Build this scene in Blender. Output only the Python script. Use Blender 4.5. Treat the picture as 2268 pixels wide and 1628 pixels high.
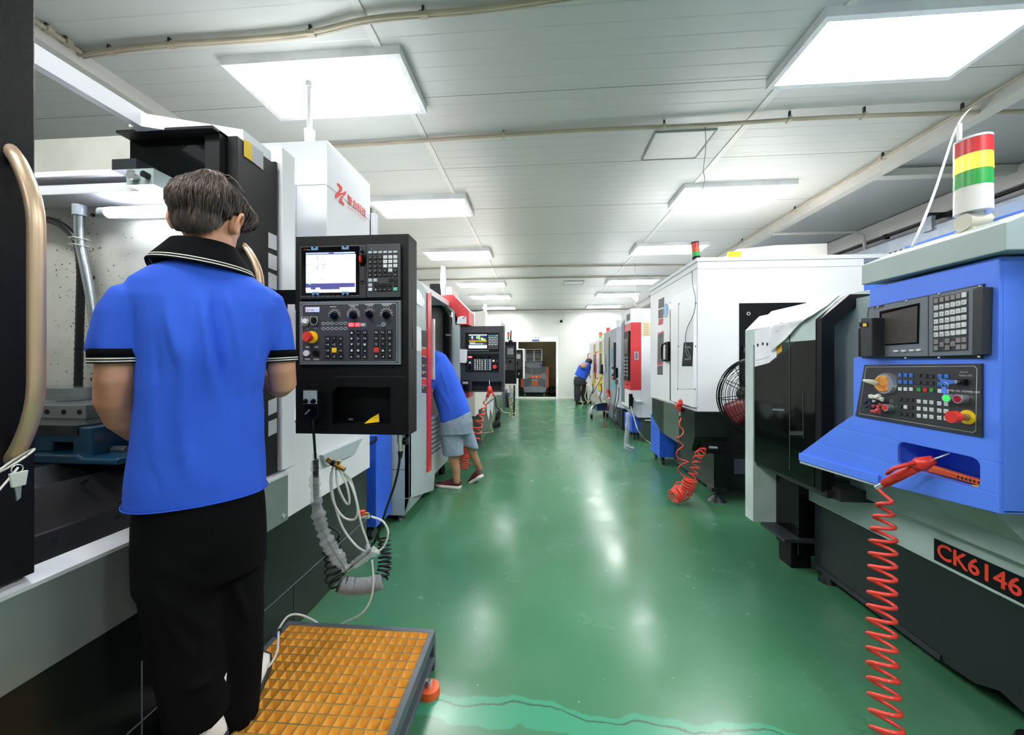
import bpy, bmesh, math, random
from mathutils import Vector, Matrix
from mathutils import noise as mnoise
random.seed(7)
sc = bpy.context.scene
for o in list(bpy.data.objects): bpy.data.objects.remove(o)
COL = sc.collection
# ------------------------------------------------------------------ camera
F, HX, HZ, CX, EYE = 830., 1197.5, 803., 1134., 1.3
YAW = math.atan((HX - CX) / F); SN, CS = math.sin(YAW), math.cos(YAW)
cam = bpy.data.objects.new('camera', bpy.data.cameras.new('camera'))
COL.objects.link(cam); sc.camera = cam
cam.location = (0, 0, EYE); cam.rotation_euler = (math.pi/2, 0, YAW)
cam.data.sensor_width = 36; cam.data.lens = 36 * F / 2268
cam.data.shift_y = -(814 - HZ) / 2268; cam.data.clip_start = .05; cam.data.clip_end = 100
# ------------------------------------------------------------------ world and exposure
w = bpy.data.worlds.new('world'); sc.world = w; w.use_nodes = True
w.node_tree.nodes['Background'].inputs[0].default_value = (.85, .92, 1, 1)
w.node_tree.nodes['Background'].inputs[1].default_value = .3
LAMP_STRENGTH = 15.0
sc.view_settings.view_transform = 'Standard'; sc.view_settings.look = 'None'
sc.view_settings.exposure = 1.28; sc.view_settings.gamma = 1; sc.view_settings.use_curve_mapping = False
# ------------------------------------------------------------------ helpers
def at(px, py, X=None, Y=None, Z=None):
    "point of the plane X=, Y= or Z= seen at a pixel of the photograph"
    u = (px - CX) / F; v = -(py - HZ) / F
    r = (u*CS - SN, u*SN + CS, v)
    t = X/r[0] if X is not None else Y/r[1] if Y is not None else (Z - EYE)/r[2]
    return Vector((t*r[0], t*r[1], EYE + t*r[2]))
def lin(c):
    if isinstance(c, str): c = tuple(int(c[i:i+2], 16)/255 for i in (0, 2, 4))
    return tuple(x/12.92 if x <= .04045 else ((x+.055)/1.055)**2.4 for x in c[:3]) + (1,)
def mat(name, col, rough=.5, metal=0., col2=None, nscale=6., bump=0., bscale=200., emit=0., alpha=1., trans=0., coat=0., stretch=None, spec=.5, contrast=(.4,.62)):
    m = bpy.data.materials.new(name); m.use_nodes = True; nt = m.node_tree; N = nt.nodes; L = nt.links
    b = N['Principled BSDF']; b.inputs['Base Color'].default_value = lin(col); b.inputs['Roughness'].default_value = rough
    b.inputs['Metallic'].default_value = metal; b.inputs['Specular IOR Level'].default_value = spec
    if coat: b.inputs['Coat Weight'].default_value = coat; b.inputs['Coat Roughness'].default_value = .08
    tc = N.new('ShaderNodeTexCoord'); mp = N.new('ShaderNodeMapping'); L.new(tc.outputs['Object'], mp.inputs[0])
    if stretch: mp.inputs['Scale'].default_value = stretch
    if col2 is None:
        base = lin(col); col2 = tuple(max(0, x*.88) for x in base[:3]) + (1,)
    else: col2 = lin(col2)
    nz = N.new('ShaderNodeTexNoise'); nz.inputs['Scale'].default_value = nscale; nz.inputs['Detail'].default_value = 4
    L.new(mp.outputs[0], nz.inputs['Vector'])
    cr = N.new('ShaderNodeValToRGB'); cr.color_ramp.elements[0].position = contrast[0]; cr.color_ramp.elements[1].position = contrast[1]
    cr.color_ramp.elements[0].color = col2; cr.color_ramp.elements[1].color = lin(col)
    L.new(nz.outputs[0], cr.inputs[0]); L.new(cr.outputs[0], b.inputs['Base Color'])
    if bump:
        n2 = N.new('ShaderNodeTexNoise'); n2.inputs['Scale'].default_value = bscale; L.new(mp.outputs[0], n2.inputs['Vector'])
        bp = N.new('ShaderNodeBump'); bp.inputs['Strength'].default_value = bump; bp.inputs['Distance'].default_value = .004
        L.new(n2.outputs[0], bp.inputs['Height']); L.new(bp.outputs[0], b.inputs['Normal'])
    if emit:
        b.inputs['Emission Color'].default_value = lin(col); b.inputs['Emission Strength'].default_value = emit
    if alpha < 1: b.inputs['Alpha'].default_value = alpha
    if trans: b.inputs['Transmission Weight'].default_value = trans
    return m
class MB:
    "collects shapes into one mesh"
    def __init__(s): s.v = []; s.f = []; s.mi = []; s.sm = []; s.mats = []
    def m(s, mt):
        if mt not in s.mats: s.mats.append(mt)
        return s.mats.index(mt)
    def add(s, vs, fs, mt, smooth=False):
        o = len(s.v); k = s.m(mt); s.v += [tuple(p) for p in vs]
        for f in fs: s.f.append([i+o for i in f]); s.mi.append(k); s.sm.append(smooth)
        return s
    def box(s, x0, x1, y0, y1, z0, z1, mt):
        vs = [(x, y, z) for z in (z0, z1) for y in (y0, y1) for x in (x0, x1)]
        return s.add(vs, [(0,2,3,1),(4,5,7,6),(0,1,5,4),(2,6,7,3),(0,4,6,2),(1,3,7,5)], mt)
    def prism(s, pts, vec, mt):
        "planar polygon (3D points) extruded by vec"
        n = len(pts); v = Vector(vec); a = [Vector(p) for p in pts]; b = [p+v for p in a]
        fs = [tuple(range(n))[::-1], tuple(range(n, 2*n))] + [(i, (i+1) % n, n+(i+1) % n, n+i) for i in range(n)]
        return s.add(a+b, fs, mt)
    def loft(s, rings, mt, smooth=True, caps=True, closed=True):
        n = len(rings[0]); vs = [p for r in rings for p in r]; fs = []
        for i in range(len(rings)-1):
            for j in range(n if closed else n-1):
                k = (j+1) % n; fs.append((i*n+j, i*n+k, (i+1)*n+k, (i+1)*n+j))
        if caps and closed: fs += [tuple(range(n))[::-1], tuple((len(rings)-1)*n+j for j in range(n))]
        return s.add(vs, fs, mt, smooth)
    def tube(s, pts, r, mt, n=8, smooth=True, flat=1., ref=None):
        pts = [Vector(p) for p in pts]; R = r if isinstance(r, (list, tuple)) else [r]*len(pts)
        rings = []; up = Vector(ref) if ref else None
        for i, p in enumerate(pts):
            t = (pts[min(i+1, len(pts)-1)] - pts[max(i-1, 0)])
            t = t.normalized() if t.length > 1e-9 else Vector((0,0,1))
            if up is None:
                up = Vector((0,0,1)) if abs(t.z) < .9 else Vector((1,0,0))
            a = up - t*up.dot(t)
            if a.length < 1e-5: a = t.orthogonal()
            a.normalize(); b = t.cross(a)
            if not ref: up = a
            rings.append([p + a*(math.cos(q)*R[i]) + b*(math.sin(q)*R[i]*flat) for q in [2*math.pi*j/n for j in range(n)]])
        return s.loft(rings, mt, smooth)
    def cyl(s, p0, p1, r, mt, r2=None, n=20, smooth=True):
        "capped cylinder or cone with crisp ends"
        p0 = Vector(p0); p1 = Vector(p1); t = (p1-p0).normalized(); a = t.orthogonal().normalized(); b = t.cross(a); r2 = r if r2 is None else r2
        A = [p0 + a*(math.cos(q)*r) + b*(math.sin(q)*r) for q in [2*math.pi*j/n for j in range(n)]]
        B = [p1 + a*(math.cos(q)*r2) + b*(math.sin(q)*r2) for q in [2*math.pi*j/n for j in range(n)]]
        s.add(A+B, [(j, (j+1) % n, n+(j+1) % n, n+j) for j in range(n)], mt, smooth)
        s.add(A, [tuple(range(n))[::-1]], mt); s.add(B, [tuple(range(n))], mt); return s
    def ball(s, c, r, mt, n=16, sc_=(1,1,1), rot=None):
        c = Vector(c); rings = []
        for i in range(1, n):
            th = math.pi*i/n
            ring = []
            for j in range(n*2):
                ph = math.pi*j/n
                q = Vector((math.sin(th)*math.cos(ph)*sc_[0], math.sin(th)*math.sin(ph)*sc_[1], -math.cos(th)*sc_[2]))*r
                if rot: q = rot @ q
                ring.append(c+q)
            rings.append(ring)
        return s.loft(rings, mt)
    def text(s, st, o, R, U, size, mt, align='LEFT', lift=.0006, sx=1., thick=0.):
        R = Vector(R).normalized(); U = Vector(U).normalized(); Nn = R.cross(U); o = Vector(o) + Nn*lift
        key = (st, align); 
        if key not in TXT:
            cu = bpy.data.curves.new('t', 'FONT'); cu.body = st; cu.align_x = align; cu.resolution_u = 3
            ob = bpy.data.objects.new('t', cu); COL.objects.link(ob)
            dg = bpy.context.evaluated_depsgraph_get(); me = bpy.data.meshes.new_from_object(ob.evaluated_get(dg))
            TXT[key] = ([tuple(v.co) for v in me.vertices], [tuple(p.vertices) for p in me.polygons])
            bpy.data.objects.remove(ob); bpy.data.curves.remove(cu); bpy.data.meshes.remove(me)
        vs, fs = TXT[key]
        if vs:
            off = [(0, 0)] if not thick else [(0, 0), (thick, 0), (0, thick), (thick, thick), (-thick, 0), (0, -thick)]
            for i, (a, b) in enumerate(off):
                s.add([o + R*(v[0]*size*sx + a*size) + U*(v[1]*size + b*size) + Nn*i*.0001 for v in vs], fs, mt)
        return s
    def obj(s, name, parent=None, label=None, bevel=0., cat=None, group=None, kind=None, seg=2, auto=None):
        org = Vector((0,0,0))
        if parent is None and s.v and kind != 'structure':
            xs = [p[0] for p in s.v]; ys = [p[1] for p in s.v]; zs = [p[2] for p in s.v]
            org = Vector(((min(xs)+max(xs))/2, (min(ys)+max(ys))/2, min(zs)))
            s.v = [tuple(Vector(p)-org) for p in s.v]
        me = bpy.data.meshes.new(name); me.from_pydata(s.v, [], s.f)
        for mt in s.mats: me.materials.append(mt)
        me.polygons.foreach_set('material_index', s.mi); me.polygons.foreach_set('use_smooth', s.sm); me.update()
        return put(name, me, parent, label, bevel, cat, group, kind, org, seg)
TXT = {}
def put(name, me, parent=None, label=None, bevel=0., cat=None, group=None, kind=None, org=(0,0,0), seg=2):
    o = bpy.data.objects.new(name, me); COL.objects.link(o); o.location = org
    if parent is not None:
        o.parent = parent
        if parent.parent is None and parent.type == 'EMPTY': o.location = -parent.location
        elif parent.parent is None: o.location = -parent.location
    if bevel:
        bv = o.modifiers.new('bevel', 'BEVEL'); bv.width = bevel; bv.segments = seg; bv.limit_method = 'ANGLE'; bv.angle_limit = math.radians(40)
    tagp(o, label, cat, group, kind); return o
def tagp(o, label=None, cat=None, group=None, kind=None):
    if label: o['label'] = label
    if cat: o['category'] = cat
    if group: o['group'] = group
    if kind: o['kind'] = kind
    return o
def thing(name, label, cat, loc, group=None):
    o = bpy.data.objects.new(name, None); COL.objects.link(o); o.location = loc; o.empty_display_size = .1
    return tagp(o, label, cat, group)
def copy_tree(o, parent=None):
    c = o.copy(); COL.objects.link(c)
    if parent is not None: c.parent = parent
    for ch in list(o.children): copy_tree(ch, c)
    return c
class Fr:
    "a face frame: u to the right, v up, w out of the face"
    def __init__(s, o, R, U, N): s.o = Vector(o); s.R = Vector(R); s.U = Vector(U); s.N = Vector(N)
    def p(s, u, v, w=0): return s.o + s.R*u + s.U*v + s.N*w
def fbox(b, fr, u0, u1, v0, v1, w0, w1, mt):
    vs = [fr.p(u, v, w) for w in (w0, w1) for v in (v0, v1) for u in (u0, u1)]
    return b.add(vs, [(0,2,3,1),(4,5,7,6),(0,1,5,4),(2,6,7,3),(0,4,6,2),(1,3,7,5)], mt)
def rrect(x0, x1, y0, y1, r, n=5):
    out = []
    for cx, cy, a in ((x1-r, y1-r, 0), (x0+r, y1-r, 90), (x0+r, y0+r, 180), (x1-r, y0+r, 270)):
        for k in range(n+1):
            q = math.radians(a + 90*k/n); out.append((cx+r*math.cos(q), cy+r*math.sin(q)))
    return out
def spline(pts, n=8):
    "Catmull-Rom through points"
    P = [Vector(p) for p in pts]; P = [P[0]*2-P[1]] + P + [P[-1]*2-P[-2]]; out = []
    for i in range(1, len(P)-2):
        for k in range(n):
            t = k/n; a, b, c, d = P[i-1:i+3]
            out.append(.5*((2*b) + (c-a)*t + (2*a-5*b+4*c-d)*t*t + (3*b-a-3*c+d)*t**3))
    return out + [P[-2]]
def helix(path, rad, turns, n=12, ref=(0,0,1), ph=0.):
    "points winding round a path; rad a number or function of 0..1"
    P = [Vector(p) for p in path]; L = [0]
    for i in range(1, len(P)): L.append(L[-1] + (P[i]-P[i-1]).length)
    out = []; N = int(turns*n)
    up = Vector(ref)
    for k in range(N+1):
        s = k/N; d = s*L[-1]; i = 0
        while i < len(P)-2 and L[i+1] < d: i += 1
        seg = max(L[i+1]-L[i], 1e-9); p = P[i].lerp(P[i+1], (d-L[i])/seg)
        t = (P[i+1]-P[i]).normalized(); a = up - t*up.dot(t)
        if a.length < 1e-4: a = t.orthogonal()
        a.normalize(); up = a if abs(a.dot(Vector(ref))) < 2 else up; b = t.cross(a)
        r = rad(s) if callable(rad) else rad; q = ph + 2*math.pi*turns*s
        out.append(p + a*(math.cos(q)*r) + b*(math.sin(q)*r))
    return out
def baked(mb, voxel, smooth=2, fn=None, disp=None):
    "one continuous skin over overlapping closed shapes"
    me = bpy.data.meshes.new('t'); me.from_pydata(mb.v, [], mb.f); me.update()
    o = bpy.data.objects.new('t', me); COL.objects.link(o)
    bm = bmesh.new(); bm.from_mesh(me); bmesh.ops.recalc_face_normals(bm, faces=bm.faces); bm.to_mesh(me); bm.free()
    r = o.modifiers.new('r', 'REMESH'); r.mode = 'VOXEL'; r.voxel_size = voxel; r.use_smooth_shade = True
    s = o.modifiers.new('s', 'SMOOTH'); s.factor = .6; s.iterations = smooth
    dg = bpy.context.evaluated_depsgraph_get(); out = bpy.data.meshes.new_from_object(o.evaluated_get(dg))
    bpy.data.objects.remove(o); bpy.data.meshes.remove(me)
    if disp:
        co = [v.co.copy() for v in out.vertices]; nn = [v.normal.copy() for v in out.vertices]
        for v, c, n in zip(out.vertices, co, nn): v.co = c + n*disp(c, n)
    out.materials.clear()
    for p in out.polygons: p.use_smooth = True
    out.update(); return out
def skin(name, mb, mt, parent, voxel=.006, smooth=3, disp=None, label=None, mats=None, pick=None):
    me = baked(mb, voxel, smooth, disp=disp)
    for x in (mats or [mt]): me.materials.append(x)
    for p in me.polygons: p.material_index = pick(p.center) if pick else 0
    return put(name, me, parent, label)
# ------------------------------------------------------------------ materials
WHITE = mat('white_paint', 'E4E6EC', .3, col2='E0E2E8', nscale=3)
WHITE2 = mat('warm_white_paint', 'DDDBD5', .38, col2='D6D4CE', nscale=3)
OFFW = mat('speckled_enamel', 'B4B6AE', .45, col2='A8AAA1', nscale=5)
BLACKP = mat('black_textured_paint', '0E0F13', .45, col2='090A0C', nscale=30, bump=.35, bscale=700, spec=.2)
BLACKS = mat('black_smooth_paint', '101216', .45, col2='0C0E12', nscale=8, spec=.2)
BLACKG = mat('black_gloss', '050608', .12, spec=.35)
DKGREY = mat('dark_grey_plastic', '2C2F35', .42, bump=.1, bscale=600)
PANELG = mat('panel_grey', '393B3F', .4)
MIDGREY = mat('mid_grey_paint', '6E7680', .4)
LTGREY = mat('light_grey_paint', 'AEBBC0', .35, col2='A3B0B5', nscale=3)
LTGREEN = mat('grey_green_paint', 'A9B9B8', .38, col2='A2B2B1', nscale=3)
SLATE = mat('dark_green_grey_paint', '151C1A', .25, col2='111816', nscale=4, spec=.35)
SLATE2 = mat('olive_grey_paint', '525E58', .3)
STEEL = mat('brushed_stainless', 'A4ABB0', .27, .9, stretch=(1, 1, 30), nscale=8, bump=.08, bscale=60)
CHROME = mat('chrome', 'E2E4E8', .24, .8)
DSTEEL = mat('dark_steel', '4A4D50', .3, .8, col2='34373A', nscale=14)
BRONZE = mat('champagne_metal', 'D2B89C', .36, .55, col2='C8AC8E', nscale=3)
BLUE = mat('blue_powder_coat', '5A8AFF', .45, col2='5484FA', nscale=4, bump=.06, bscale=90)
BLUE2 = mat('cart_blue', '2F66E8', .35)
RED = mat('red_paint', 'D8343B', .33)
REDP = mat('red_plastic', 'E2382F', .3)
HOSER = mat('red_hose', 'F0463A', .25, coat=.3)
ORANGE = mat('orange_plastic', 'E8602C', .4)
YELLOW = mat('yellow_plastic', 'F2C81E', .4)
GREEN = mat('green_plastic', '2FA84A', .35)
GREENL = mat('green_button', '3CD860', .3, emit=.3)
TEAL = mat('teal_vinyl', '4FB4C4', .4)
RUBBER = mat('black_rubber', '121314', .5)
CABLE = mat('black_cable', '0E0F11', .35)
CLEAR = mat('clear_tubing', 'DDE2DC', .2, alpha=.72)
FILM = mat('plastic_film', 'DDE3EA', .15, alpha=.3, bump=1., bscale=45)
GLASSB = mat('smoked_glass', '06080A', .06, spec=.28)
PAPER = mat('paper', 'EEEEF4', .7, col2='E6E6EE', nscale=10)
PAPERY = mat('cream_paper', 'E3D6B0', .7)
INK = mat('printed_ink', '2A2C33', .6)
INKG = mat('faint_ink', '9A9CA6', .6)
LEGEND = mat('white_legend', 'D6D8DC', .5)
KEYW = mat('white_key', 'DDE0E4', .4)
KEYG = mat('mauve_key', '8E868C', .4)
KEYK = mat('black_key', '14161A', .35)
KEYB = mat('blue_key', '3F7BE0', .4)
BRASS = mat('brass', 'C49A56', .3, .9)
CREAM = mat('cream_plastic', 'CFCBB8', .4)
BEIGE = mat('beige_conduit', 'B9AE97', .45)
SKIN = mat('skin', 'D9A184', .5, col2='CF9273', nscale=9)
SKIN2 = mat('tan_skin', 'B98A6B', .5, col2='A97A5C', nscale=9)
HAIR = mat('dark_brown_hair', '463836', .5, col2='2A2020', nscale=60, stretch=(1, 1, .25), bump=.6, bscale=160)
HAIRL = mat('light_brown_hair', '75604F', .42)
VISE = mat('vise_blue_enamel', '0C3A54', .25, col2='092E42', nscale=8)
CLOTH = mat('blue_polo_knit', '2F63E4', .85, col2='2A5DDD', nscale=4, bump=.25, bscale=900)
CLOTHK = mat('black_knit', '0A0B0E', .9, bump=.2, bscale=900, spec=.12)
PANTK = mat('black_trouser_cloth', '0C0C0F', .95, col2='09090B', bump=.15, bscale=500, spec=.12)
SHORTS = mat('light_blue_grey_denim', '8C9DB0', .85, col2='8292A5', nscale=30, bump=.2, bscale=700)
PANTG = mat('charcoal_cloth', '2B2F36', .85)
WHITEC = mat('white_cotton', 'E6E2DC', .8)
MAROON = mat('maroon_mesh', '5B1B26', .7)
SCREENW = mat('lit_screen', 'E6ECFF', .3, emit=.5)
SCREENK = mat('dark_screen', '4B4745', .25, col2='55514D', nscale=6)
LEDR = mat('red_led', 'FF5A5A', .3, emit=1.2)
# ------------------------------------------------------------------ room shell
def floor_mat():
    m = bpy.data.materials.new('green_epoxy_floor'); m.use_nodes = True; N = m.node_tree.nodes; L = m.node_tree.links; b = N['Principled BSDF']
    tc = N.new('ShaderNodeTexCoord'); sep = N.new('ShaderNodeSeparateXYZ'); L.new(tc.outputs['Object'], sep.inputs[0])
    def noise(s, d=6, dist=0.):
        n = N.new('ShaderNodeTexNoise'); n.inputs['Scale'].default_value = s; n.inputs['Detail'].default_value = d; n.inputs['Distortion'].default_value = dist
        L.new(tc.outputs['Object'], n.inputs['Vector']); return n.outputs[0]
    def ramp(v, a, b_, ca, cb):
        r = N.new('ShaderNodeValToRGB'); e = r.color_ramp.elements; e[0].position = a; e[1].position = b_; e[0].color = ca; e[1].color = cb; L.new(v, r.inputs[0]); return r.outputs[0]
    def math_(op, a, b_=None):
        n = N.new('ShaderNodeMath'); n.operation = op
        for i, x in enumerate((a, b_)):
            if x is None: continue
            if isinstance(x, (int, float)): n.inputs[i].default_value = x
            else: L.new(x, n.inputs[i])
        return n.outputs[0]
    def mix(f, a, b_):
        n = N.new('ShaderNodeMix'); n.data_type = 'RGBA'
        L.new(f, n.inputs[0]) if not isinstance(f, float) else setattr(n.inputs[0], 'default_value', f)
        for i, x in ((6, a), (7, b_)):
            if isinstance(x, tuple): n.inputs[i].default_value = x
            else: L.new(x, n.inputs[i])
        return n.outputs[2]
    B, W = (0,0,0,1), (1,1,1,1)
    c = mix(ramp(noise(.7, 3), .3, .75, B, W), lin('3A6C4E'), lin('457A5A'))
    c = mix(ramp(noise(3, 4, .1), .4, .8, B, (.16,.16,.16,1)), c, lin('588A6E'))
    c = mix(ramp(noise(45, 1), .78, .82, B, (.6,.6,.6,1)), c, lin('9FC4B0'))
    # repaired strip across the aisle, with a crack along it
    wob = math_('MULTIPLY', math_('SUBTRACT', noise(4, 8), .5), .16)
    yy = math_('ADD', math_('ADD', sep.outputs[1], math_('MULTIPLY', sep.outputs[0], .05)), wob)
    dist = math_('ABSOLUTE', math_('SUBTRACT', yy, 1.375))
    band = ramp(dist, .055, .06, W, B); c = mix(band, c, lin('3F8A6C'))
    dist2 = math_('ABSOLUTE', math_('SUBTRACT', yy, 1.405)); crack = ramp(dist2, .002, .005, W, B); c = mix(crack, c, lin('3B4A3A'))
    L.new(c, b.inputs['Base Color'])
    rr = ramp(noise(3, 8, .3), .35, .7, (.17,)*3+(1,), (.3,)*3+(1,)); L.new(rr, b.inputs['Roughness'])
    bp = N.new('ShaderNodeBump'); bp.inputs['Strength'].default_value = .06; bp.inputs['Distance'].default_value = .004
    L.new(noise(9, 8), bp.inputs['Height']); L.new(bp.outputs[0], b.inputs['Normal']); b.inputs['Specular IOR Level'].default_value = .4
    return m
def ribbed(name, col, per, rough=.32, axis=1, depth=.45):
    m = bpy.data.materials.new(name); m.use_nodes = True; N = m.node_tree.nodes; L = m.node_tree.links; b = N['Principled BSDF']
    tc = N.new('ShaderNodeTexCoord'); sep = N.new('ShaderNodeSeparateXYZ'); L.new(tc.outputs['Object'], sep.inputs[0])
    fr = N.new('ShaderNodeMath'); fr.operation = 'MULTIPLY'; fr.inputs[1].default_value = 1/per; L.new(sep.outputs[axis], fr.inputs[0])
    f2 = N.new('ShaderNodeMath'); f2.operation = 'FRACT'; L.new(fr.outputs[0], f2.inputs[0])
    rp = N.new('ShaderNodeValToRGB'); e = rp.color_ramp.elements; e[0].position = 0; e[0].color = (0,0,0,1); e[1].position = .07; e[1].color = (1,1,1,1); L.new(f2.outputs[0], rp.inputs[0])
    bp = N.new('ShaderNodeBump'); bp.inputs['Strength'].default_value = depth; bp.inputs['Distance'].default_value = .004; L.new(rp.outputs[0], bp.inputs['Height']); L.new(bp.outputs[0], b.inputs['Normal'])
    nz = N.new('ShaderNodeTexNoise'); nz.inputs['Scale'].default_value = .8; L.new(tc.outputs['Object'], nz.inputs['Vector'])
    c = N.new('ShaderNodeValToRGB'); c.color_ramp.elements[0].color = tuple(x*.95 for x in lin(col)[:3]) + (1,); c.color_ramp.elements[1].color = lin(col)
    L.new(nz.outputs[0], c.inputs[0]); L.new(c.outputs[0], b.inputs['Base Color']); b.inputs['Roughness'].default_value = rough
    return m
CEILM = ribbed('ribbed_ceiling_panel', 'CACCC8', .118, .3); WALLM = ribbed('white_wall_panel', 'D6D8D2', .98, .45, 0, .4); WALLS = ribbed('side_wall_panel', 'CFD1D4', .98, .45, 1, .4)
GREYC = ribbed('grey_roof_panel', 'BFC1C4', .95, .4)
TAN = mat('dim_tan_wall', 'A59C86', .8)
XL, XR, Y0, Y1, ZC = -4.4, 4.62, -3.6, 13.58, 3.2
def st(name, b, bevel=0): return b.obj(name, kind='structure', bevel=bevel)
st('floor', MB().box(XL-.1, XR+.1, Y0-.1, 17.2, -.1, 0, floor_mat()))
st('ceiling', MB().box(XL-.1, 3.25, Y0-.1, Y1+.1, ZC, ZC+.1, CEILM).prism([(3.25, Y0-.1, ZC+.02), (XR+.1, Y0-.1, ZC-.02), (XR+.1, Y0-.1, ZC+.1), (3.25, Y0-.1, ZC+.1)], (0, Y1-Y0+.2, 0), GREYC))
st('wall_left', MB().box(XL-.1, XL, Y0, Y1, 0, ZC, WALLS)); st('wall_right', MB().box(XR, XR+.1, Y0, Y1, 0, ZC-.01, WALLS)); st('wall_near', MB().box(XL, XR, Y0-.1, Y0, 0, ZC, WALLM))
dx0, dx1, dz = -.84, .585, 2.05
st('wall_far', MB().box(XL, dx0, Y1, Y1+.1, 0, ZC, WALLM).box(dx1, XR, Y1, Y1+.1, 0, ZC, WALLM).box(dx0, dx1, Y1, Y1+.1, dz, ZC, WALLM))
st('wall_storeroom', MB().box(-2.0, 1.6, 16.4, 16.5, 0, 2.6, TAN).box(-2.1, -2.0, Y1+.1, 16.5, 0, 2.6, TAN).box(1.5, 1.6, Y1+.1, 16.5, 0, 2.6, TAN).box(-2.1, 1.6, Y1+.1, 16.5, 2.6, 2.7, TAN))
FRM = mat('white_door_frame', 'F4F5F8', .4)
st('door_1', MB().box(dx0-.02, dx0+.03, Y1-.03, Y1+.13, 0, dz, FRM).box(dx1-.03, dx1+.04, Y1-.03, Y1+.13, 0, dz+.16, FRM).box(dx0-.5, dx1+.04, Y1-.035, Y1, dz, dz+.17, FRM))
# ceiling trims and girts
st('trim_1', MB().box(-.995, -.95, Y0, Y1, ZC-.008, ZC, WHITE2)); st('trim_2', MB().box(1.61, 1.66, Y0, Y1, ZC-.008, ZC, WHITE2))
st('trim_3', MB().box(-2.93, -2.8, Y0, Y1, ZC-.09, ZC, WHITE2)); st('trim_4', MB().box(3.2, 3.3, Y0, Y1, ZC-.09, ZC+.0, WHITE2))
st('trim_5', MB().box(XL, XR, Y1-.08, Y1, ZC-.1, ZC-.02, WHITE2)); st('trim_6', MB().box(XR-.12, XR, Y0, Y1, ZC-.22, ZC-.03, WHITE2))
b = MB()
for y in (3.9, 7.8, 11.6): b.box(3.3, XR, y, y+.09, ZC-.09, ZC-.02, WHITE2)
st('trim_7', b)
b = MB(); SEAM = mat('panel_seam', '9EA09B', .5)
for k in range(18): b.box(XL, 3.2, Y0+.35+k*.98, Y0+.354+k*.98, ZC-.0015, ZC, SEAM)
st('trim_8', b)
st('trim_9', MB().box(XL, XR, Y1-.02, Y1, .0, .06, WHITE2))
# duct, pipe and bracket on the right wall
GALV = mat('galvanised', 'B4BFCB', .38, .35, nscale=10)
t = thing('cable_duct', 'galvanised metal cable duct running high along the right wall', 'duct', (4.45, 5, 2.5)); MB().box(4.36, 4.6, -1, 13, 2.62, 2.82, GALV).obj('duct_channel', t)
b = MB()
for k in range(7): b.box(4.357, 4.36, 4.6+k*.07, 4.63+k*.07, 2.66, 2.675, INK)
b.obj('slots', t)
t = thing('wall_pipe', 'thin black pipe running above the cable duct on the right wall', 'pipe', (4.46, 5, 2.9)); MB().tube([(4.46, -1, 2.93), (4.46, 13, 2.93)], .018, CABLE, 10).obj('pipe', t)
b = MB()
for y in (3.6, 5.2, 6.8, 8.4): b.box(4.44, 4.5, y, y+.04, 2.9, 2.96, CABLE)
b.obj('pipe_clamp', t)
t = thing('wall_bracket', 'dark steel bracket hanging below the duct on the right wall', 'bracket', (4.4, 4.1, 2.3))
q = at(2057, 485, X=4.35); MB().box(4.33, 4.6, q.y-.03, q.y+.03, q.z+.02, q.z+.06, DSTEEL).box(4.33, 4.37, q.y-.05, q.y+.05, q.z-.14, q.z+.02, GALV).obj('bracket_arm', t)
MB().tube([(3.25, 5.5, 3.1), (4.3, 5.5, 3.1), (4.42, 5.5, 3.04), (4.45, 5.5, 2.8)], .022, WHITE2, 10).obj('drop_pipe', cat='pipe', label='white bent pipe from the ceiling beam down to the wall duct')
# ceiling lights
def lamp_mat():
    m = bpy.data.materials.new('light_diffuser'); m.use_nodes = True; n = m.node_tree.nodes; bb = n['Principled BSDF']
    bb.inputs['Base Color'].default_value = (.9,.9,.9,1); bb.inputs['Emission Color'].default_value = (1, 1, .99, 1); bb.inputs['Emission Strength'].default_value = LAMP_STRENGTH
    return m
LM = lamp_mat()
LW, LD = 1.14, .54
t0 = thing('ceiling_light', '', 'ceiling light', (0, 0, 3.12), 'flat panel lights on the ceiling')
b = MB(); e = .035
for (x0, x1, y0, y1) in ((-LW/2, LW/2, -LD/2, -LD/2+e), (-LW/2, LW/2, LD/2-e, LD/2), (-LW/2, -LW/2+e, -LD/2+e, LD/2-e), (LW/2-e, LW/2, -LD/2+e, LD/2-e)): b.box(x0, x1, y0, y1, 3.145, 3.2, FRM)
b.obj('frame', t0); MB().box(-LW/2+e, LW/2-e, -LD/2+e, LD/2-e, 3.15, 3.16, LM).obj('diffuser', t0)
for c in t0.children: c.location = (0, 0, -3.12)
ords = ['nearest', 'second from front', 'third from front', 'fourth from front', 'fifth from front', 'farthest']
first = True
for side, xc in (('left', -1.41), ('right', 2.09)):
    for k, y in enumerate((2.45, 4.42, 6.4, 8.88, 10.55, 12.72)):
        o = t0 if first else copy_tree(t0); first = False; o.location = (xc, y + (.0 if side == 'left' else -.06), 3.12)
        o['label'] = 'white panel light, %s in the %s ceiling row' % (ords[k], side)
    for y in (.4, -1.6):
        o = copy_tree(t0); o.location = (xc, y, 3.12); o['label'] = 'white panel light of the %s row behind the viewer, %s' % (side, 'nearer' if y > 0 else 'farther')
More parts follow.
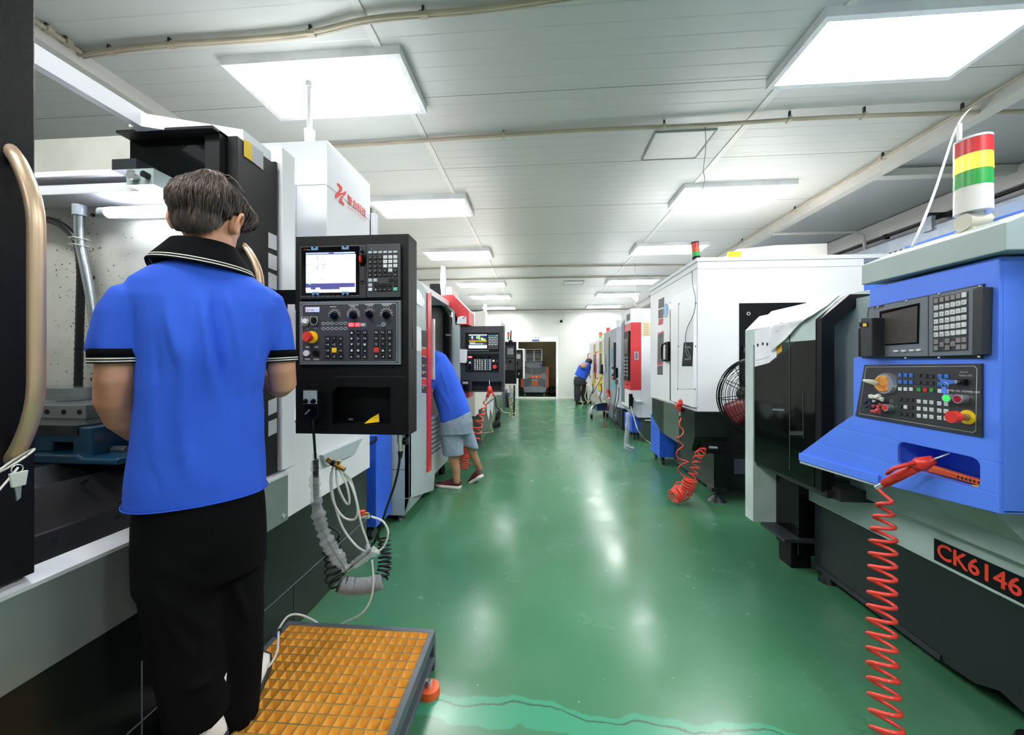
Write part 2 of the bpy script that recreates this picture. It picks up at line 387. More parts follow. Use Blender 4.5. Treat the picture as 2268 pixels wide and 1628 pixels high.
# conduits
def conduit(pts, r, label, clips, name='cable_conduit'):
    t = thing(name, label, 'conduit', tuple(pts[0])); p = spline(pts, 6); MB().tube(p, r, BEIGE, 8).tube([q+Vector((0, r*1.9, .004)) for q in p], r*.75, BEIGE, 8).obj('conduit_pipe', t)
    for k in clips:
        q = p[int(k*(len(p)-1))]; hx = abs(pts[1][0]-pts[0][0]) > .5; a_, c_ = (.009, .022) if hx else (.022, .009)
        MB().box(q.x-a_, q.x+a_, q.y-c_, q.y+c_+.012, q.z-.014, q.z+.014, BEIGE).box(q.x-.006, q.x+.006, q.y-.01, q.y+.006, q.z, 3.2, DKGREY).obj('clip', t)
conduit([(-2.8, 2.07, 3.17), (-2.3, 2.04, 3.17), (-1.4, 2.03, 3.165), (-.9, 1.96, 3.16), (-.3, 1.96, 3.17), (.6, 1.9, 3.17), (1.5, 1.9, 3.17), (4.3, 1.88, 3.16)], .012, 'double beige conduit crossing the ceiling nearest the viewer', (.08, .18, .33, .52, .7, .9))
conduit([(-2.8, 3.12, 3.17), (-1.4, 3.1, 3.17), (.2, 3.04, 3.165), (1.3, 3.02, 3.15), (2.2, 2.98, 3.14), (3.5, 3.0, 3.13), (4.4, 3.0, 3.1)], .012, 'beige conduit crossing the ceiling just past the nearest lights', (.1, .3, .45, .62, .7, .8, .9))
conduit([(-2.8, 7.4, 3.18), (0, 7.36, 3.18), (3.2, 7.5, 3.18)], .012, 'beige conduit crossing the ceiling beyond the third lights', (.2, .5, .8))
conduit([(-2.8, 8.4, 3.18), (0, 8.36, 3.18), (3.2, 8.4, 3.18)], .012, 'beige conduit crossing the ceiling before the fourth lights', (.2, .5, .8))
conduit([(3.1, -1, 3.15), (3.08, 6, 3.15), (3.08, 13.4, 3.15)], .014, 'beige conduits running lengthwise beside the right ceiling beam', (.25, .35, .42, .5, .6, .7, .85))
conduit([(-2.76, 2.05, 3.17), (-2.76, 1.5, 3.17), (-2.76, -1, 3.17)], .014, 'beige conduit along the left ceiling beam near the viewer', (.1, .25))
# hatches
for (x0, x1, y0, y1, lab) in ((.95, 1.42, 3.17, 3.58, 'square white ceiling hatch with narrow frame beyond the second conduit'), (.55, 1.0, 8.8, 9.2, 'small distant ceiling hatch between the light rows')):
    t = thing('ceiling_hatch', lab, 'hatch', (x0, y0, 3.19)); MB().box(x0, x1, y0, y1, 3.192, 3.2, WHITE2).obj('hatch_panel', t)
    b = MB()
    for q in ((x0-.012, x0, y0, y1), (x1, x1+.012, y0, y1), (x0-.012, x1+.012, y0-.012, y0), (x0-.012, x1+.012, y1, y1+.012)): b.box(q[0], q[1], q[2], q[3], 3.186, 3.2, SEAM)
    b.obj('hatch_frame', t)
# hanging cords
q = at(1562, 282, Z=3.14); e_ = at(1558, 420, Y=q.y+.3)
MB().tube(spline([q, at(1563, 330, Y=q.y), at(1558, 375, Y=q.y+.03), at(1561, 400, Y=q.y), at(1554, 425, Y=q.y)], 5), .003, MIDGREY, 6).obj('dangling_wire', cat='wire', label='thin grey cord dangling from the ceiling conduit beside the hatch')
t = thing('hanging_lamp_holder', 'white bulb shaped holder with hook hanging over the red fronted machine', 'hanging holder', (1.9, 6.6, 2.4)); q = at(1407, 654, Y=7.4)
MB().tube([(q.x, q.y, 3.2), (q.x, q.y, q.z)], .004, WHITE2, 6).obj('cord', t); MB().cyl(q, q-Vector((0, 0, .09)), .05, WHITE2, .06).cyl(q-Vector((0, 0, .09)), q-Vector((0, 0, .13)), .06, WHITE2, .03).obj('holder', t)
MB().tube([q-Vector((0, 0, .13)), q-Vector((.02, 0, .17)), q-Vector((-.01, 0, .2)), q-Vector((-.03, 0, .17))], .006, CHROME, 6).obj('hook', t)
# ------------------------------------------------------------------ far doorway
q = at(1243, 712, Y=Y1-.06); t = thing('security_camera', 'small black camera on the far wall above the doorway', 'camera', tuple(q))
MB().box(q.x-.045, q.x+.045, q.y-.08, q.y, q.z-.045, q.z+.045, BLACKS).obj('body', t, bevel=.01); MB().cyl((q.x, q.y-.08, q.z), (q.x, q.y-.1, q.z), .03, BLACKG).obj('lens', t)
MB().box(q.x-.02, q.x+.02, q.y, Y1, q.z-.02, q.z+.02, WHITE2).obj('mount', t)
MB().tube(spline([q+Vector((0, .02, .04)), q+Vector((.09, .04, .12)), q+Vector((.05, .04, .3))], 6), .004, MIDGREY, 6).obj('wire', t)
a_ = at(1178, 744, Y=Y1-.045); c_ = at(1195, 756, Y=Y1-.045); SIGNB = mat('sign_blue', '2B3F9E', .5)
t = thing('door_sign', 'small white sign with three characters and blue bar above the far doorway', 'sign', (a_.x, Y1-.05, c_.z)); MB().box(a_.x, c_.x, Y1-.045, Y1-.034, c_.z, a_.z, PAPER).obj('plate', t)
MB().box(a_.x+.01, c_.x-.01, Y1-.048, Y1-.044, c_.z+.01, c_.z+.06, SIGNB).obj('blue_bar', t)
MB().text('工 具 室', ((a_.x+c_.x)/2, Y1-.047, c_.z+.095), (1,0,0), (0,0,1), .075, INK, 'CENTER').obj('characters', t)
# air cooler
t = thing('air_cooler', 'grey mobile air cooler with orange side panels standing in the far doorway', 'air cooler', (-.25, 14.8, 0))
CG = mat('cooler_grey', '8B9099', .5); CD = mat('cooler_dark', '24272B', .5)
x0, x1 = at(1157, 870, Y=14.6).x, at(1212, 870, Y=14.6).x; xm = (x0+x1)/2; zb, zt = .12, 1.14
MB().prism([(x0+.06, 14.62, .13), (x1-.06, 14.62, .13), (x1, 14.62, .36), (x0, 14.62, .36)], (0, .6, 0), CG).obj('water_tank', t, bevel=.02)
MB().box(x0+.02, x1-.02, 14.62, 15.2, .36, zt, CG).obj('body', t, bevel=.02)
b = MB()
for sx in (-1, 1):
    for k in range(13):
        z = .44+k*.05; 
        if .72 < z < .8 : continue
        s = 1 if z > .76 else -1
        x_a, x_b = xm+sx*.12, xm+sx*.42
        b.prism([(x_a, 14.612, z), (x_b, 14.612, z+s*.09), (x_b, 14.612, z+s*.09+.024), (x_a, 14.612, z+.024)], (0, .012, 0), CD)
for k in range(6): b.box(xm-.1, xm+.1, 14.61, 14.622, .84+k*.045, .862+k*.045, CD)
b.obj('grille_slots', t)
b = MB().box(xm-.2, xm+.2, 14.59, 14.62, .69, .8, ORANGE).box(xm-.09, xm+.1, 14.59, 14.62, .4, .58, ORANGE); b.box(xm-.09, xm-.05, 14.586, 14.59, .73, .77, PAPER).box(xm+.04, xm+.08, 14.586, 14.59, .73, .77, PAPER); b.obj('front_badge', t, label='orange front badge and hatch')
for s, (xa, xb) in (('l', (x0-.07, x0+.03)), ('r', (x1-.04, x1+.07))): MB().box(xa, xb, 14.64, 15.15, .32, zt-(.18 if s == 'l' else 0), ORANGE).obj('side_panel', t, label='orange side panel', bevel=.02)
for x in (x0+.1, x1-.12):
    cs = MB().box(x-.03, x+.03, 14.68, 14.74, .06, .13, DKGREY).obj('caster', t); MB().cyl((x-.015, 14.71, .035), (x+.015, 14.71, .035), .035, KEYW).obj('wheel', cs)
b = MB(); xa, xb = at(1163, 815, Y=14.9).x, at(1201, 815, Y=14.9).x
for k in range(7): b.box(xa+(.02 if k % 2 else 0), xb-(.02 if k % 2 else 0), 14.8, 15.15, zt+k*.03, zt+k*.03+.03, CG)
b.obj('bellows_duct', t)
b = MB(); z0, z1 = at(1180, 802, Y=14.85).z, at(1180, 773, Y=14.85).z
for q in ((xa, xb, z0, z0+.05), (xa, xb, z1-.04, z1), (xa, xa+.04, z0+.05, z1-.04), (xb-.04, xb, z0+.05, z1-.04), (xm-.05, xm-.01, z0+.05, z1-.04)): b.box(q[0], q[1], 14.8, 14.95, q[2], q[3], FRM)
lo = b.obj('louvre_frame', t); MB().box(xa+.04, xb-.04, 14.94, 14.96, z0+.05, z1-.04, CD).obj('louvre_back', lo)
b = MB()
for k in range(6): b.box(xa+.04, xb-.04, 14.82, 14.9, z0+.09+k*.065, z0+.1+k*.065, FRM)
for k in range(8): b.box(xa+.08+k*.07, xa+.09+k*.07, 14.86, 14.87, z0+.15, z0+.33, FRM)
b.obj('louvre_slats', lo)
MB().tube([(xa+.1, 15.1, zt+.2), (xa+.1, 15.1, z0+.02)], .02, CG).tube([(xb-.1, 15.1, zt+.2), (xb-.1, 15.1, z0+.02)], .02, CG).obj('duct_support', t)
q = at(1199, 816, Y=14.72); BOT = mat('bottle_blue', '4E62D0', .3)
t = thing('spray_bottle', 'small blue bottle with white cap on top of the grey air cooler', 'bottle', (q.x, 14.72, zt)); MB().cyl((q.x, 14.72, zt), (q.x, 14.72, zt+.1), .04, BOT, .035).obj('bottle_body', t); MB().cyl((q.x, 14.72, zt+.1), (q.x, 14.72, zt+.14), .018, WHITE).obj('cap', t)
t = thing('storage_bin', 'dark bin with a looped hose in the storeroom beside the cooler', 'bin', (.42, 15, 0)); MB().loft([[(.44+a*.13, 14.95+c*.13, z) for a, c in [(math.cos(q), math.sin(q)) for q in [2*math.pi*j/16 for j in range(16)]]] for z in (0, .35)], BLACKS).obj('bin_body', t)
MB().tube([(.42+.13*math.cos(q), 14.66, .3+.17*math.sin(q)) for q in [math.pi+math.pi*j/14 for j in range(15)]], .012, MAROON).obj('hose', t)

SLM = mat('added_lamp_glow', 'FFF0D8', .4, emit=9)
t = thing('added_storeroom_lamp', 'unseen tube light added to brighten the storeroom behind the doorway', 'ceiling light', (0, 15.2, 2.5)); MB().box(-.4, .4, 15.15, 15.25, 2.56, 2.6, WHITE2).obj('housing', t); MB().cyl((-.38, 15.2, 2.54), (.38, 15.2, 2.54), .018, SLM).obj('tube', t)  # unseen fitting, added only to brighten the dark storeroom
# ------------------------------------------------------------------ near left machining centre
XF = -1.2
m1 = thing('machining_center', 'large white and black machining centre with open doors at the left, worker standing before it', 'machine', (-1.9, 1.2, 0))
MB().box(-3.1, XF, -.9, 2.51, .0, .56, SLATE).obj('base', m1, bevel=.004)
b = MB(); b.box(XF, XF+.002, 1.0, 2.51, .217, .221, MIDGREY).box(XF, XF+.0015, 1.74, 1.744, .02, .217, BLACKG).box(XF, XF+.002, 1.04, 1.043, .03, .4, MIDGREY); b.obj('base_seam', m1)
# sill: stainless apron under the doors, with bright folded lip
APR = mat('apron_stainless', '979EA1', .36, .6, nscale=3); LIP = mat('polished_lip', 'EDEFF5', .3, .4)
MB().box(-1.26, XF+.012, -.9, 1.683, .56, .775, APR).obj('front_apron', m1, bevel=.002)
MB().prism([(-1.245, -.9, .8), (XF+.014, -.9, .782), (XF+.014, -.9, .772), (-1.26, -.9, .772)], (0, 2.583, 0), LIP).obj('sill_lip', m1)
q = at(627, 1143, X=XF+.012); MB().cyl(q, q+Vector((.006, 0, 0)), .01, CHROME, n=12).obj('bolt', m1)
MB().box(-1.32, XF-.001, 1.683, 2.51, .56, 1.02, WHITE).prism([(XF-.001, 1.683, 1.02), (-1.40, 1.683, 1.12), (-1.40, 1.683, 1.0), (XF-.001, 1.683, 1.0)], (0, .35, 0), WHITE).obj('front_panel', m1, bevel=.004); MB().box(-1.5, -1.38, 1.72, 2.03, 1.0, 2.3, WHITE).obj('recessed_panel', m1)
# chamber
MB().box(-2.75, -1.26, 1.5, 1.6, .56, 2.29, OFFW).obj('chamber_side_wall', m1)
MB().box(-2.8, -2.7, -.5, 1.5, .56, 2.29, OFFW).obj('chamber_back_wall', m1)
MB().box(-2.75, -1.26, -.9, -.8, .56, 2.29, OFFW).obj('chamber_near_wall', m1)
b = MB()
for (px, py) in ((207, 477), (207, 615), (207, 840), (207, 950), (118, 442), (262, 437)):
    q = at(px, py, Y=1.5); b.cyl(q, q-Vector((0, .006, 0)), .008, DSTEEL, n=10)
b.obj('wall_screws', m1)
b = MB(); rnd = random.Random(3)
for k in range(420):
    px = rnd.choice([rnd.gauss(195, 25), rnd.uniform(118, 300)]); py = rnd.uniform(480, 960); q = at(px, py, Y=1.5); s = rnd.choice([.0005, .0006, .0008, .0009, .0016]); b.box(q.x-s, q.x+s, q.y-.002, q.y, q.z-s, q.z+s*rnd.choice([1, 2]), DSTEEL)
b.obj('metal_chips', m1, kind='stuff')
# header sheet round the top opening
MB().prism([(-1.53, -.9, 2.19), (-1.53, 1.33, 2.19), (-1.53, 1.33, 2.25), (-1.53, -.9, 2.25)], (.03, 0, 0), WHITE).obj('header_rail', m1)
MB().box(-2.0, -1.5, -.9, .9, 2.19, 2.2, LTGREEN).obj('roof_sheet', m1)
MB().prism([(-1.55, 1.3, 2.19), (-1.5, 1.3, 2.19), (-1.21, 1.44, 2.2), (-1.21, 1.6, 2.2), (-1.55, 1.6, 2.2)], (0, 0, .05), WHITE).obj('roof_corner', m1)
b = MB(); p0, p1 = at(107, 404, Y=1.42), at(350, 400, Y=1.42); b.box(p0.x-.6, p1.x, 1.36, 1.5, p0.z-.012, p0.z+.012, WHITE)
p0, p1 = at(107, 437, Y=1.44), at(400, 433, Y=1.44); b.box(p0.x-.6, p1.x, 1.38, 1.5, p0.z-.02, p0.z+.02, WHITE); b.obj('wall_ledge', m1, bevel=.003)
p0, p1 = at(240, 471, Y=1.4), at(420, 464, Y=1.4); TUBEL = mat('work_lamp_tube', 'F2F4FF', .3, emit=10)
wl = MB().cyl(p0-Vector((.03, 0, 0)), p0, .021, LTGREY).box(p0.x-.05, p1.x, 1.43, 1.47, p0.z+.0, p0.z+.03, WHITE).obj('work_lamp', m1)
MB().cyl(p0, p1, .021, TUBEL).obj('lamp_tube', wl, label='lit white tube')
# hoses
def px_path(pts, Y, n=6): return spline([at(x, y, Y=Y) for x, y in pts], n)
t_ = px_path([(176, 455), (177, 530), (190, 600), (205, 680), (215, 760), (240, 860), (270, 950), (286, 985)], 1.42)
MB().tube(px_path([(176, 455), (177, 530), (190, 600), (205, 680), (215, 760), (240, 860), (270, 950), (286, 985)], 1.42, 18), [.016+.0018*(i % 2) for i in range(127)], STEEL, 10).obj('steel_conduit_hose', m1)
MB().cyl(at(176, 455, Y=1.42), at(176, 478, Y=1.42), .022, GALV).obj('hose_fitting', m1)
MB().tube(px_path([(60, 480), (118, 490), (150, 510), (172, 540), (179, 600), (177, 700), (174, 820), (172, 940)], 1.44, 18), [.0135+.0013*(i % 2) for i in range(127)], CABLE, 10).obj('black_cable_hose', m1)
b = MB()
for y in (530, 545): 
    q = at(176, y, Y=1.42); b.tube([q+Vector((.03*math.cos(a), .03*math.sin(a), 0)) for a in [2*math.pi*k/14 for k in range(15)]], .002, CREAM, 5)
b.obj('cable_tie', m1)
# way covers and table
b = MB(); b.prism([(-1.32, .5, .76), (-1.4, .5, .9), (-1.5, .5, .985), (-2.7, .5, .985), (-2.7, .5, .6), (-1.32, .5, .6)], (0, 1.0, 0), DSTEEL); b.obj('table', m1)
WC = mat('way_cover_sheet', '2E2E30', .32, .3)
b = MB(); b.prism([(-1.27, -.8, .775), (-1.3, -.8, .85), (-1.34, -.8, .85), (-1.34, -.8, .7), (-1.27, -.8, .7)], (0, 2.3, 0), WC).prism([(-1.31, -.8, .84), (-1.4, -.8, .95), (-1.45, -.8, .94), (-1.42, -.8, .8)], (0, 2.3, 0), WC)
b.obj('way_cover', m1)
b = MB()
for (px, py) in ((105, 1205), (182, 1068), (268, 1110), (268, 1122), (248, 1152)):
    q = at(px, py, X=-1.37 if py < 1100 else -1.31); b.cyl(q, q+Vector((.02, 0, .012)), .007, DSTEEL, n=10)
b.obj('cover_bolt', m1)
# doors
rd = MB().box(-1.245, XF, 1.398, 1.628, .8, 2.2, BLACKP).obj('door', m1, bevel=.003)
b = MB(); b.prism([(-1.24, 1.398, 2.2), (-1.64, 1.398, 2.2), (-1.64, 1.398, 2.13), (-1.52, 1.398, 2.17), (-1.24, 1.398, 2.17)], (0, .01, 0), BLACKP)
b.box(-1.64, -1.24, 1.33, 1.398, 2.19, 2.2, BLACKP).box(-1.3, -1.24, 1.36, 1.4, .82, 2.2, BLACKP).prism([(-1.64, 1.38, 2.2), (-1.64, 1.38, 2.1), (-1.6, 1.38, 2.06), (-1.28, 1.38, 1.98), (-1.28, 1.38, 2.2)], (0, .05, 0), BLACKG)
b.obj('door_roof', rd)
b = MB(); b.box(-1.62, -1.52, 1.3, 1.4, 2.03, 2.07, DKGREY).box(-1.56, -1.45, 1.3, 1.38, 1.97, 2.03, LTGREEN).cyl((-1.52, 1.3, 2.0), (-1.52, 1.28, 2.0), .018, CHROME).cyl((-1.47, 1.3, 2.0), (-1.47, 1.28, 2.0), .012, DSTEEL)
b.obj('door_roller', rd)
a_, c_ = at(540, 307, X=XF), at(583, 372, X=XF); LBL = mat('label_silver', 'B9BBC4', .4)
MB().prism([at(540, 307, X=XF+.001), at(557, 319, X=XF+.001), at(559, 358, X=XF+.001), at(540, 345, X=XF+.001)], (.0006, 0, 0), YELLOW).obj('warning_label', rd)
MB().prism([at(557, 319, X=XF+.001), at(583, 338, X=XF+.001), at(583, 377, X=XF+.001), at(559, 358, X=XF+.001)], (.0006, 0, 0), LBL).obj('text_label', rd)
b = MB()
for y0 in (514, 559, 602, 880, 926): 
    pl = [(594, y0), (613, y0+9), (613, y0+41), (594, y0+34)] if y0 < 700 else [(594, y0+8), (613, y0), (613, y0+32), (594, y0+41)]
    b.prism([at(x, y, X=XF+.001) for x, y in pl], (.0006, 0, 0), LBL)
b.obj('window_stickers', rd)
MB().box(-1.24, -1.21, 1.628, 1.66, .8, 2.22, RUBBER).obj('door_gasket', m1)
ld = MB().box(-1.245, XF, -.6, .803, .8, 2.6, BLACKP).obj('door', m1, bevel=.003)
def bow(y0, z0, z1, out, r, bulge, nm='handle', par=None, flip=1):
    pts = []
    for k in range(25):
        s = k/24; z = z0 + (z1-z0)*s; e = min(s, 1-s)
        f = math.sin(min(e/.26, 1)*math.pi/2)**.8
        pts.append((XF - .01 + out*f, y0 + bulge*f, z))
    return MB().tube(pts, r, BRONZE, 14, flat=1.25, ref=(1, 0, 0)).obj(nm, par)
bow(.765, 1.07, 1.79, .07, .0125, .0, par=ld); bow(1.44, 1.15, 1.78, .075, .0125, .0, par=rd)
# posts and the tall column box
MB().box(-1.34, XF+.012, 1.64, 1.735, .8, 2.3, WHITE).obj('door_post', m1, bevel=.006)
cb = MB().box(-1.75, XF, 2.028, 2.562, 2.3, 2.556, WHITE).box(-1.75, XF-.002, 2.028, 2.562, .56, 2.31, WHITE).obj('column_cabinet', m1, bevel=.004)
LOGO = mat('red_lettering', 'E8453F', .5)
# emblem: two leaning strokes joined in the middle, and characters beside it
def onf(pts, mt, b, X=XF+.0006, dx=.0006): b.prism([at(x, y, X=X) for x, y in pts], (dx, 0, 0), mt)
b = MB()
sx = lambda x: 560+x/4.5225; sy = lambda y: 300+y/4.522
onf([(sx(x), sy(y)) for x, y in [(841, 474), (868, 488), (895, 520), (893, 552), (868, 578), (900, 575), (905, 590), (870, 600), (835, 632), (822, 620), (826, 590), (862, 552), (866, 525), (845, 500)]], LOGO, b)
onf([(sx(x), sy(y)) for x, y in [(905, 570), (932, 556), (934, 585), (895, 625), (893, 650), (915, 680), (915, 703), (870, 670), (866, 648), (880, 620), (900, 600)]], LOGO, b, XF+.0012)
b.obj('emblem', cb)
q = at(sx(945), sy(665), X=XF+.001); q2 = at(sx(1135), sy(665), X=XF+.001); sz = (q2.y-q.y)/4.15*1.02
b = MB(); b.text('智合科技', q, (0, 1, 0), (0, 0, 1), sz, LOGO, sx=1., thick=.02)
LOGO2 = mat('pink_lettering', 'E98A8C', .5); b.text('ZHIHE TECHNOLOGY', (q.x, q.y, q.z-sz*.55), (0, 1, 0), (0, 0, 1), sz*.36, LOGO2, sx=1.1); b.obj('lettering', cb)
p = at(686, 310, Y=2.1); tz = at(686, 183, Y=2.1).z
ms = MB().cyl((p.x, 2.1, 2.54), (p.x, 2.1, 2.66), .024, WHITE, .03).cyl((p.x, 2.1, 2.55), (p.x, 2.1, tz-.03), .014, WHITE).cyl((p.x, 2.1, tz-.03), (p.x, 2.1, tz), .024, WHITE).obj('signal_rod', m1)
b = MB().box(XF-.03, XF+.0, 2.568, 2.6, 1.84, 2.4, DSTEEL).box(XF, XF+.03, 2.57, 2.62, 1.8, 2.36, WHITE); b.obj('side_duct', m1)
# grey slab that colours in the shading edge of the slope below the recess
b = MB(); q0, q1, q2, q3 = at(700, 1010, X=XF+.002), at(797, 970, X=XF+.002), at(775, 1005, X=XF+.002), at(660, 1060, X=XF+.002)
b.prism([at(708, 1008, X=XF+.001), at(797, 970, X=XF+.001), at(779, 1006, X=XF+.001), at(716, 1032, X=XF+.001)], (.02, 0, 0), LTGREY); b.obj('slope_shade', m1)
# vise and blocks on the table
v = thing('bench_vise', 'blue machine vise with steel jaws on the table inside the open machining centre', 'vise', (-1.65, 1.25, .985))
vy0, vy1 = 1.08, 1.34; zt = .985
q = lambda x, y: at(x, y, Y=vy0)
L_, R_ = q(70, 1000).x, q(283, 1000).x
MB().prism([(L_-.2, vy0-.03, zt), (R_, vy0-.03, zt), (R_+.0, vy0-.03, zt+.02), (q(205, 1000).x, vy0-.03, zt+.02), (q(195, 1).x, vy0-.03, zt+.03), (L_-.2, vy0-.03, zt+.03)], (0, .36, 0), VISE).obj('vise_base', v, bevel=.006)
MB().prism([(L_-.2, vy0, zt+.03), (q(115, 1).x, vy0, zt+.03), (q(115, 1).x, vy0, zt+.06), (q(160, 1).x, vy0, zt+.06), (q(160, 1).x, vy0, zt+.02), (q(205, 1).x, vy0, zt+.02), (q(205, 1).x, vy0, zt+.11), (L_-.2, vy0, zt+.11)], (0, .3, 0), VISE).obj('vise_body', v, bevel=.005)
MB().box(L_-.2, q(175, 1).x, vy0-.004, vy1+.02, zt+.085, zt+.115, DSTEEL).obj('jaw_plate', v)
MB().box(q(205, 1).x, q(272, 1).x, vy0+.11, vy1+.04, zt+.02, zt+.13, VISE).obj('moving_jaw', v, bevel=.008)
c0 = at(222, 998, Y=vy0+.04); MB().cyl((c0.x-.01, vy0+.06, c0.z), (c0.x+.015, vy0+.06, c0.z), .032, DSTEEL).cyl((c0.x, vy0+.06, c0.z), (c0.x+.075, vy0+.06, c0.z), .012, STEEL).obj('screw_shaft', v)
t = thing('steel_parallel', 'ground steel block with round holes clamped on top of the blue vise', 'steel block', (-1.8, 1.2, 1.1))
MB().box(L_-.25, at(190, 950, Y=1.2).x, 1.2, 1.42, zt+.115, zt+.165, STEEL).obj('block', t, bevel=.002)
b = MB()
for px in (104, 141, 176): q_ = at(px, 960, Y=1.2); b.cyl((q_.x, 1.199, zt+.14), (q_.x, 1.205, zt+.14), .009, BLACKS, n=14)
b.obj('holes', t)
q_ = at(145, 925, Y=1.3); MB().box(q_.x-.35, q_.x, 1.3, 1.44, zt+.167, zt+.215, STEEL).obj('steel_plate', cat='steel block', label='plain grey steel plate standing on the holed block in the machine')
t = thing('door_key', 'small clear tagged key tied with white string to the near bronze door handle', 'key', (-1.1, .72, 1.0))
hb = at(36, 1020, X=-1.16)
MB().tube([hb+Vector((.024*math.cos(a), .05*math.sin(a)*.5, .018*math.sin(a*1)+.01*math.cos(a))) for a in [2*math.pi*k/18 for k in range(19)]], .0025, WHITEC, 6).obj('string', t); MB().tube(spline([at(40, 1035, X=-1.09), at(20, 1060, X=-1.09), at(-6, 1090, X=-1.09)], 4), .0022, WHITEC, 6).obj('string_end', t)
k0 = at(38, 1045, X=-1.09); kk = at(38, 1068, X=-1.09)
MB().prism([(k0.x, k0.y-.014, k0.z), (k0.x, k0.y+.014, k0.z), (k0.x, k0.y+.01, k0.z-.03), (k0.x, k0.y-.01, k0.z-.03)], (.006, 0, 0), CLEAR).obj('key_tag', t, bevel=.001)
MB().prism([(k0.x, k0.y-.006, k0.z-.028), (k0.x, k0.y+.005, k0.z-.028), (k0.x, k0.y+.004, k0.z-.055), (k0.x, k0.y-.002, k0.z-.06), (k0.x, k0.y-.004, k0.z-.04)], (.003, 0, 0), CHROME).obj('key_blade', t)
MB().tube([k0+Vector((0, .009*math.cos(a), .006+.009*math.sin(a))) for a in [2*math.pi*k/14 for k in range(15)]], .0012, CHROME, 6).obj('key_ring', t)
# ------------------------------------------------------------------ control cabinets
def knob(b, fr, u, v, r=.013, h=.02, ang=0):
    p = fr.p(u, v, 0); b.cyl(p, fr.p(u, v, h*.3), r*1.25, BLACKS, n=18).cyl(fr.p(u, v, h*.3), fr.p(u, v, h), r, BLACKG, r*.9, n=18)
    d = Vector(fr.R)*math.cos(ang)+Vector(fr.U)*math.sin(ang); a = fr.p(u, v, h); s = d.cross(Vector(fr.N))*.0015
    b.add([a-s, a+s, a+s+d*r*.9, a-s+d*r*.9], [(0, 1, 2, 3)], LEGEND)
def dial_marks(b, fr, u, v, r, a0, a1, n, red=()):
    N = 24; pr = []
    for k in range(N):
        qa, qb = [math.radians(a0+(a1-a0)*(k+i)/N) for i in (0, 1)]
        m_ = REDP if (k % 6 < 1) else LEGEND
        b.add([fr.p(u+math.cos(qa)*r, v+math.sin(qa)*r, .0008), fr.p(u+math.cos(qb)*r, v+math.sin(qb)*r, .0008), fr.p(u+math.cos(qb)*(r+.0022), v+math.sin(qb)*(r+.0022), .0008), fr.p(u+math.cos(qa)*(r+.0022), v+math.sin(qa)*(r+.0022), .0008)], [(0, 1, 2, 3)], m_)
    for k in range(n):
        q = math.radians(a0+(a1-a0)*k/(n-1)); c, s = math.cos(q), math.sin(q)
        fbox(b, fr, u+c*(r+.007)-.002, u+c*(r+.007)+.002, v+s*(r+.007)-.001, v+s*(r+.007)+.001, 0, .0008, LEGEND)
def outline(b, fr, u0, u1, v0, v1, w, mt, lift=.001, r=.01):
    pts = rrect(u0, u1, v0, v1, r, 4); pin = rrect(u0+w, u1-w, v0+w, v1-w, max(r-w, .001), 4); n = len(pts)
    b.add([fr.p(x, y, lift) for x, y in pts]+[fr.p(x, y, lift) for x, y in pin], [(i, (i+1) % n, n+(i+1) % n, n+i) for i in range(n)], mt)
KEYMESH = {}
def key(fr, u, v, s, h, mt, parent, name='key', glyph=None, gm=LEGEND, s2=None):
    b = MB(); s2 = s2 or s; fbox(b, fr, u-s/2, u+s/2, v-s2/2, v+s2/2, 0, h, mt)
    if glyph: b.text(glyph, fr.p(u, v-s2*.28, h), fr.R, fr.U, s2*.62, gm, 'CENTER', lift=.0003)
    return b.obj(name, parent, bevel=s*.06, seg=1)
# pixel -> cabinet face coordinates
Yc = 1.5
def P(px, py, Y=Yc): return at(780 if px == 1 else px, py, Y=Y)
c0 = P(655, 960); c1 = P(905, 518); cx0, cx1, cz0, cz1 = c0.x, c1.x, c0.z, c1.z
cc = thing('control_cabinet', 'tall black control cabinet with lit screen hanging beside the standing worker', 'control cabinet', (cx0, 1.55, cz0))
tx0, tx1, tz0, tz1 = P(735, 1).x, P(865, 1).x, P(1, 940).z, P(1, 857).z
b = MB()   # shell with an opening for the tray
for q in ((cx0, cx1, tz1, cz1), (cx0, cx1, cz0, tz0), (cx0, tx0, tz0, tz1), (tx1, cx1, tz0, tz1)): b.box(q[0], q[1], Yc, Yc+.02, q[2], q[3], BLACKP)
b.box(cx0, cx1, Yc+.09, Yc+.1, cz0, cz1, BLACKP).box(cx0, cx0+.003, Yc+.02, Yc+.09, cz0, cz1, BLACKP).box(cx1-.003, cx1, Yc+.02, Yc+.09, cz0, cz1, BLACKP).box(cx0, cx1, Yc+.02, Yc+.09, cz0, cz0+.003, BLACKP).box(cx0, cx1, Yc+.02, Yc+.09, cz1-.003, cz1, BLACKP)
b.obj('housing', cc)
MB().box(tx0, tx1, Yc+.02, Yc+.09, tz0-.004, tz0, BLACKS).prism([(tx0, Yc+.001, tz1), (tx0+.02, Yc+.001, tz1), (tx0, Yc+.001, tz1-.03)], (0, .02, 0), BLACKP).obj('tray', cc)
MB().box(P(740, 1).x, P(897, 1).x, Yc-.001, Yc, P(1, 834.6).z, P(1, 833.4).z, DKGREY).obj('panel_seam', cc)
MB().box(cx1, cx1+.001, Yc+.045, Yc+.055, P(1, 770).z, P(1, 705).z, BLACKG).obj('side_slot', cc)
MB().box(-1.2, cx0+.1, 1.62, 1.7, 1.55, 1.63, BLACKS).obj('support_arm', cc)
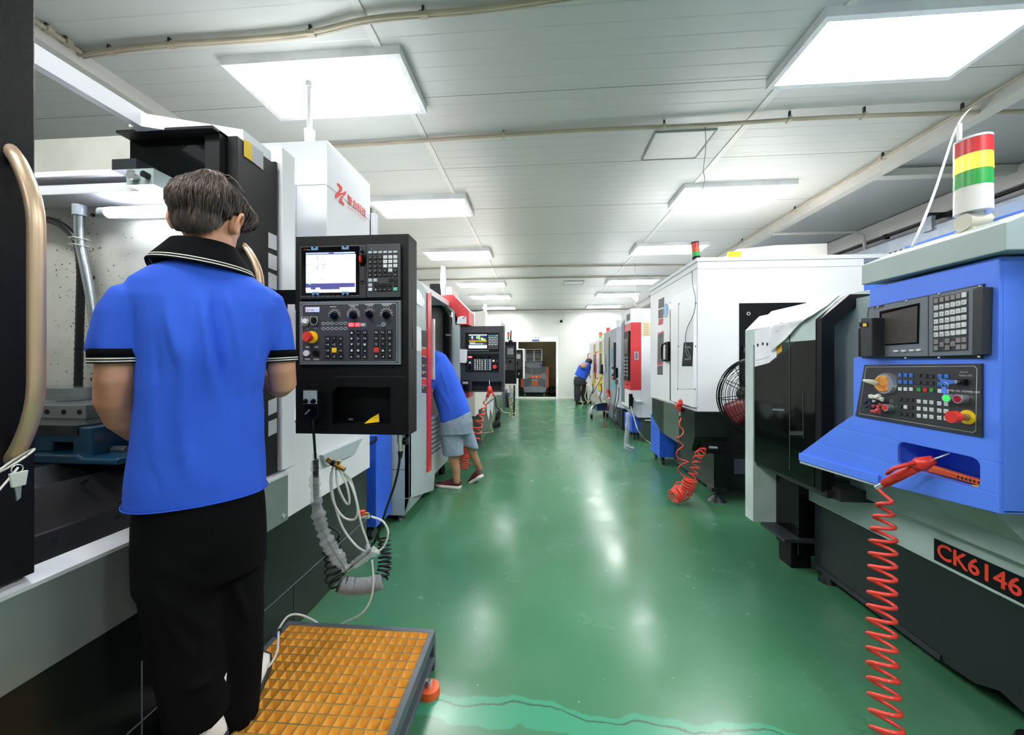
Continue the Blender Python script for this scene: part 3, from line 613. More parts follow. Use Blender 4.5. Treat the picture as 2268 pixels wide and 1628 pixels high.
# display unit
du = Fr((P(667, 660).x, Yc, P(667, 660).z), (1, 0, 0), (0, 0, 1), (0, -1, 0))
K = (P(889, 600).x-P(667, 600).x)/222
def U(px): return (px-667)*K
def V(py): return (660-py)*K
b = MB(); fbox(b, du, U(668), U(815), V(663), V(551), 0, .012, DKGREY); fbox(b, du, U(816), U(889), V(662), V(550), 0, .012, PANELG)
fbox(b, du, U(672), U(800), V(656), V(553), .012, .014, BLACKG); dp = b.obj('display_unit', cc, bevel=.001)
MB().box(P(683, 1).x, P(791.5, 1).x, Yc-.016, Yc-.014, P(1, 648.5).z, P(1, 565).z, SCREENW).obj('screen', dp, label='lit white screen')
f2 = Fr(du.p(0, 0, .0162), du.R, du.U, du.N); b = MB(); SB = mat('screen_blue', '8FA0E8', .4, emit=.5); SP = mat('screen_violet', '4A4A86', .4, emit=.25); SG = mat('screen_text', '8A93A8', .5, emit=.1)
fbox(b, f2, U(683), U(791.5), V(644), V(631), 0, .0003, SP); fbox(b, f2, U(683), U(791.5), V(568.5), V(565.5), 0, .0003, SB); fbox(b, f2, U(734), U(745), V(568.5), V(565), .0003, .0006, SP)
for (x0, x1) in ((683, 694), (705, 715), (758, 791)): fbox(b, f2, U(x0), U(x1), V(646), V(640), .0003, .0006, SCREENW)
for r0 in (572, 592):
    for k in range(4):
        for (x, wd) in ((685, 2), (706, 6), (720, 3)): fbox(b, f2, U(x), U(x+wd), V(r0+k*2.6+1.3), V(r0+k*2.6), 0, .0004, SG)
for (x, y, wd) in ((684, 590, 10), (720, 590, 9), (715, 621, 7), (722, 625, 4), (722, 628, 3), (775, 617, 2), (775, 624, 3), (742, 571, 5), (765, 573, 2), (780, 573, 2)): fbox(b, f2, U(x), U(x+wd), V(y+1.2), V(y), 0, .0004, SG)
fbox(b, f2, U(690), U(694), V(634), V(631.5), .0003, .0006, GREENL); fbox(b, f2, U(683), U(742), V(608.6), V(608), 0, .0004, SG); fbox(b, f2, U(741.6), U(742), V(625), V(575), 0, .0004, SG)
b.obj('screen_graphics', dp)
b = MB(); CLIPB = mat('blue_tape_clip', '5F89B5', .5)
for (x, y) in ((695, 553), (763, 553), (697, 649), (763, 649)): fbox(b, f2, U(x), U(x+15), V(y+7), V(y), -.002, .001, CLIPB); fbox(b, f2, U(x+5), U(x+10), V(y+(3 if y < 600 else 7)), V(y+(0 if y < 600 else 4)), .001, .0012, BLACKG)
b.obj('corner_clip', dp)
b = MB(); fr3 = Fr(du.p(U(676), V(560), .0142), du.R, du.U, du.N)
for (dx, dy) in ((0, 0), (3.2, 0), (1.6, 2.4)): b.add([fr3.p((dx+1.6)*K, dy*K+2.2*K), fr3.p((dx+.6)*K, (dy+1.1)*K), fr3.p((dx+1.6)*K, dy*K), fr3.p((dx+2.6)*K, (dy+1.1)*K)], [(0, 3, 2, 1)], REDP)
b.text('MITSUBISHI', fr3.p(6*K, .3*K), du.R, du.U, 2.4*K, LEGEND, sx=.8); b.obj('badge', dp)
for k in range(12): key(Fr(du.p(0, 0, .012), du.R, du.U, du.N), U(677.5+k*10.75), V(658.3), 7*K, .003, MIDGREY, dp, 'soft_key', s2=1.8*K)
b = MB(); fbox(b, du, U(802), U(812), V(596), V(573), .012, .013, BLACKG); fbox(b, du, U(804), U(807), V(588), V(576), .013, .03, REDP); fbox(b, du, U(802), U(812), V(632), V(597), .012, .0145, DKGREY); fbox(b, du, U(802.5), U(811.5), V(629), V(627), .0145, .015, BLACKG); b.obj('card_slot', dp)
MB().tube([du.p(U(800), V(557), .016), du.p(U(806), V(562), .02), du.p(U(811), V(572), .018), du.p(U(813), V(590), .013)], [.002, .006, .007, .004], BLACKG, 8).obj('slot_cover', dp)
kf = Fr(du.p(0, 0, .012), du.R, du.U, du.N); kx = [824.3+k*10.9 for k in range(6)]; ky = [567.5, 578, 587.3, 596.5, 605.7, 615]
rows = ['', 'OABXYZ', 'GUVFDL']
for r, y in enumerate(ky):
    for c, x in enumerate(kx):
        if r == 0: key(kf, U(x), V(y), 8*K, .004, LTGREY, dp, s2=5*K)
        elif c > 2 and (r < 4 or (r == 4 and c == 4)): key(kf, U(x), V(y), 8.2*K, .004, KEYW, dp, s2=7*K, glyph='789456123 0'[min((r-1)*3+c-3, 10)] if r < 4 else '0', gm=INK)
        else: key(kf, U(x), V(y), 8.2*K, .004, KEYK, dp, s2=7.2*K, glyph='OABG78NXYUVWFDL9-QRPZEIJKMS=/HT'[r*6+c-6] if r < 6 else None)
for x, y, m_ in ((824.5, 626, LTGREY), (835.5, 626, LTGREY), (868, 626, KEYK), (878.8, 626, KEYK), (824.5, 636, LTGREY), (836.5, 636, KEYK), (846.5, 636, KEYK), (856, 636, KEYK), (866.5, 636, KEYK), (878.8, 636, KEYK), (824.5, 645.5, KEYW), (836.5, 645.5, KEYK), (846.5, 645.5, KEYK), (856, 645.5, KEYK), (866.5, 645.5, KEYK), (878.8, 645.5, mat('mint_key', '5CC7A0', .4))):
    key(kf, U(x), V(y), 8.2*K, .004, m_, dp, s2=7*K, glyph={836.5: '▲', 846.5: '←', 856: '↓', 866.5: '→'}.get(x) if m_ is KEYK and y > 640 else None)
MB().ball(kf.p(U(827), V(559.5), .001), .0014, GREENL, 6).obj('indicator', dp)
# operator panel
op = MB(); fbox(op, du, U(667), U(889), V(803.5), V(669), 0, .01, MIDGREY); fbox(op, du, U(670), U(884), V(800), V(672.5), .01, .011, PANELG); opn = op.obj('operator_panel', cc, bevel=.0015)
of = Fr(du.p(0, 0, .011), du.R, du.U, du.N)
b = MB(); outline(b, of, U(672.5), U(882), V(798.5), V(674.5), .0014, LEGEND)
fbox(b, of, U(680), U(712.5), V(692.5), V(680.5), 0, .001, SIGNB); fbox(b, of, U(681), U(712), V(691.5), V(681), .001, .0013, PAPER)
b.text('/Jtinet', of.p(U(682.5), V(689), .0014), of.R, of.U, 7.5*K, mat('violet_print', '8A5AC0', .5), sx=1.0).text('智能', of.p(U(701), V(688.7), .0015), of.R, of.U, 5.5*K, SB)
for (x, y, w_) in ((735, 680, 14), (776, 677, 22), (812, 676, 20), (848, 676, 22), (851, 679, 14), (780, 680, 10), (817, 679, 12)): fbox(b, of, U(x), U(x+w_), V(y+1.3), V(y), 0, .0004, LEGEND)
for (x, y, s_) in ((679, 790.5, 12), (699, 790.5, 12), (681, 764.5, 8), (701, 764.5, 8), (681, 725, 8), (700, 725, 8), (838, 720, 10)):
    for j in (0, 2.2): fbox(b, of, U(x), U(x+s_), V(y+j+1.2), V(y+j), 0, .0004, MIDGREY if y < 730 else LEGEND)
for u_, v_, r_, a0, a1, n_ in ((745.5, 698, 9.4, -10, 190, 9), (787, 697, 10, -20, 200, 17), (822.5, 695, 7.5, 30, 150, 5), (859, 697, 10, -10, 190, 9)): dial_marks(b, of, U(u_), V(v_), r_*K, a0, a1, n_)
for r in range(2):
    for c in range(6):
        x, y = 720.5+c*9.75, 716+r*11; pts = [(math.cos(q)*4*K, math.sin(q)*3*K) for q in [2*math.pi*j/16 for j in range(16)]]; n = 16
        b.add([of.p(U(x)+p, V(y)+q, .0004) for p, q in pts]+[of.p(U(x)+p*.78, V(y)+q*.72, .0004) for p, q in pts], [(i, (i+1) % n, n+(i+1) % n, n+i) for i in range(n)], LEGEND)
b.obj('printed_markings', opn)
for u_, v_, a_ in ((745, 700.5, .1), (787, 699.5, 1.7), (822.5, 698, 1.8), (859.5, 700, .7)):
    b = MB(); knob(b, of, U(u_), V(v_), 6.2*K, 9*K, a_); b.obj('knob', opn)
for (u_, v_, lid) in ((682.5, 711, WHITE), (702, 710, BLACKG)):
    b = MB(); b.cyl(of.p(U(u_), V(v_)), of.p(U(u_), V(v_), .012), 5.6*K, lid, n=20); b.tube([of.p(U(u_)+x*8*K, V(v_)+y*9*K, .01) for x, y in ((-.9, .9), (.9, .9), (1, -.3), (.5, -1), (-.5, -1), (-1, -.3), (-.9, .9))], .0012, CLEAR, 6); b.obj('guarded_button', opn)
for (u_, v_, m_) in ((684, 779.5, WHITE), (705, 780, BLACKS)): MB().cyl(of.p(U(u_), V(v_)), of.p(U(u_), V(v_), .008), 6.3*K, m_, n=22).obj('push_button', opn)
es = MB().cyl(of.p(U(695.5), V(745.5)), of.p(U(695.5), V(745.5), .006), 13.2*K, YELLOW, n=28).obj('emergency_stop', opn, label='red mushroom button on a yellow ring')
MB().cyl(of.p(U(694.5), V(745.5), .006), of.p(U(693.5), V(745.3), .02), 6*K, REDP, 9*K, n=24).cyl(of.p(U(693.5), V(745.3), .02), of.p(U(692), V(745), .032), 10.8*K, REDP, 10.2*K, n=28).obj('mushroom_button', opn)
b = MB()
for x, s_ in ((782, '02'), (796, '15'), (808, '88')): fbox(b, of, U(x-6), U(x+6.5), V(723.5), V(715), 0, .001, mat('led_window', 'C84048', .3, emit=.5) if x < 800 else MIDGREY); b.text(s_, of.p(U(x), V(722.2), .0011), of.R, of.U, 8*K, LEDR if x < 800 else LEGEND, 'CENTER', thick=.03)
b.obj('digit_display', opn)
MB().cyl(of.p(U(853.5), V(719.5)), of.p(U(853.5), V(719.5), .006), 4.8*K, CHROME).cyl(of.p(U(853.5), V(719.5), .006), of.p(U(853.5), V(719.5), .0062), 1.2*K, BLACKG).obj('key_lock', opn)
gl = ['+5', '*', '-5', '+4', '+Z', '-Y', '+X', None, '-X', '+Y', '-Z', '-4']
for k in range(12):
    x, y = 730.7+(k % 3)*14.3, 748+(k//3)*12.6; key(of, U(x), V(y), 10.3*K, .004, YELLOW if k == 7 else KEYK, opn, glyph=gl[k])
g2 = ['▲', '—', 'F3', '▶', '▷', 'F4', '▼', '▽', '■', '●', '◆', '◢', '◣', '▤', '△']
for k in range(15): key(of, U(784+(k % 3)*14.3), V(735.3+(k//3)*12.7), 10.3*K, .004, KEYK, opn, glyph=g2[k])
g3 = ['F0', 'F1', 'F2', '○', '✕', '◇', '□', '⊤', '◇', None, '▲', '☆', '▦', '◢', '◥']
for k in range(15): key(of, U(837.5+(k % 3)*14.6), V(735.3+(k//3)*12.6), 10.3*K, .004, REDP if k == 9 else KEYK, opn, glyph=g3[k])
# things in the tray
t = thing('yellow_card', 'folded yellow card lying in the tray of the nearest control cabinet', 'card', (P(820, 930).x, Yc+.05, tz0))
MB().prism([(P(804, 1).x, Yc+.01, tz0+.002), (P(833, 1).x, Yc+.03, tz0+.006), (P(822, 1).x, Yc+.075, tz0+.035), (P(808, 1).x, Yc+.06, tz0+.018)], (0, 0, .0015), YELLOW).obj('card_sheet', t)
MB().ball((P(763, 1).x, Yc+.05, tz0+.011), .012, DSTEEL, 8, (1.4, 1, .8)).obj('scrap_piece', cat='scrap', label='small dark rounded scrap piece at the left of the cabinet tray')
# handwheel pendant
hw = thing('handwheel_pendant', 'black handwheel pendant clipped to the nearest control cabinet with its cord wrapped in plastic', 'handwheel', (P(690, 940).x, Yc-.03, P(1, 940).z))
hx0, hx1 = P(672, 1, 1.47).x, P(706, 1, 1.47).x; hz0, hz1 = P(1, 930, 1.47).z, P(1, 862, 1.47).z
hb_ = MB().prism([(x, Yc-.001, z) for x, z in rrect(hx0, hx1, hz0, hz1, .018)], (0, -.034, 0), BLACKS).obj('pendant_body', hw, bevel=.003)
f4 = Fr(((hx0+hx1)/2, Yc-.0355, 0), (1, 0, 0), (0, 0, 1), (0, -1, 0))
MB().box(hx0+.004, hx1-.004, Yc-.037, Yc-.035, P(1, 895, 1.47).z, hz1-.006, LTGREY).obj('faceplate', hw)
for dx in (-.018, .016):
    b = MB(); knob(b, Fr(f4.p(dx, P(1, 889, 1.47).z, .001), f4.R, f4.U, f4.N), 0, 0, .008, .014, 2.2); b.obj('selector_knob', hw)
b = MB(); wz = P(1, 912, 1.47).z; b.cyl(f4.p(0, wz), f4.p(0, wz, .008), .026, BLACKG, n=28).cyl(f4.p(0, wz, .008), f4.p(0, wz, .018), .018, BLACKG, .016, n=24)
fbox(b, Fr(f4.p(0, wz, .018), (Vector(f4.R)+Vector(f4.U)).normalized(), (Vector(f4.U)-Vector(f4.R)).normalized(), f4.N), -.014, .014, -.003, .003, 0, .002, MIDGREY); b.obj('handwheel', hw)
MB().tube([f4.p(-.012, hz1-.002, -.02), f4.p(-.01, hz1+.014, -.012), f4.p(.01, hz1+.014, -.012), f4.p(.012, hz1-.002, -.02)], .003, BLACKS, 8).obj('hanging_loop', hw)
# cord: straight, then a coiled run inside a plastic sleeve down to the hanging elbow
def seq(pts, n=6): return spline([at(x, y, Y=Y) for x, y, Y in pts], n)
MB().tube(seq([(693, 930, 1.48), (694, 950, 1.5), (696, 975, 1.52), (698, 1005, 1.53), (699, 1020, 1.54)]), .0055, CABLE, 8).obj('cord', hw)
MB().cyl(f4.p(0, hz0, -.017), f4.p(.002, hz0-.03, -.017), .008, CABLE, .006).obj('strain_relief', hw)
run = seq([(699, 1018, 1.54), (700, 1090, 1.55), (705, 1140, 1.55), (716, 1175, 1.55)])
MB().tube(helix(run, .0095, 44, 10), .0032, CABLE, 6).obj('coiled_cord', hw)
MB().tube(seq([(716, 1175, 1.55), (735, 1215, 1.56), (758, 1250, 1.57), (768, 1262, 1.57), (790, 1245, 1.58), (818, 1222, 1.6), (825, 1200, 1.6)]), .005, CABLE, 8).obj('cord', hw)
sl = seq([(698, 1005, 1.54), (697, 1060, 1.55), (702, 1120, 1.55), (712, 1165, 1.55), (728, 1205, 1.56), (752, 1240, 1.57), (768, 1262, 1.57)], 8)
def crinkle(pts, base, seed, amp=.25):
    r_ = random.Random(seed); return [base(i/(len(pts)-1))*(1+r_.uniform(-amp, amp)) for i in range(len(pts))]
MB().tube(sl, crinkle(sl, lambda s: .009+.017*math.sin(min(s*2.2, 1)*math.pi/2) if s < .9 else .02, 5), FILM, 14).obj('plastic_sleeve', hw, label='clear crinkled plastic sleeve')
s2 = seq([(766, 1262, 1.57), (785, 1250, 1.58), (805, 1236, 1.59), (820, 1224, 1.6), (828, 1215, 1.6)], 6)
MB().tube(s2, crinkle(s2, lambda s: .013+.02*s, 8), FILM, 14, flat=.5).obj('plastic_sleeve', hw, label='flared end of the plastic sleeve')
# main cabinet cable on the right: connector, black line and coil
cb2 = thing('cabinet_cable', 'black cable with metal connector running from the control cabinet to a floor coil', 'cable', (P(885, 980).x, Yc+.05, .1))
q = P(887, 962, Yc+.05)
MB().cyl(q, q-Vector((0, 0, .035)), .017, CHROME).cyl(q-Vector((0, 0, .035)), q-Vector((0, 0, .07)), .014, CHROME, .012).obj('connector', cb2)
MB().cyl(q+Vector((.014, .0, -.028)), q+Vector((.03, 0, -.028)), .016, BLACKS).obj('connector_cap', cb2)
MB().cyl(q-Vector((0, 0, .068)), q-Vector((.001, 0, .1)), .012, CABLE, .008).obj('boot', cb2)
MB().tube(seq([(887, 1000, 1.55), (882, 1040, 1.57), (872, 1080, 1.6), (858, 1120, 1.65), (845, 1160, 1.7), (832, 1195, 1.72), (820, 1215, 1.72)]), .0055, CABLE, 8).obj('cord', cb2)
MB().tube(seq([(845, 1160, 1.72), (838, 1180, 1.74), (840, 1192, 1.75), (858, 1190, 1.76), (864, 1182, 1.76)]), .0045, CABLE, 8).obj('cord', cb2)
cp = seq([(850, 1190, 1.75), (852, 1225, 1.72), (852, 1255, 1.7), (845, 1280, 1.68)])
MB().tube(helix(cp, lambda s: .026+.002*s, 9, 16, ref=(1, 0, 0)), .0048, CABLE, 8).obj('coiled_cord', cb2)
wr = seq([(845, 1288, 1.66), (815, 1297, 1.64), (780, 1298, 1.62), (750, 1292, 1.6)])
MB().tube(helix(wr, .03, 26, 14), .0048, DKGREY, 6).obj('coiled_cord', cb2)
wf = seq([(847, 1287, 1.66), (815, 1297, 1.64), (780, 1299, 1.62), (752, 1295, 1.6)], 8)
MB().tube(wf, crinkle(wf, lambda s: .036, 3, .06), FILM, 18).obj('plastic_wrap', cb2, label='crinkled film wrapped round the coil')
lp = seq([(750, 1292, 1.6), (740, 1272, 1.62), (736, 1235, 1.66), (735, 1200, 1.7)])
MB().tube(helix(lp, lambda s: .034+.004*math.sin(9*s), 7, 18, ref=(0, 1, 0)), .0045, CABLE, 8).obj('coiled_cord', cb2)
MB().tube(seq([(732, 1205, 1.7), (748, 1195, 1.68), (752, 1182, 1.68), (740, 1172, 1.72), (730, 1168, 1.76)]), .0045, CABLE, 8).obj('cord', cb2)
# clear air line bundle with brass valve
al = thing('air_line', 'looped clear plastic air tubes with a brass valve hanging under the control cabinet', 'air hose', (P(745, 1030).x, 1.6, .2))
for i, pts in enumerate((
    [(740, 1030, 1.6), (732, 1060, 1.6), (738, 1110, 1.6), (760, 1145, 1.6), (785, 1150, 1.6), (792, 1125, 1.6), (780, 1080, 1.61), (762, 1050, 1.62), (748, 1035, 1.6)],
    [(736, 1035, 1.61), (736, 1090, 1.62), (755, 1160, 1.62), (785, 1205, 1.62), (812, 1222, 1.62), (815, 1205, 1.62), (800, 1160, 1.62), (790, 1110, 1.62), (775, 1060, 1.62), (752, 1040, 1.6)],
    [(744, 1034, 1.59), (748, 1075, 1.59), (765, 1112, 1.59), (774, 1112, 1.59), (768, 1075, 1.59), (752, 1040, 1.59)],
    [(822, 1144, 1.64), (848, 1155, 1.64), (860, 1180, 1.64), (850, 1210, 1.64), (832, 1222, 1.63), (812, 1215, 1.62)],
    [(824, 1240, 1.6), (827, 1290, 1.6), (820, 1330, 1.6), (800, 1360, 1.59), (765, 1378, 1.6), (742, 1392, 1.6)])):
    MB().tube(seq(pts, 8), .0048, CLEAR, 10).obj('clear_tube', al)
p_ = seq([(714, 1392, 1.6), (697, 1376, 1.59), (665, 1362, 1.57), (640, 1364, 1.55), (622, 1385, 1.5), (617, 1400, 1.45), (614, 1440, 1.36), (600, 1470, 1.3), (580, 1485, 1.27), (562, 1482, 1.25)], 6)
for q in p_:
    if q.y < 1.57: q.z = max(q.z, .172)
MB().tube(p_, .0045, CLEAR, 10).obj('clear_tube', al, label='clear tube end lying over the platform')
q = at(617, 1402, Y=1.45); MB().cyl(q+Vector((0, .012, .008)), q-Vector((0, 0, 0)), .007, BLACKS).cyl(q, q-Vector((0, .014, .004)), .0075, SIGNB).obj('quick_connector', al)
q = P(748, 1025, 1.58)
MB().cyl(P(725, 1017, 1.58), P(735, 1024, 1.58), .012, BRASS, n=6, smooth=False).cyl(P(735, 1024, 1.58), P(742, 1028, 1.58), .013, BLACKS).cyl(P(742, 1028, 1.58), P(764, 1040, 1.58), .011, BRASS, n=6, smooth=False).cyl(P(752, 1020, 1.58), P(746, 1040, 1.58), .008, BRASS).obj('brass_valve', al, bevel=.001)
MB().cyl(P(796, 1145, 1.64), P(818, 1144, 1.64), .009, CHROME).cyl(P(800, 1138, 1.64), P(817, 1138, 1.64), .007, BRASS).cyl(P(803, 1140, 1.64), P(803, 1131, 1.64), .011, REDP).obj('valve_tap', al, label='metal tap with red knob')
# paper sheet between worker and cabinet
MB().prism([P(637, 674, 1.6), P(653, 674, 1.6), P(653, 770, 1.6), P(637, 770, 1.6)], (0, .001, 0), PAPER).obj('paper_sheet', cat='paper', label='white paper sheet taped to the machine post between worker and control cabinet')
# ------------------------------------------------------------------ step platform
pl = thing('step_platform', 'low dark steel step platform topped with an orange plastic grating', 'platform', (-.78, 1.0, 0))
px0, px1, py1, py0, pz = -1.11, -.448, 1.574, .45, .16; FRG = mat('platform_frame_paint', '4C545E', .4)
b = MB(); w_ = .022
for q in ((px0, px1, py1-w_, py1), (px0, px1, py0, py0+w_), (px0, px0+w_, py0+w_, py1-w_), (px1-w_, px1, py0+w_, py1-w_)): b.box(q[0], q[1], q[2], q[3], pz-.045, pz, FRG)
b.box(px1-w_, px1, py0+w_, py1-w_, .035, .06, FRG); b.obj('frame', pl, bevel=.002)
for x, y in ((px0+.012, py1-.012), (px1-.012, py1-.012), (px0+.012, py0+.012), (px1-.012, py0+.012)): MB().box(x-.012, x+.012, y-.012, y+.012, 0, pz-.045, FRG).obj('leg', pl)
GR = mat('orange_grating', 'E4AC48', .5, col2='D89C38', nscale=12); GRT = mat('worn_grating_edge', '8A7440', .5, col2='5E5A44', nscale=9, contrast=(.4, .5))
b = MB(); gx0, gx1, gy0, gy1 = px0+w_, px1-w_, py0+w_, py1-w_; nx, ny = 17, 28; sx_ = (gx1-gx0)/nx; sy_ = (gy1-gy0)/ny; zt_, zb_ = pz-.002, pz-.04
for i in range(nx+1):
    x = gx0+i*sx_; b.prism([(x-.002, gy0, zt_), (x+.002, gy0, zt_), (x+.012, gy0, zb_), (x-.012, gy0, zb_)], (0, gy1-gy0, 0), GR); b.box(x-.0016, x+.0016, gy0, gy1, zt_, zt_+.0006, GRT)
for j in range(ny+1):
    y = gy0+j*sy_; b.prism([(gx0, y-.002, zt_), (gx0, y+.002, zt_), (gx0, y+.012, zb_), (gx0, y-.012, zb_)], (gx1-gx0, 0, 0), GR); b.box(gx0, gx1, y-.0016, y+.0016, zt_, zt_+.0008, GRT)
b.obj('grating', pl, label='orange square mesh grating')
MB().box(gx0, gx1, gy0, gy1, zb_-.012, zb_-.006, GR).obj('drip_tray', pl)
q = at(951, 1528, Z=.012); MB().cyl((q.x, q.y, 0), (q.x, q.y, .026), .042, ORANGE, .038, n=26).cyl((q.x, q.y, .026), (q.x, q.y, .05), .012, CHROME).obj('foot_pad', pl, bevel=.003, label='orange round foot pad')
# blue cart edge behind the first machine
def cart(x0, x1, y0, y1, z0, z1, label, mt=BLUE2, group=None, handle=None):
    t = thing('tool_cart', label, 'cart', ((x0+x1)/2, (y0+y1)/2, 0), group); MB().box(x0, x1, y0, y1, z0, z1, mt).obj('cabinet_body', t, bevel=.004)
    b = MB()
    for k in (1, 2): z = z0+(z1-z0)*k/3; b.box(x0-.002, x0, y0+.02, y1-.02, z, z+.004, BLACKS)
    b.obj('drawer_gap', t)
    for x in (x0+.05, x1-.05):
        for y in (y0+.05, y1-.05):
            c = MB().box(x-.022, x+.022, y-.022, y+.022, .07, z0, DSTEEL).obj('caster', t); MB().cyl((x-.012, y, .038), (x+.012, y, .038), .038, DKGREY).obj('wheel', c)
    if handle: MB().tube(handle, .01, BLACKS, 8).obj('handle', t)
    return t
q = at(833, 1185, Y=2.64)
cart(-1.7, q.x, 2.64, 2.93, .1, at(820, 965, Y=2.64).z, 'blue tool cart squeezed between the white machining centre and the grey machine', handle=[at(816, 968, Y=2.6), at(816, 985, Y=2.58), at(833, 975, Y=2.58), at(833, 968, Y=2.64)])
# ------------------------------------------------------------------ people
def ell(c, a, b, n=28, rot=0., tilt=(0, 0, 1), pw=1.):
    "ring: a along X (turned by rot), b along Y, normal tilt"
    c = Vector(c); t = Vector(tilt).normalized(); x = Vector((math.cos(rot), math.sin(rot), 0)); x = (x - t*x.dot(t)).normalized(); y = t.cross(x)
    out = []
    for j in range(n):
        q = 2*math.pi*j/n; cs, s_ = math.cos(q), math.sin(q)
        out.append(c + x*a*math.copysign(abs(cs)**pw, cs) + y*b*math.copysign(abs(s_)**pw, s_))
    return out
def limb(b, pts, mt, n=20, ref=None, flat=1.):
    "pts: (point, radius)"
    P_ = [Vector(p) for p, r in pts]; b.tube(P_, [r for p, r in pts], mt, n, flat=flat, ref=ref)
    b.ball(P_[0], pts[0][1]*.98, mt, 8).ball(P_[-1], pts[-1][1]*.98, mt, 8); return b
def hand(b, wrist, d, up, mt, s=1., curl=.5, thumb=1):
    "palm, five fingers and thumb; d along the hand, up out of the back of it"
    w_ = Vector(wrist); d = Vector(d).normalized(); up = Vector(up); up = (up-d*up.dot(d)).normalized(); sd = d.cross(up)*thumb
    b.loft([[w_+d*t*s + sd*(math.cos(q)*a*s) + up*(math.sin(q)*h*s) for q in [2*math.pi*j/14 for j in range(14)]] for t, a, h in ((0, .026, .019), (.03, .034, .018), (.07, .042, .015), (.088, .04, .012))], mt)
    for k, ln in enumerate((.068, .076, .071, .056)):
        o = w_ + d*.08*s + sd*(.03-.02*k)*s; p = [o]; a = .15
        for L in (.45, .32, .25): a += curl*(.8+.1*k); p.append(p[-1] + (d*math.cos(a)-up*math.sin(a))*ln*L*s)
        b.tube([o-d*.02*s]+p, [.0095*s, .0092*s, .0085*s, .0078*s, .006*s], mt, 10); b.ball(p[-1], .0062*s, mt, 6)
    o = w_+d*.025*s+sd*.028*s; b.tube([o-sd*.01*s, o+(sd*.6+d*.5-up*.2)*.035*s, o+(sd*.7+d*1.1-up*.5)*.05*s, o+(sd*.5+d*1.8-up*.8)*.055*s], [.014*s, .012*s, .01*s, .007*s], mt, 10)
    return b
def head(b, c, yaw, pitch, mt, s=1.):
    "skull, jaw, nose and ears about the skull centre; yaw 0 looks along +Y"
    R = Matrix.Rotation(yaw, 3, 'Z') @ Matrix.Rotation(pitch, 3, 'X'); c = Vector(c); W_ = lambda x, y, z: c + R @ Vector((x*s, y*s, z*s))
    b.ball(c, 1, mt, 14, (.076*s, .096*s, .1*s), R)
    secs = [(-.02, .07, .085, .0), (-.05, .066, .078, .012), (-.08, .058, .068, .022), (-.105, .044, .052, .036), (-.122, .026, .03, .052)]
    b.loft([[W_(math.cos(q)*a, oy+math.sin(q)*d_, z) for q in [2*math.pi*j/20 for j in range(20)]] for z, a, d_, oy in secs], mt)
    b.loft([[W_(math.cos(q)*a, y+math.sin(q)*a*.5, z) for q in [2*math.pi*j/10 for j in range(10)]] for z, y, a in ((.0, .09, .008), (-.025, .102, .011), (-.045, .108, .016), (-.055, .098, .014))], mt)
    b.ball(W_(0, .088, -.078), .018*s, mt, 8, (1.3, .7, .5), R)
    for sx in (-1, 1): b.ball(W_(sx*.03, .08, .012), .016*s, mt, 8, (1.2, .6, .6), R)
    return W_
def ear(name, W_, sx, mt, parent):
    b = MB(); pts = []
    for k in range(17):
        q = math.radians(-70+250*k/16); pts.append(W_(sx*(.08+.016*math.sin(k/16*math.pi)), -.01-.018*math.cos(q), -.02+.033*math.sin(q)))
    b.tube(pts, [.0045]*17, mt, 8); b.loft([[W_(sx*.078+sx*o, -.008+math.cos(q)*a, -.018+math.sin(q)*h) for q in [2*math.pi*j/16 for j in range(16)]] for o, a, h in ((-.012, .022, .036), (.002, .021, .034), (.007, .014, .026), (.004, .006, .012))], mt)
    return b.obj(name, parent)
FA = [1.7]
def folds(cs, amp):
    "smooth cloth folds: list of (point a, point b, width, height)"
    def f(c, n):
        h = 0
        for a, b_, w_, s_ in cs:
            ab = b_-a; t = max(0, min(1, (c-a).dot(ab)/ab.length_squared)); d = (c-(a+ab*t)).length
            e = math.sin(math.pi*min(max(t, .04), .96)); h += s_*math.exp(-(d/(w_*.62))**2)*e
        return h*FA[0] + amp*mnoise.noise(Vector((c.x*7, c.y*7, c.z*2.6))) + amp*.35*mnoise.noise(Vector((c.x*16+c.z*6, c.y*16, c.z*9)))
    return f
# ---- worker at the near machine
YB = 1.08
w1 = thing('person', 'person in blue polo shirt and black trousers standing with back turned at the open machine', 'person', (-1.02, 1.06, .16))
VD = Vector((-.698, .716, 0)); VR = Vector((.716, .698, 0)); VA = .772   # the worker faces the machine, away from the viewer
def T(px, py, Y=1.08):
    p = at(px, py, Y=1.) - Vector((0, 0, EYE)); return Vector((0, 0, EYE)) + p*((1.47+Y-1.08)/p.dot(VD))
def span(pl, pr, py, b_, Y=YB, pw=.9, tilt=(0, 0, 1)):
    l, r = T(pl, py, Y), T(pr, py, Y); c = (l+r)/2; return ell(c, (r-l).length/2, b_, 32, VA, tilt, pw)
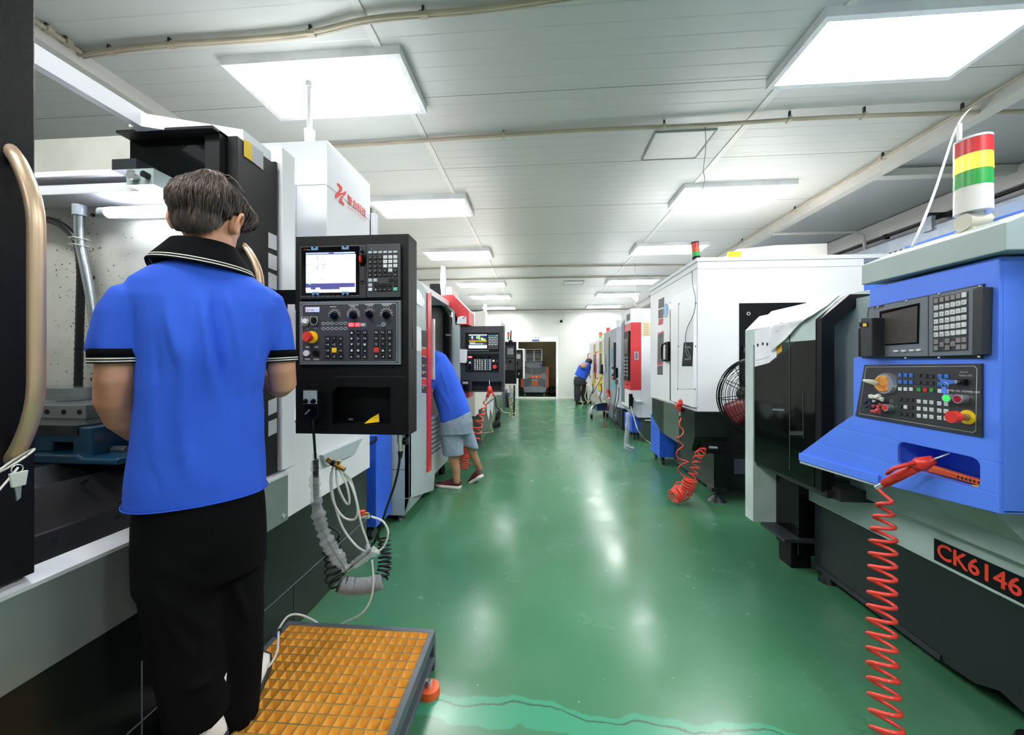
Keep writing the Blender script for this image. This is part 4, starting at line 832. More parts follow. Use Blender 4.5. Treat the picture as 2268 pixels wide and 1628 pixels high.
# body: torso core, arms, neck, head, hands, lower legs
body = MB()
body.loft([span(350, 530, 1130, .08), span(345, 540, 950, .08), span(340, 555, 760, .085), span(320, 565, 670, .07), span(350, 545, 615, .055), span(405, 515, 578, .05)], SKIN)
hc = T(464, 484, 1.1)
neck0, neck1 = T(455, 600, 1.08), T(466, 500, 1.09)
limb(body, [(neck0, .062), (T(460, 560, 1.08), .058), (neck1, .058)], SKIN)
HYW, HPT = VA-.5, -.22
W_ = head(body, hc, HYW, HPT, SKIN, 1.0)
lsh, lel, lha = T(275, 660, 1.08), T(248, 888, 1.1), T(335, 975, 1.33)
rsh, rel, rha = T(612, 670, 1.08), T(626, 848, 1.1), T(590, 836, 1.22)
limb(body, [(T(325, 680, 1.08), .036), (T(285, 700, 1.08), .038), (T(263, 770, 1.08), .043), (T(256, 840, 1.08), .043), (T(252, 885, 1.1), .041), (T(272, 925, 1.15), .041), (T(303, 955, 1.24), .034), (T(335, 975, 1.33), .025)], SKIN)
limb(body, [(T(560, 690, 1.08), .034), (T(600, 710, 1.08), .036), (T(620, 770, 1.08), .042), (T(624, 820, 1.08), .042), (T(627, 850, 1.1), .041), (T(620, 858, 1.14), .037), (T(604, 850, 1.19), .03), (rha, .025)], SKIN)
hand(body, lha, VD+VR*.4-Vector((0, 0, .2)), (0, 0, 1), SKIN, 1., .4, 1); hand(body, rha, VD*.4-VR*.6+Vector((0, 0, .5)), VR*.6+VD*.3+Vector((0, 0, .3)), SKIN, 1., .45, -1)
lleg = [T(395, 1120, 1.07), T(412, 1380, 1.055), T(448, 1540, 1.055), T(462, 1592, 1.05)]; rleg = [T(490, 1120, 1.09), T(516, 1350, 1.135), T(526, 1520, 1.13), T(530, 1570, 1.12)]
limb(body, [(lleg[0], .07), (lleg[1], .05), (lleg[2], .036), (lleg[3], .034)], SKIN); limb(body, [(rleg[0], .07), (rleg[1], .05), (rleg[2], .036), (rleg[3], .034)], SKIN)
bdy = skin('body', body, SKIN, w1, .0055, 3)
for sx in (-1, 1): ear('ear', W_, sx, SKIN, bdy)
# hair: cropped nape under a longer swept crown
hb = MB(); R = Matrix.Rotation(HYW, 3, 'Z') @ Matrix.Rotation(HPT, 3, 'X')
def HW(x, y, z): return hc + R @ Vector((x, y, z))
hb.ball(HW(0, -.006, .02), 1, HAIR, 14, (.085, .106, .096), R)
hb.ball(HW(0, .01, .055), 1, HAIR, 14, (.092, .108, .07), R)
hb.ball(HW(0, -.04, -.045), 1, HAIR, 12, (.066, .058, .06), R)
hb.ball(HW(.01, -.03, .085), 1, HAIR, 12, (.05, .05, .05), R)
hb.ball(HW(.03, .06, .045), 1, HAIR, 12, (.066, .07, .055), R)
hb.ball(HW(-.04, -.01, .035), 1, HAIR, 12, (.06, .085, .06), R)
hme = baked(hb, .005, 3, disp=lambda c, n: .004*mnoise.noise(Vector((c.x*30, c.y*30, c.z*9))) + .004*mnoise.noise(Vector((c.x*60, c.y*60, c.z*12))))
bm = bmesh.new(); bm.from_mesh(hme)
Ri = R.inverted(); kill = []
for v in bm.verts:
    l = Ri @ (v.co-hc); line = (-.0 if l.y > -.02 else -.0-.1*min(1, (-l.y-.02)/.05)) + .005*mnoise.noise(l*60)
    if l.y > .03 and abs(l.x) > .05: line = -.012
    if l.y > .075: line = .03
    if l.z < line: kill.append(v)
bmesh.ops.delete(bm, geom=kill, context='VERTS'); bm.to_mesh(hme); bm.free(); hme.materials.append(HAIR)
hair = put('hair', hme, w1)
# strands laid over the crown
cr = HW(-.01, -.05, .108); rnd = random.Random(11); sb = MB()
from mathutils.bvhtree import BVHTree
tr = BVHTree.FromPolygons([v.co.copy() for v in hme.vertices], [tuple(p.vertices) for p in hme.polygons])
for k in range(2600):
    a = rnd.uniform(0, 2*math.pi); dr = (R @ Vector((math.cos(a), math.sin(a), 0))); L = rnd.uniform(.035, .075); st_ = rnd.uniform(.0, .17); pts = []; rr_ = []
    for i in range(6):
        t = st_ + L*i/5; ang = t/.098
        dirv = (R @ Vector((math.cos(a)*math.sin(ang), math.sin(a)*math.sin(ang)*1.12 - .2*math.cos(ang)*.3, math.cos(ang))))
        hit = tr.ray_cast(HW(0, 0, .02)+dirv*.2, -dirv)
        if hit[0] is None: break
        l = Ri @ (hit[0]-hc)
        if l.z < -.11: break
        pts.append(hit[0] + hit[1]*(.0012 + (.0025*math.sin(i/5*math.pi) if k % 5 else .005*(i/5)**2))); rr_.append(.00095*(1-.7*i/5)+.0002)
    if len(pts) > 2: sb.tube(pts, rr_[:len(pts)], HAIRL if k % 4 == 0 else HAIR, 4)
for (x, y), (x2, y2), (x3, y3) in (((458, 375), (472, 388), (486, 405)), ((488, 392), (505, 388), (522, 400)), ((464, 376), (482, 380), (500, 388)), ((440, 396), (452, 385), (462, 376)), ((505, 395), (520, 398), (540, 425))):
    sb.tube(spline([T(x, y, 1.08), T(x2, y2, 1.05), T(x3, y3, 1.03)], 5), .0013, HAIRL, 5)
sb.obj('hair_strands', hair)
# trousers
tr_ = MB()
tr_.loft([span(300, 578, 1060, .115, pw=.85), span(293, 583, 1130, .125, pw=.85), span(294, 584, 1200, .125, pw=.85), span(300, 582, 1270, .115, pw=.85)], PANTK)
def leg(rows, n=26):
    tr_.loft([ell((T(a, y, Y)+T(b_, y, Y))/2, (T(b_, y, Y)-T(a, y, Y)).length/2, d_*.9, n, VA, (0, 0, 1), .9) for a, b_, y, d_, Y in rows], PANTK)
leg([(296, 470, 1180, .1, 1.06), (302, 480, 1260, .105, 1.055), (318, 488, 1350, .095, 1.05), (334, 493, 1430, .088, 1.05), (352, 494, 1500, .085, 1.045), (366, 496, 1570, .082, 1.045), (374, 497, 1592, .08, 1.045)])
leg([(420, 584, 1180, .1, 1.1), (430, 582, 1270, .1, 1.11), (445, 580, 1370, .1, 1.12), (460, 577, 1450, .095, 1.125), (472, 570, 1530, .09, 1.13), (478, 566, 1585, .088, 1.13)])
Z_ = lambda x, y, Y=.98: T(x, y, Y)
skin('trousers', tr_, PANTK, w1, .008, 4, folds([(Z_(330, 1300), Z_(470, 1400), .02, .012), (Z_(345, 1250), Z_(470, 1290), .025, .01), (Z_(350, 1330), Z_(430, 1470), .02, .012), (Z_(500, 1250, 1.03), Z_(560, 1400, 1.03), .02, .008), (Z_(400, 1530), Z_(480, 1500), .02, .01)], .006))
MB().tube([Z_(462, 1165, .955), Z_(462, 1230, .955), Z_(460, 1265, .955)], .0012, CLOTHK, 5).obj('pocket_seam', w1)
# shirt
sh = MB()
sh.loft([span(272, 588, 1098, .135, 1.09, pw=.85), span(274, 586, 1050, .138, 1.09, pw=.85), span(284, 584, 960, .13, 1.085, pw=.85), span(294, 580, 870, .122, pw=.85), span(297, 592, 780, .125, pw=.85), span(285, 612, 720, .12, pw=.9), span(268, 622, 670, .108, pw=.9), span(285, 605, 635, .095), span(330, 560, 605, .085), span(370, 530, 588, .07)], CLOTH)
sh.tube([T(330, 655, 1.08), T(300, 668, 1.08), T(280, 700, 1.08), T(267, 745, 1.08), T(261, 783, 1.08)], [.045, .056, .057, .056, .057], CLOTH, 24)
sh.tube([T(570, 655, 1.08), T(592, 672, 1.08), T(606, 710, 1.08), T(614, 755, 1.08), T(619, 788, 1.08)], [.045, .055, .054, .052, .051], CLOTH, 24)
# flatten sleeve ends by cutting below the cuff
sf = [(Z_(330, 700, .97), Z_(345, 860, .97), .018, -.012), (Z_(360, 640, .97), Z_(400, 820, .96), .02, .008), (Z_(470, 630, .97), Z_(500, 900, .95), .016, -.01), (Z_(445, 640, .97), Z_(470, 880, .95), .018, .009), (Z_(500, 620, .97), Z_(530, 820, .97), .016, .008), (Z_(590, 690, .98), Z_(540, 960, .97), .025, .012), (Z_(420, 700, .96), Z_(400, 1000, .95), .03, .01), (Z_(330, 860, .96), Z_(320, 1090, .95), .03, .014), (Z_(300, 980, .97), Z_(350, 1110, .95), .02, -.012), (Z_(268, 690, 1.0), Z_(300, 790, 1.0), .014, .01), (Z_(250, 700, 1.0), Z_(280, 800, 1.0), .012, -.01), (Z_(610, 700, 1.02), Z_(600, 790, 1.02), .014, .01), (Z_(385, 880, .95), Z_(430, 1120, .93), .03, .008), (Z_(560, 800, .96), Z_(520, 1100, .94), .02, -.01), (Z_(305, 660, .98), Z_(318, 770, .99), .01, -.012)]
sm_ = baked(sh, .006, 4, disp=folds(sf, .008))
sm_.materials.append(CLOTH)
shirt = put('polo_shirt', sm_, w1)
def band(pts_c, a, b_, rot, tilt, h0, cols, nm):
    "stack of knit rings: cols = [(height, material)]"
    bb = MB(); t = Vector(tilt).normalized(); c = Vector(pts_c); o = h0
    for h, mt in cols:
        bb.loft([ell(c+t*o, a, b_, 36, rot, t), ell(c+t*(o+h), a*1.0, b_*1.0, 36, rot, t)], mt, caps=True); o += h
    return bb.obj(nm, shirt, label='black ribbed band with two white stripes')
cols = [(.024, CLOTHK), (.004, WHITEC), (.0035, CLOTHK), (.0035, WHITEC), (.0035, CLOTHK)]
band(T(262, 772, 1.08), .0595, .0585, VA, (-.0, .04, -1), 0, cols, 'sleeve_cuff'); band(T(618, 776, 1.08), .0535, .0535, VA, (.05, .05, -1), 0, cols, 'sleeve_cuff')
# collar: folded band, its lower edge striped
cb_ = MB(); nc = T(452, 578, 1.085)
def cring(z, a, b_, dy=0, dx=0, front=.0): return [nc + VR*(dx+math.cos(q)*a) + VD*(dy+math.sin(q)*b_) + Vector((0, 0, z+front*max(0, math.sin(q)) - .012*math.cos(q)*(a-.07)/.06)) for q in [2*math.pi*j/40 for j in range(40)]]
prof = [(.052, .073, .072), (.05, .08, .079), (.02, .1, .088), (-.006, .118, .097), (-.012, .122, .099), (-.015, .124, .1005), (-.020, .127, .102), (-.023, .129, .103), (-.028, .131, .104), (-.03, .125, .098)]
rings = [cring(z, a, b_, front=-.05*(a-.07)/.05) for z, a, b_ in prof]; mts = [CLOTHK, CLOTHK, CLOTHK, CLOTHK, WHITEC, CLOTHK, WHITEC, CLOTHK, CLOTHK]
for i, mt in enumerate(mts): cb_.loft(rings[i:i+2], mt, caps=False)
cb_.obj('collar', shirt, label='black polo collar edged with two white stripes')
hem = MB(); hr = span(271, 589, 1092, .1365, 1.09, pw=.85); hem.tube(hr+[hr[0]], .0016, CLOTH, 6).obj('hem_seam', shirt)
rw = (rha-rel).normalized(); q = rha-rw*.02
MB().tube([q + (Vector((1, 0, 0)) - rw*rw.x).normalized()*math.cos(a)*.031 + rw.cross((Vector((1, 0, 0)) - rw*rw.x).normalized())*math.sin(a)*.031 for a in [2*math.pi*k/20 for k in range(21)]], .0035, SKIN2, 6).obj('bracelet', w1)
def shoe(pos, yaw, L, mt, sole, parent, sock=None, s=1., toe=0., sh_=.2):
    "heel at pos, toes along yaw"
    R_ = Matrix.Rotation(yaw, 3, 'Z') @ Matrix.Rotation(toe, 3, 'X'); P_ = Vector(pos); w = lambda x, y, z: P_ + R_ @ Vector((x*s, y*s, z*s))
    b = MB(); secs = [(-.035, .02, .03, .055), (-.02, .036, .03, .085), (.02, .04, .03, .095), (.07, .042, .03, .085), (.12, .047, .028, .065), (.17, .05, .026, .05), (.215, .042, .025, .04), (.24, .022, .024, .03)]
    b.loft([[w(math.cos(q)*a, y, z0+max(0, math.sin(q))*(h-z0) + min(0, math.sin(q))*.006) for q in [2*math.pi*j/20 for j in range(20)]] for y, a, z0, h in secs], mt)
    up_ = b.obj('shoe', parent)
    b = MB(); pts = []
    for y, a, z0, h in secs: pts.append((a*1.06, y))
    poly = [(x, y) for x, y in pts] + [(-x, y) for x, y in pts[::-1]]
    b.loft([[w(x, y, 0) for x, y in poly], [w(x*1.06, y, .012) for x, y in poly], [w(x*1.03, y, .03) for x, y in poly]], sole); b.obj('sole', up_)
    if sock: b = MB(); b.tube([w(0, .02, .06), w(0, .005, .06+(sh_-.06)*.4), w(0, 0, sh_)], [.036*s, .037*s, .04*s], sock, 16).obj('sock', parent)
SOLEK = mat('dark_sole', '2A2B2E', .6)
f1 = T(466, 1648, 1.04); f1.z = .162; f2_ = T(531, 1612, 1.1); f2_.z = .162
shoe(f1, 1.0, .27, WHITEC, SOLEK, w1, WHITEC); shoe(f2_, .45, .27, WHITEC, SOLEK, w1, WHITEC, sh_=.085)
# ---- worker leaning into the second machine
w2 = thing('person', 'person in blue tee and grey shorts leaning headfirst into the red and grey machine', 'person', (-.93, 3.86, 0))
D = lambda px, py, Y=3.8: at(px, py, Y=Y)
body = MB()
lt = [D(1003, 930), D(1003, 1000), D(1010, 1040), D(1012, 1066)]; rt = [D(1030, 930, 3.9), D(1038, 975, 3.95), D(1050, 1010, 4.0), D(1062, 1038, 4.05)]
limb(body, [(lt[0], .08), (lt[1], .06), (D(1006, 1022), .052), (lt[2], .042), (lt[3], .034)], SKIN2); limb(body, [(rt[0], .08), (rt[1], .058), (D(1044, 995, 3.97), .05), (rt[2], .042), (rt[3], .034)], SKIN2)
limb(body, [(D(1008, 905), .1), (D(990, 860), .1), (D(968, 820), .09)], SKIN2, 24, flat=.8)
hp = D(920, 800, 3.75); limb(body, [(D(955, 800), .06), (D(935, 800, 3.78), .055)], SKIN2); WH = head(body, hp, .6, -1.2, SKIN2)
limb(body, [(D(955, 815, 3.7), .05), (D(953, 850, 3.68), .045), (D(948, 885, 3.7), .04), (D(930, 900, 3.75), .028)], SKIN2); limb(body, [(D(965, 800, 3.95), .05), (D(930, 830, 4.0), .04), (D(905, 850, 4.0), .028)], SKIN2)
hand(body, D(930, 900, 3.75), (-1, .2, -.2), (0, 0, 1), SKIN2); hand(body, D(905, 850, 4.0), (-1, .1, -.2), (0, 0, 1), SKIN2)
bd = skin('body', body, SKIN2, w2, .009, 3)
hb = MB(); hb.ball(hp+Vector((-.01, -.02, .02)), .108, HAIR, 12); hb.obj('hair', w2)
b = MB(); r2 = lambda pts: [(Vector(p), r) for p, r in pts]
def lean(cx, cy, a, b_, tilt, Y=3.8): return ell(D(cx, cy, Y), a, b_, 28, 0, tilt, .9)
b.loft([lean(1008, 926, .165, .13, (.35, 0, -1)), lean(1002, 900, .16, .13, (.4, 0, -1)), lean(991, 868, .155, .13, (.5, 0, -1)), lean(978, 832, .155, .14, (.6, 0, -1)), lean(965, 806, .14, .15, (.7, 0, -.8)), lean(952, 792, .1, .12, (.9, 0, -.6))], CLOTH)
limb(b, [(D(962, 812, 3.72), .085), (D(954, 838, 3.68), .075), (D(950, 850, 3.68), .068)], CLOTH)
limb(b, [(D(962, 800, 3.9), .08), (D(942, 820, 3.97), .065)], CLOTH)
Q_ = lambda x, y: at(x, y, Y=3.65)
skin('t_shirt', b, CLOTH, w2, .009, 4, folds([(Q_(975, 810), Q_(995, 880), .03, .015), (Q_(985, 840), Q_(1015, 900), .03, -.015), (Q_(970, 860), Q_(1000, 915), .03, .015)], .012))
b = MB(); b.loft([lean(1010, 915, .15, .12, (.1, 0, -1)), lean(1010, 935, .17, .13, (0, 0, -1)), lean(1008, 960, .17, .13, (0, 0, -1))], SHORTS)
b.loft([lean(1000, 945, .125, .12, (0, 0, -1)), lean(1001, 985, .112, .105, (0, 0, -1)), lean(1004, 1007, .108, .1, (0, 0, -1))], SHORTS)
b.loft([lean(1022, 940, .12, .11, (-.3, 0, -1), 3.9), lean(1034, 970, .105, .1, (-.4, 0, -1), 3.93), lean(1040, 986, .1, .098, (-.4, 0, -1), 3.95)], SHORTS)
skin('shorts', b, SHORTS, w2, .009, 3, folds([(Q_(1000, 940), Q_(1040, 975), .02, .012), (Q_(985, 950), Q_(995, 1000), .02, -.01)], .01))
q = D(1012, 1074, 3.8); shoe((q.x+.0, 3.83, 0), 1.35, .27, MAROON, WHITEC, w2, None, 1.05)
q = D(1062, 1052, 4.05); shoe((q.x+.02, 4.0, q.z-.02), 1.1, .26, MAROON, WHITEC, w2, None, 1., -.6)
# ---- distant worker bending at the yellow machine
w3 = thing('person', 'distant person in blue shirt and dark trousers bending towards the yellow panelled machine', 'person', (1.23, 11.9, 0))
D = lambda px, py, Y=11.8: at(px, py, Y=Y)
body = MB()
limb(body, [(D(1286, 842), .11), (D(1290, 828), .11), (D(1296, 816), .1)], SKIN2); hp = D(1304, 803, 11.95); limb(body, [(D(1300, 812), .06), (D(1304, 806, 11.9), .055)], SKIN2); head(body, hp, -.9, -.9, SKIN2)
limb(body, [(D(1296, 812, 11.6), .055), (D(1287, 812, 11.55), .045), (D(1284, 810, 11.55), .042), (D(1293, 806, 11.6), .035)], SKIN2); limb(body, [(D(1298, 812, 12), .05), (D(1305, 826, 12.1), .04)], SKIN2)
hand(body, D(1293, 806, 11.6), (1, .2, .1), (0, 0, 1), SKIN2); hand(body, D(1305, 830, 12.1), (.6, .2, -1), (.6, 0, 1), SKIN2)
limb(body, [(D(1284, 850), .1), (D(1279, 893), .045)], SKIN2); limb(body, [(D(1292, 850, 11.95), .1), (D(1295, 892, 11.95), .045)], SKIN2)
skin('body', body, SKIN2, w3, .02, 2)
hb = MB(); hb.ball(hp+Vector((0, -.02, .03)), .11, HAIR, 10); hb.obj('hair', w3)
b = MB(); b.loft([ell(D(x, y), a, c, 24, 0, (-.5, 0, -1)) for x, y, a, c in ((1285, 836, .2, .15), (1289, 828, .2, .16), (1294, 817, .2, .16), (1299, 809, .16, .15), (1303, 804, .09, .1))], CLOTH); limb(b, [(D(1296, 814, 11.65), .09), (D(1290, 812, 11.6), .075)], CLOTH)
skin('shirt', b, CLOTH, w3, .02, 2)
b = MB(); b.loft([ell(D(x, y), a, c, 20) for x, y, a, c in ((1285, 834, .17, .14), (1284, 842, .19, .15), (1284, 852, .19, .15))], PANTG); b.loft([ell(D(x, y), a, c, 20) for x, y, a, c in ((1280, 850, .12, .12), (1279, 870, .11, .11), (1278.5, 889, .09, .09))], PANTG); b.loft([ell(D(x, y, 11.95), a, c, 20) for x, y, a, c in ((1291, 846, .13, .12), (1293, 870, .11, .11), (1295, 888, .09, .09))], PANTG)
skin('trousers', b, PANTG, w3, .02, 2)
q = D(1279, 893); shoe((q.x-.02, q.y-.02, 0), -.6, .28, BLACKS, BLACKS, w3, None, 1.1); q = D(1295, 893, 11.95); shoe((q.x, q.y, 0), -.9, .28, BLACKS, BLACKS, w3, None, 1.1)
# ------------------------------------------------------------------ second machine on the left (grey with red trim)
X2 = -1.06
m2 = thing('machining_center', 'light grey machining centre with red corner trim, a person leaning into it', 'machine', (-1.9, 3.9, 0))
def onX(X, pts, dx, mt, b): return b.prism([at(x, y, X=X) for x, y in pts], (dx, 0, 0), mt)
b = MB(); b.box(-2.9, X2, 2.96, 3.0, .2, 2.0, LTGREY).prism([(-2.9, 2.96, .06), (X2-.04, 2.96, .06), (X2, 2.96, .2), (-2.9, 2.96, .2)], (0, .04, 0), LTGREY)
b.box(-2.9, X2-.04, 2.958, 2.962, .43, .434, DKGREY).box(-1.245, -1.242, 2.957, 2.962, .06, .43, DKGREY).obj('side_panel', m2)
b = MB(); b.prism([(X2, 2.96, .2), (X2, 3.655, .03), (X2, 3.70, .18), (X2, 4.6, .18), (X2, 4.6, .76), (X2, 3.42, .76), (X2, 3.42, 1.97), (X2, 2.96, 2.06)], (-.04, 0, 0), LTGREY); b.prism([(X2-.04, 2.96, .06), (X2, 2.96, .2), (X2-.04, 2.96, .2)], (0, .7, 0), LTGREY); b.obj('front_panel', m2, bevel=.003)
onX(X2+.001, [(945, 650), (953, 648), (953, 1041), (945, 1046)], .012, RED, MB()).obj('red_trim', m2)
MB().box(-2.9, -1.75, 3.0, 5.0, .1, 2.1, OFFW).box(-1.75, -1.1, 4.5, 4.56, .2, 2.0, OFFW).box(-1.75, -1.12, 3.0, 4.5, .55, .62, DSTEEL).box(-1.9, -1.1, 3.0, 4.5, 1.98, 2.04, WHITE).obj('chamber', m2)
b = MB()
for k in range(8): b.prism([(X2-.01, 3.45+k*.012, .40+k*.045), (X2-.01, 3.9, .38+k*.045), (X2+.012, 3.9, .41+k*.045), (X2+.012, 3.45+k*.012, .435+k*.045)], (.003, 0, 0), MIDGREY)
b.obj('louvred_cover', m2)
# far side frame: black door arch, grey frame, red cover
DY = 4.45
def onY(Y, pts, dy, mt, b): return b.prism([at(x, y, Y=Y) for x, y in pts], (0, dy, 0), mt)
b = MB(); onY(DY, [(953, 662), (978, 662), (1007, 690), (1018, 720), (1018, 900), (1003, 900), (1003, 692), (975, 668), (953, 668)], .2, LTGREY, b); b.obj('door_frame', m2)
b = MB(); onY(DY-.06, [(953, 668), (972, 668), (982, 683), (995, 700), (995, 835), (981, 835), (981, 690), (970, 678), (953, 678)], .16, BLACKS, b); dd = b.obj('door', m2)
MB().box(at(1001, 1, Y=DY-.03).x, at(1004, 1, Y=DY-.03).x, DY-.05, DY-.02, at(1000, 836, Y=DY).z, at(1000, 724, Y=DY).z, CHROME).obj('handle', dd)
b = MB()
for y in (742, 818): q = at(993, y, Y=DY-.07); b.box(q.x-.03, q.x+.04, DY-.075, DY-.06, q.z-.01, q.z+.01, CHROME)
b.obj('handle_bracket', dd)
b = MB(); onY(DY, [(953, 653), (1004, 653), (1038.6, 688), (1038.6, 719), (1009, 719), (1007, 690), (979, 663), (953, 663)], .35, RED, b); onY(DY+.08, [(1016, 719), (1038.6, 719), (1038.6, 880), (1030, 885), (1016, 885)], .3, RED, b); b.obj('red_cover', m2)
MB().prism([at(x, y, Y=DY-.002) for x, y in [(1014, 703), (1020, 700), (1033, 700), (1033, 717), (1011, 717)]], (0, .001, 0), PAPER).obj('paper_tag', m2)
MB().cyl(at(1025, 705, Y=DY-.01), at(1032, 699, Y=DY-.02), .008, CHROME).obj('lock', m2)
MB().box(at(957, 1, X=X2).x, X2+.03, 3.56, 3.6, at(956, 842, X=X2+.04).z, at(956, 703, X=X2+.04).z, LIP).obj('handle', m2)
LBK = mat('label_dark', '3A3438', .5)
b = MB()
for k, (y0, y1, m_) in enumerate(((731, 768, LBK), (771, 788, REDP), (790, 807, DKGREY), (808, 822, LBK), (824, 836, LBK), (838, 852, REDP), (854, 870, LBK))): onX(X2+.001, [(934, y0), (944, y0+2), (944, y1+1), (934, y1)], .001, m_, b)
for y in (808, 824, 856): onX(X2+.0025, [(936, y+1), (939, y+1), (939, y+4), (936, y+4)], .0005, YELLOW, b)
b.obj('warning_labels', m2)
MB().prism([at(x, y, X=X2+.002) for x, y in [(921, 722), (933, 726), (933, 778), (921, 776)]], (.001, 0, 0), PAPER).obj('paper_notice', m2)
onX(X2+.002, [(922, 642), (926, 640), (940, 668), (936, 681), (922, 672)], .004, STEEL, MB()).obj('name_plate', m2)
q = at(885, 1155, Y=3.05); MB().cyl((q.x, 3.05, 0), (q.x, 3.05, .03), .05, DSTEEL, .035).cyl((q.x, 3.05, .03), (q.x, 3.05, .08), .02, DSTEEL).cyl((-1.15, 4.3, 0), (-1.15, 4.3, .2), .04, DSTEEL).obj('leveling_foot', m2)
MB().cyl((-1.5, 4.1, 2.04), (-1.5, 4.1, 2.1), .05, WHITE).cyl(at(982, 655, Y=4.1), at(982, 630, Y=4.1), .022, WHITE, .036).cyl(at(982, 630, Y=4.1), at(982, 590, Y=4.1), .036, WHITE, .028).obj('signal_rod', m2)
b = MB(); p0, p1 = at(952, 655, Y=4.6), at(990, 628, Y=4.6); b.box(p0.x, p1.x-.06, 4.6, 5.0, p0.z-.1, p1.z, BLACKS).box(p1.x-.06, p1.x+.06, 4.6, 5.0, p0.z-.1, p1.z-.04, WHITE2); b.obj('spindle_motor', m2)
# ------------------------------------------------------------------ generic distant control cabinet
def grid(b, fr, u0, v0, nu, nv, du_, dv, s, h, mts):
    for j in range(nv):
        for i in range(nu): fbox(b, fr, u0+i*du_, u0+i*du_+s, v0-j*dv-s, v0-j*dv, 0, h, mts[(i+j*3) % len(mts)])
c0, c1 = at(1017, 868, Y=4.5), at(1116, 722, Y=4.5); Yq = 4.5
k2 = thing('control_cabinet', 'dark grey control cabinet with lit colour screen past the leaning person', 'control cabinet', (c0.x, Yq, c0.z))
KX = (c1.x-c0.x)/99; q2 = lambda px, py: ((px-1017)*KX, (868-py)*KX*1.0)
fr = Fr((c0.x, Yq, c0.z), (1, 0, 0), (0, 0, 1), (0, -1, 0)); CABG = mat('cabinet_charcoal', '34383F', .45)
tx0, tz0 = q2(1045, 865); tx1, tz1 = q2(1111, 845); Wd, Ht = c1.x-c0.x, c1.z-c0.z
b = MB()
for q in ((0, Wd, tz1, Ht), (0, Wd, 0, tz0), (0, tx0, tz0, tz1), (tx1, Wd, tz0, tz1)): fbox(b, fr, q[0], q[1], q[2], q[3], -.02, 0, CABG)
fbox(b, fr, 0, Wd, 0, Ht, -.16, -.13, CABG); fbox(b, fr, 0, .003, 0, Ht, -.13, -.02, CABG); fbox(b, fr, Wd-.003, Wd, 0, Ht, -.13, -.02, CABG); fbox(b, fr, 0, Wd, Ht-.003, Ht, -.13, -.02, CABG); fbox(b, fr, 0, Wd, 0, .003, -.13, -.02, CABG); b.obj('housing', k2)
MB().tube([(c0.x-.08, Yq+.12, c0.z+.3), (c0.x+.2, Yq+.15, c0.z+.3)], .04, CABG).obj('support_arm', k2)
def rect(b, px0, px1, py0, py1, w0, w1, mt): u0, v1 = q2(px0, py0); u1, v0 = q2(px1, py1); fbox(b, fr, u0, u1, v0, v1, w0, w1, mt)
b = MB(); rect(b, 1031, 1105, 738, 779, 0, .012, BLACKS); d2 = b.obj('display_unit', k2); b = MB(); rect(b, 1039, 1079, 742.5, 772.5, .012, .014, SCREENK)
SCT = mat('screen_teal', 'BFE8F0', .3, emit=.9); SCN = mat('screen_navy', '26304A', .3, emit=.15); SCGN = mat('screen_green', '7CCB5A', .3, emit=.5)
b.obj('screen', d2)
b = MB(); rect(b, 1039, 1079, 742.5, 755, .014, .0145, SCN); rect(b, 1039, 1079, 755, 757.5, .014, .0145, YELLOW); rect(b, 1039, 1079, 765.5, 772, .014, .0145, SCT); rect(b, 1039, 1079, 742, 744, .0145, .015, SCREENW)
for (x0, x1, y0, y1, m_) in ((1045, 1048, 746, 751, SCREENW), (1056, 1059, 746, 751, SCREENW), (1060, 1064, 744, 753, SCGN), (1066, 1070, 749, 754, SCREENW), (1070, 1076, 751, 755, SCGN), (1041, 1053, 759.5, 760.5, SCREENW), (1041, 1071, 762, 763, SCREENW), (1046, 1049, 752.5, 755, ORANGE)): rect(b, x0, x1, y0, y1, .0145, .015, m_)
b.obj('screen_graphics', d2)
f5 = Fr(fr.p(0, 0, .012), fr.R, fr.U, fr.N)
for nm_, (a_, b__), n_, m_, st_, s_, h_, mm in (('keypad', (1082.5, 747), 6, 5, 4, 2.6, .004, [KEYW, LTGREY]), ('arrow_keys', (1082.5, 767.5), 6, 2, 3.6, 2, .004, [KEYG]), ('function_keys', (1082.5, 743), 6, 1, 1, 2.6, .0045, [TEAL, TEAL, TEAL, TEAL, TEAL, KEYW])):
    b = MB(); grid(b, f5, *q2(a_, b__), n_, m_, 3.6*KX, st_*KX, s_*KX, h_, mm); b.obj(nm_, d2)
b = MB(); grid(b, f5, *q2(1036, 775.5), 11, 1, 4.4*KX, 1, 3*KX, .003, [MIDGREY]); b.obj('soft_keys', d2)
b = MB(); rect(b, 1032, 1104.5, 784, 823, 0, .012, BLACKS); o2 = b.obj('operator_panel', k2)
b = MB(); grid(b, f5, *q2(1051.3, 796.5), 4, 6, 5.2*KX, 4*KX, 3*KX, .004, [KEYW, PAPERY, KEYW, LTGREY]); grid(b, f5, *q2(1074, 796.5), 3, 6, 5.2*KX, 4*KX, 3*KX, .004, [KEYW, CLIPB, KEYW]); b.obj('keypad', o2); b = MB(); rect(b, 1037, 1046, 789.5, 793, .012, .013, LEDR); b.obj('digit_display', o2)
b = MB(); outline(b, f5, q2(1049.5, 1)[0], q2(1072, 1)[0], q2(1, 820.5)[1], q2(1, 795)[1], .002, MIDGREY); outline(b, f5, q2(1072.7, 1)[0], q2(1089, 1)[0], q2(1, 820.5)[1], q2(1, 795)[1], .002, MIDGREY); outline(b, f5, q2(1037, 1)[0], q2(1045.5, 1)[0], q2(1, 820)[1], q2(1, 797)[1], .002, MIDGREY); b.obj('printed_markings', o2)
for x in (1054, 1069, 1084.5): b = MB(); knob(b, f5, *q2(x, 791), .015, .02, .8); b.obj('knob', o2)
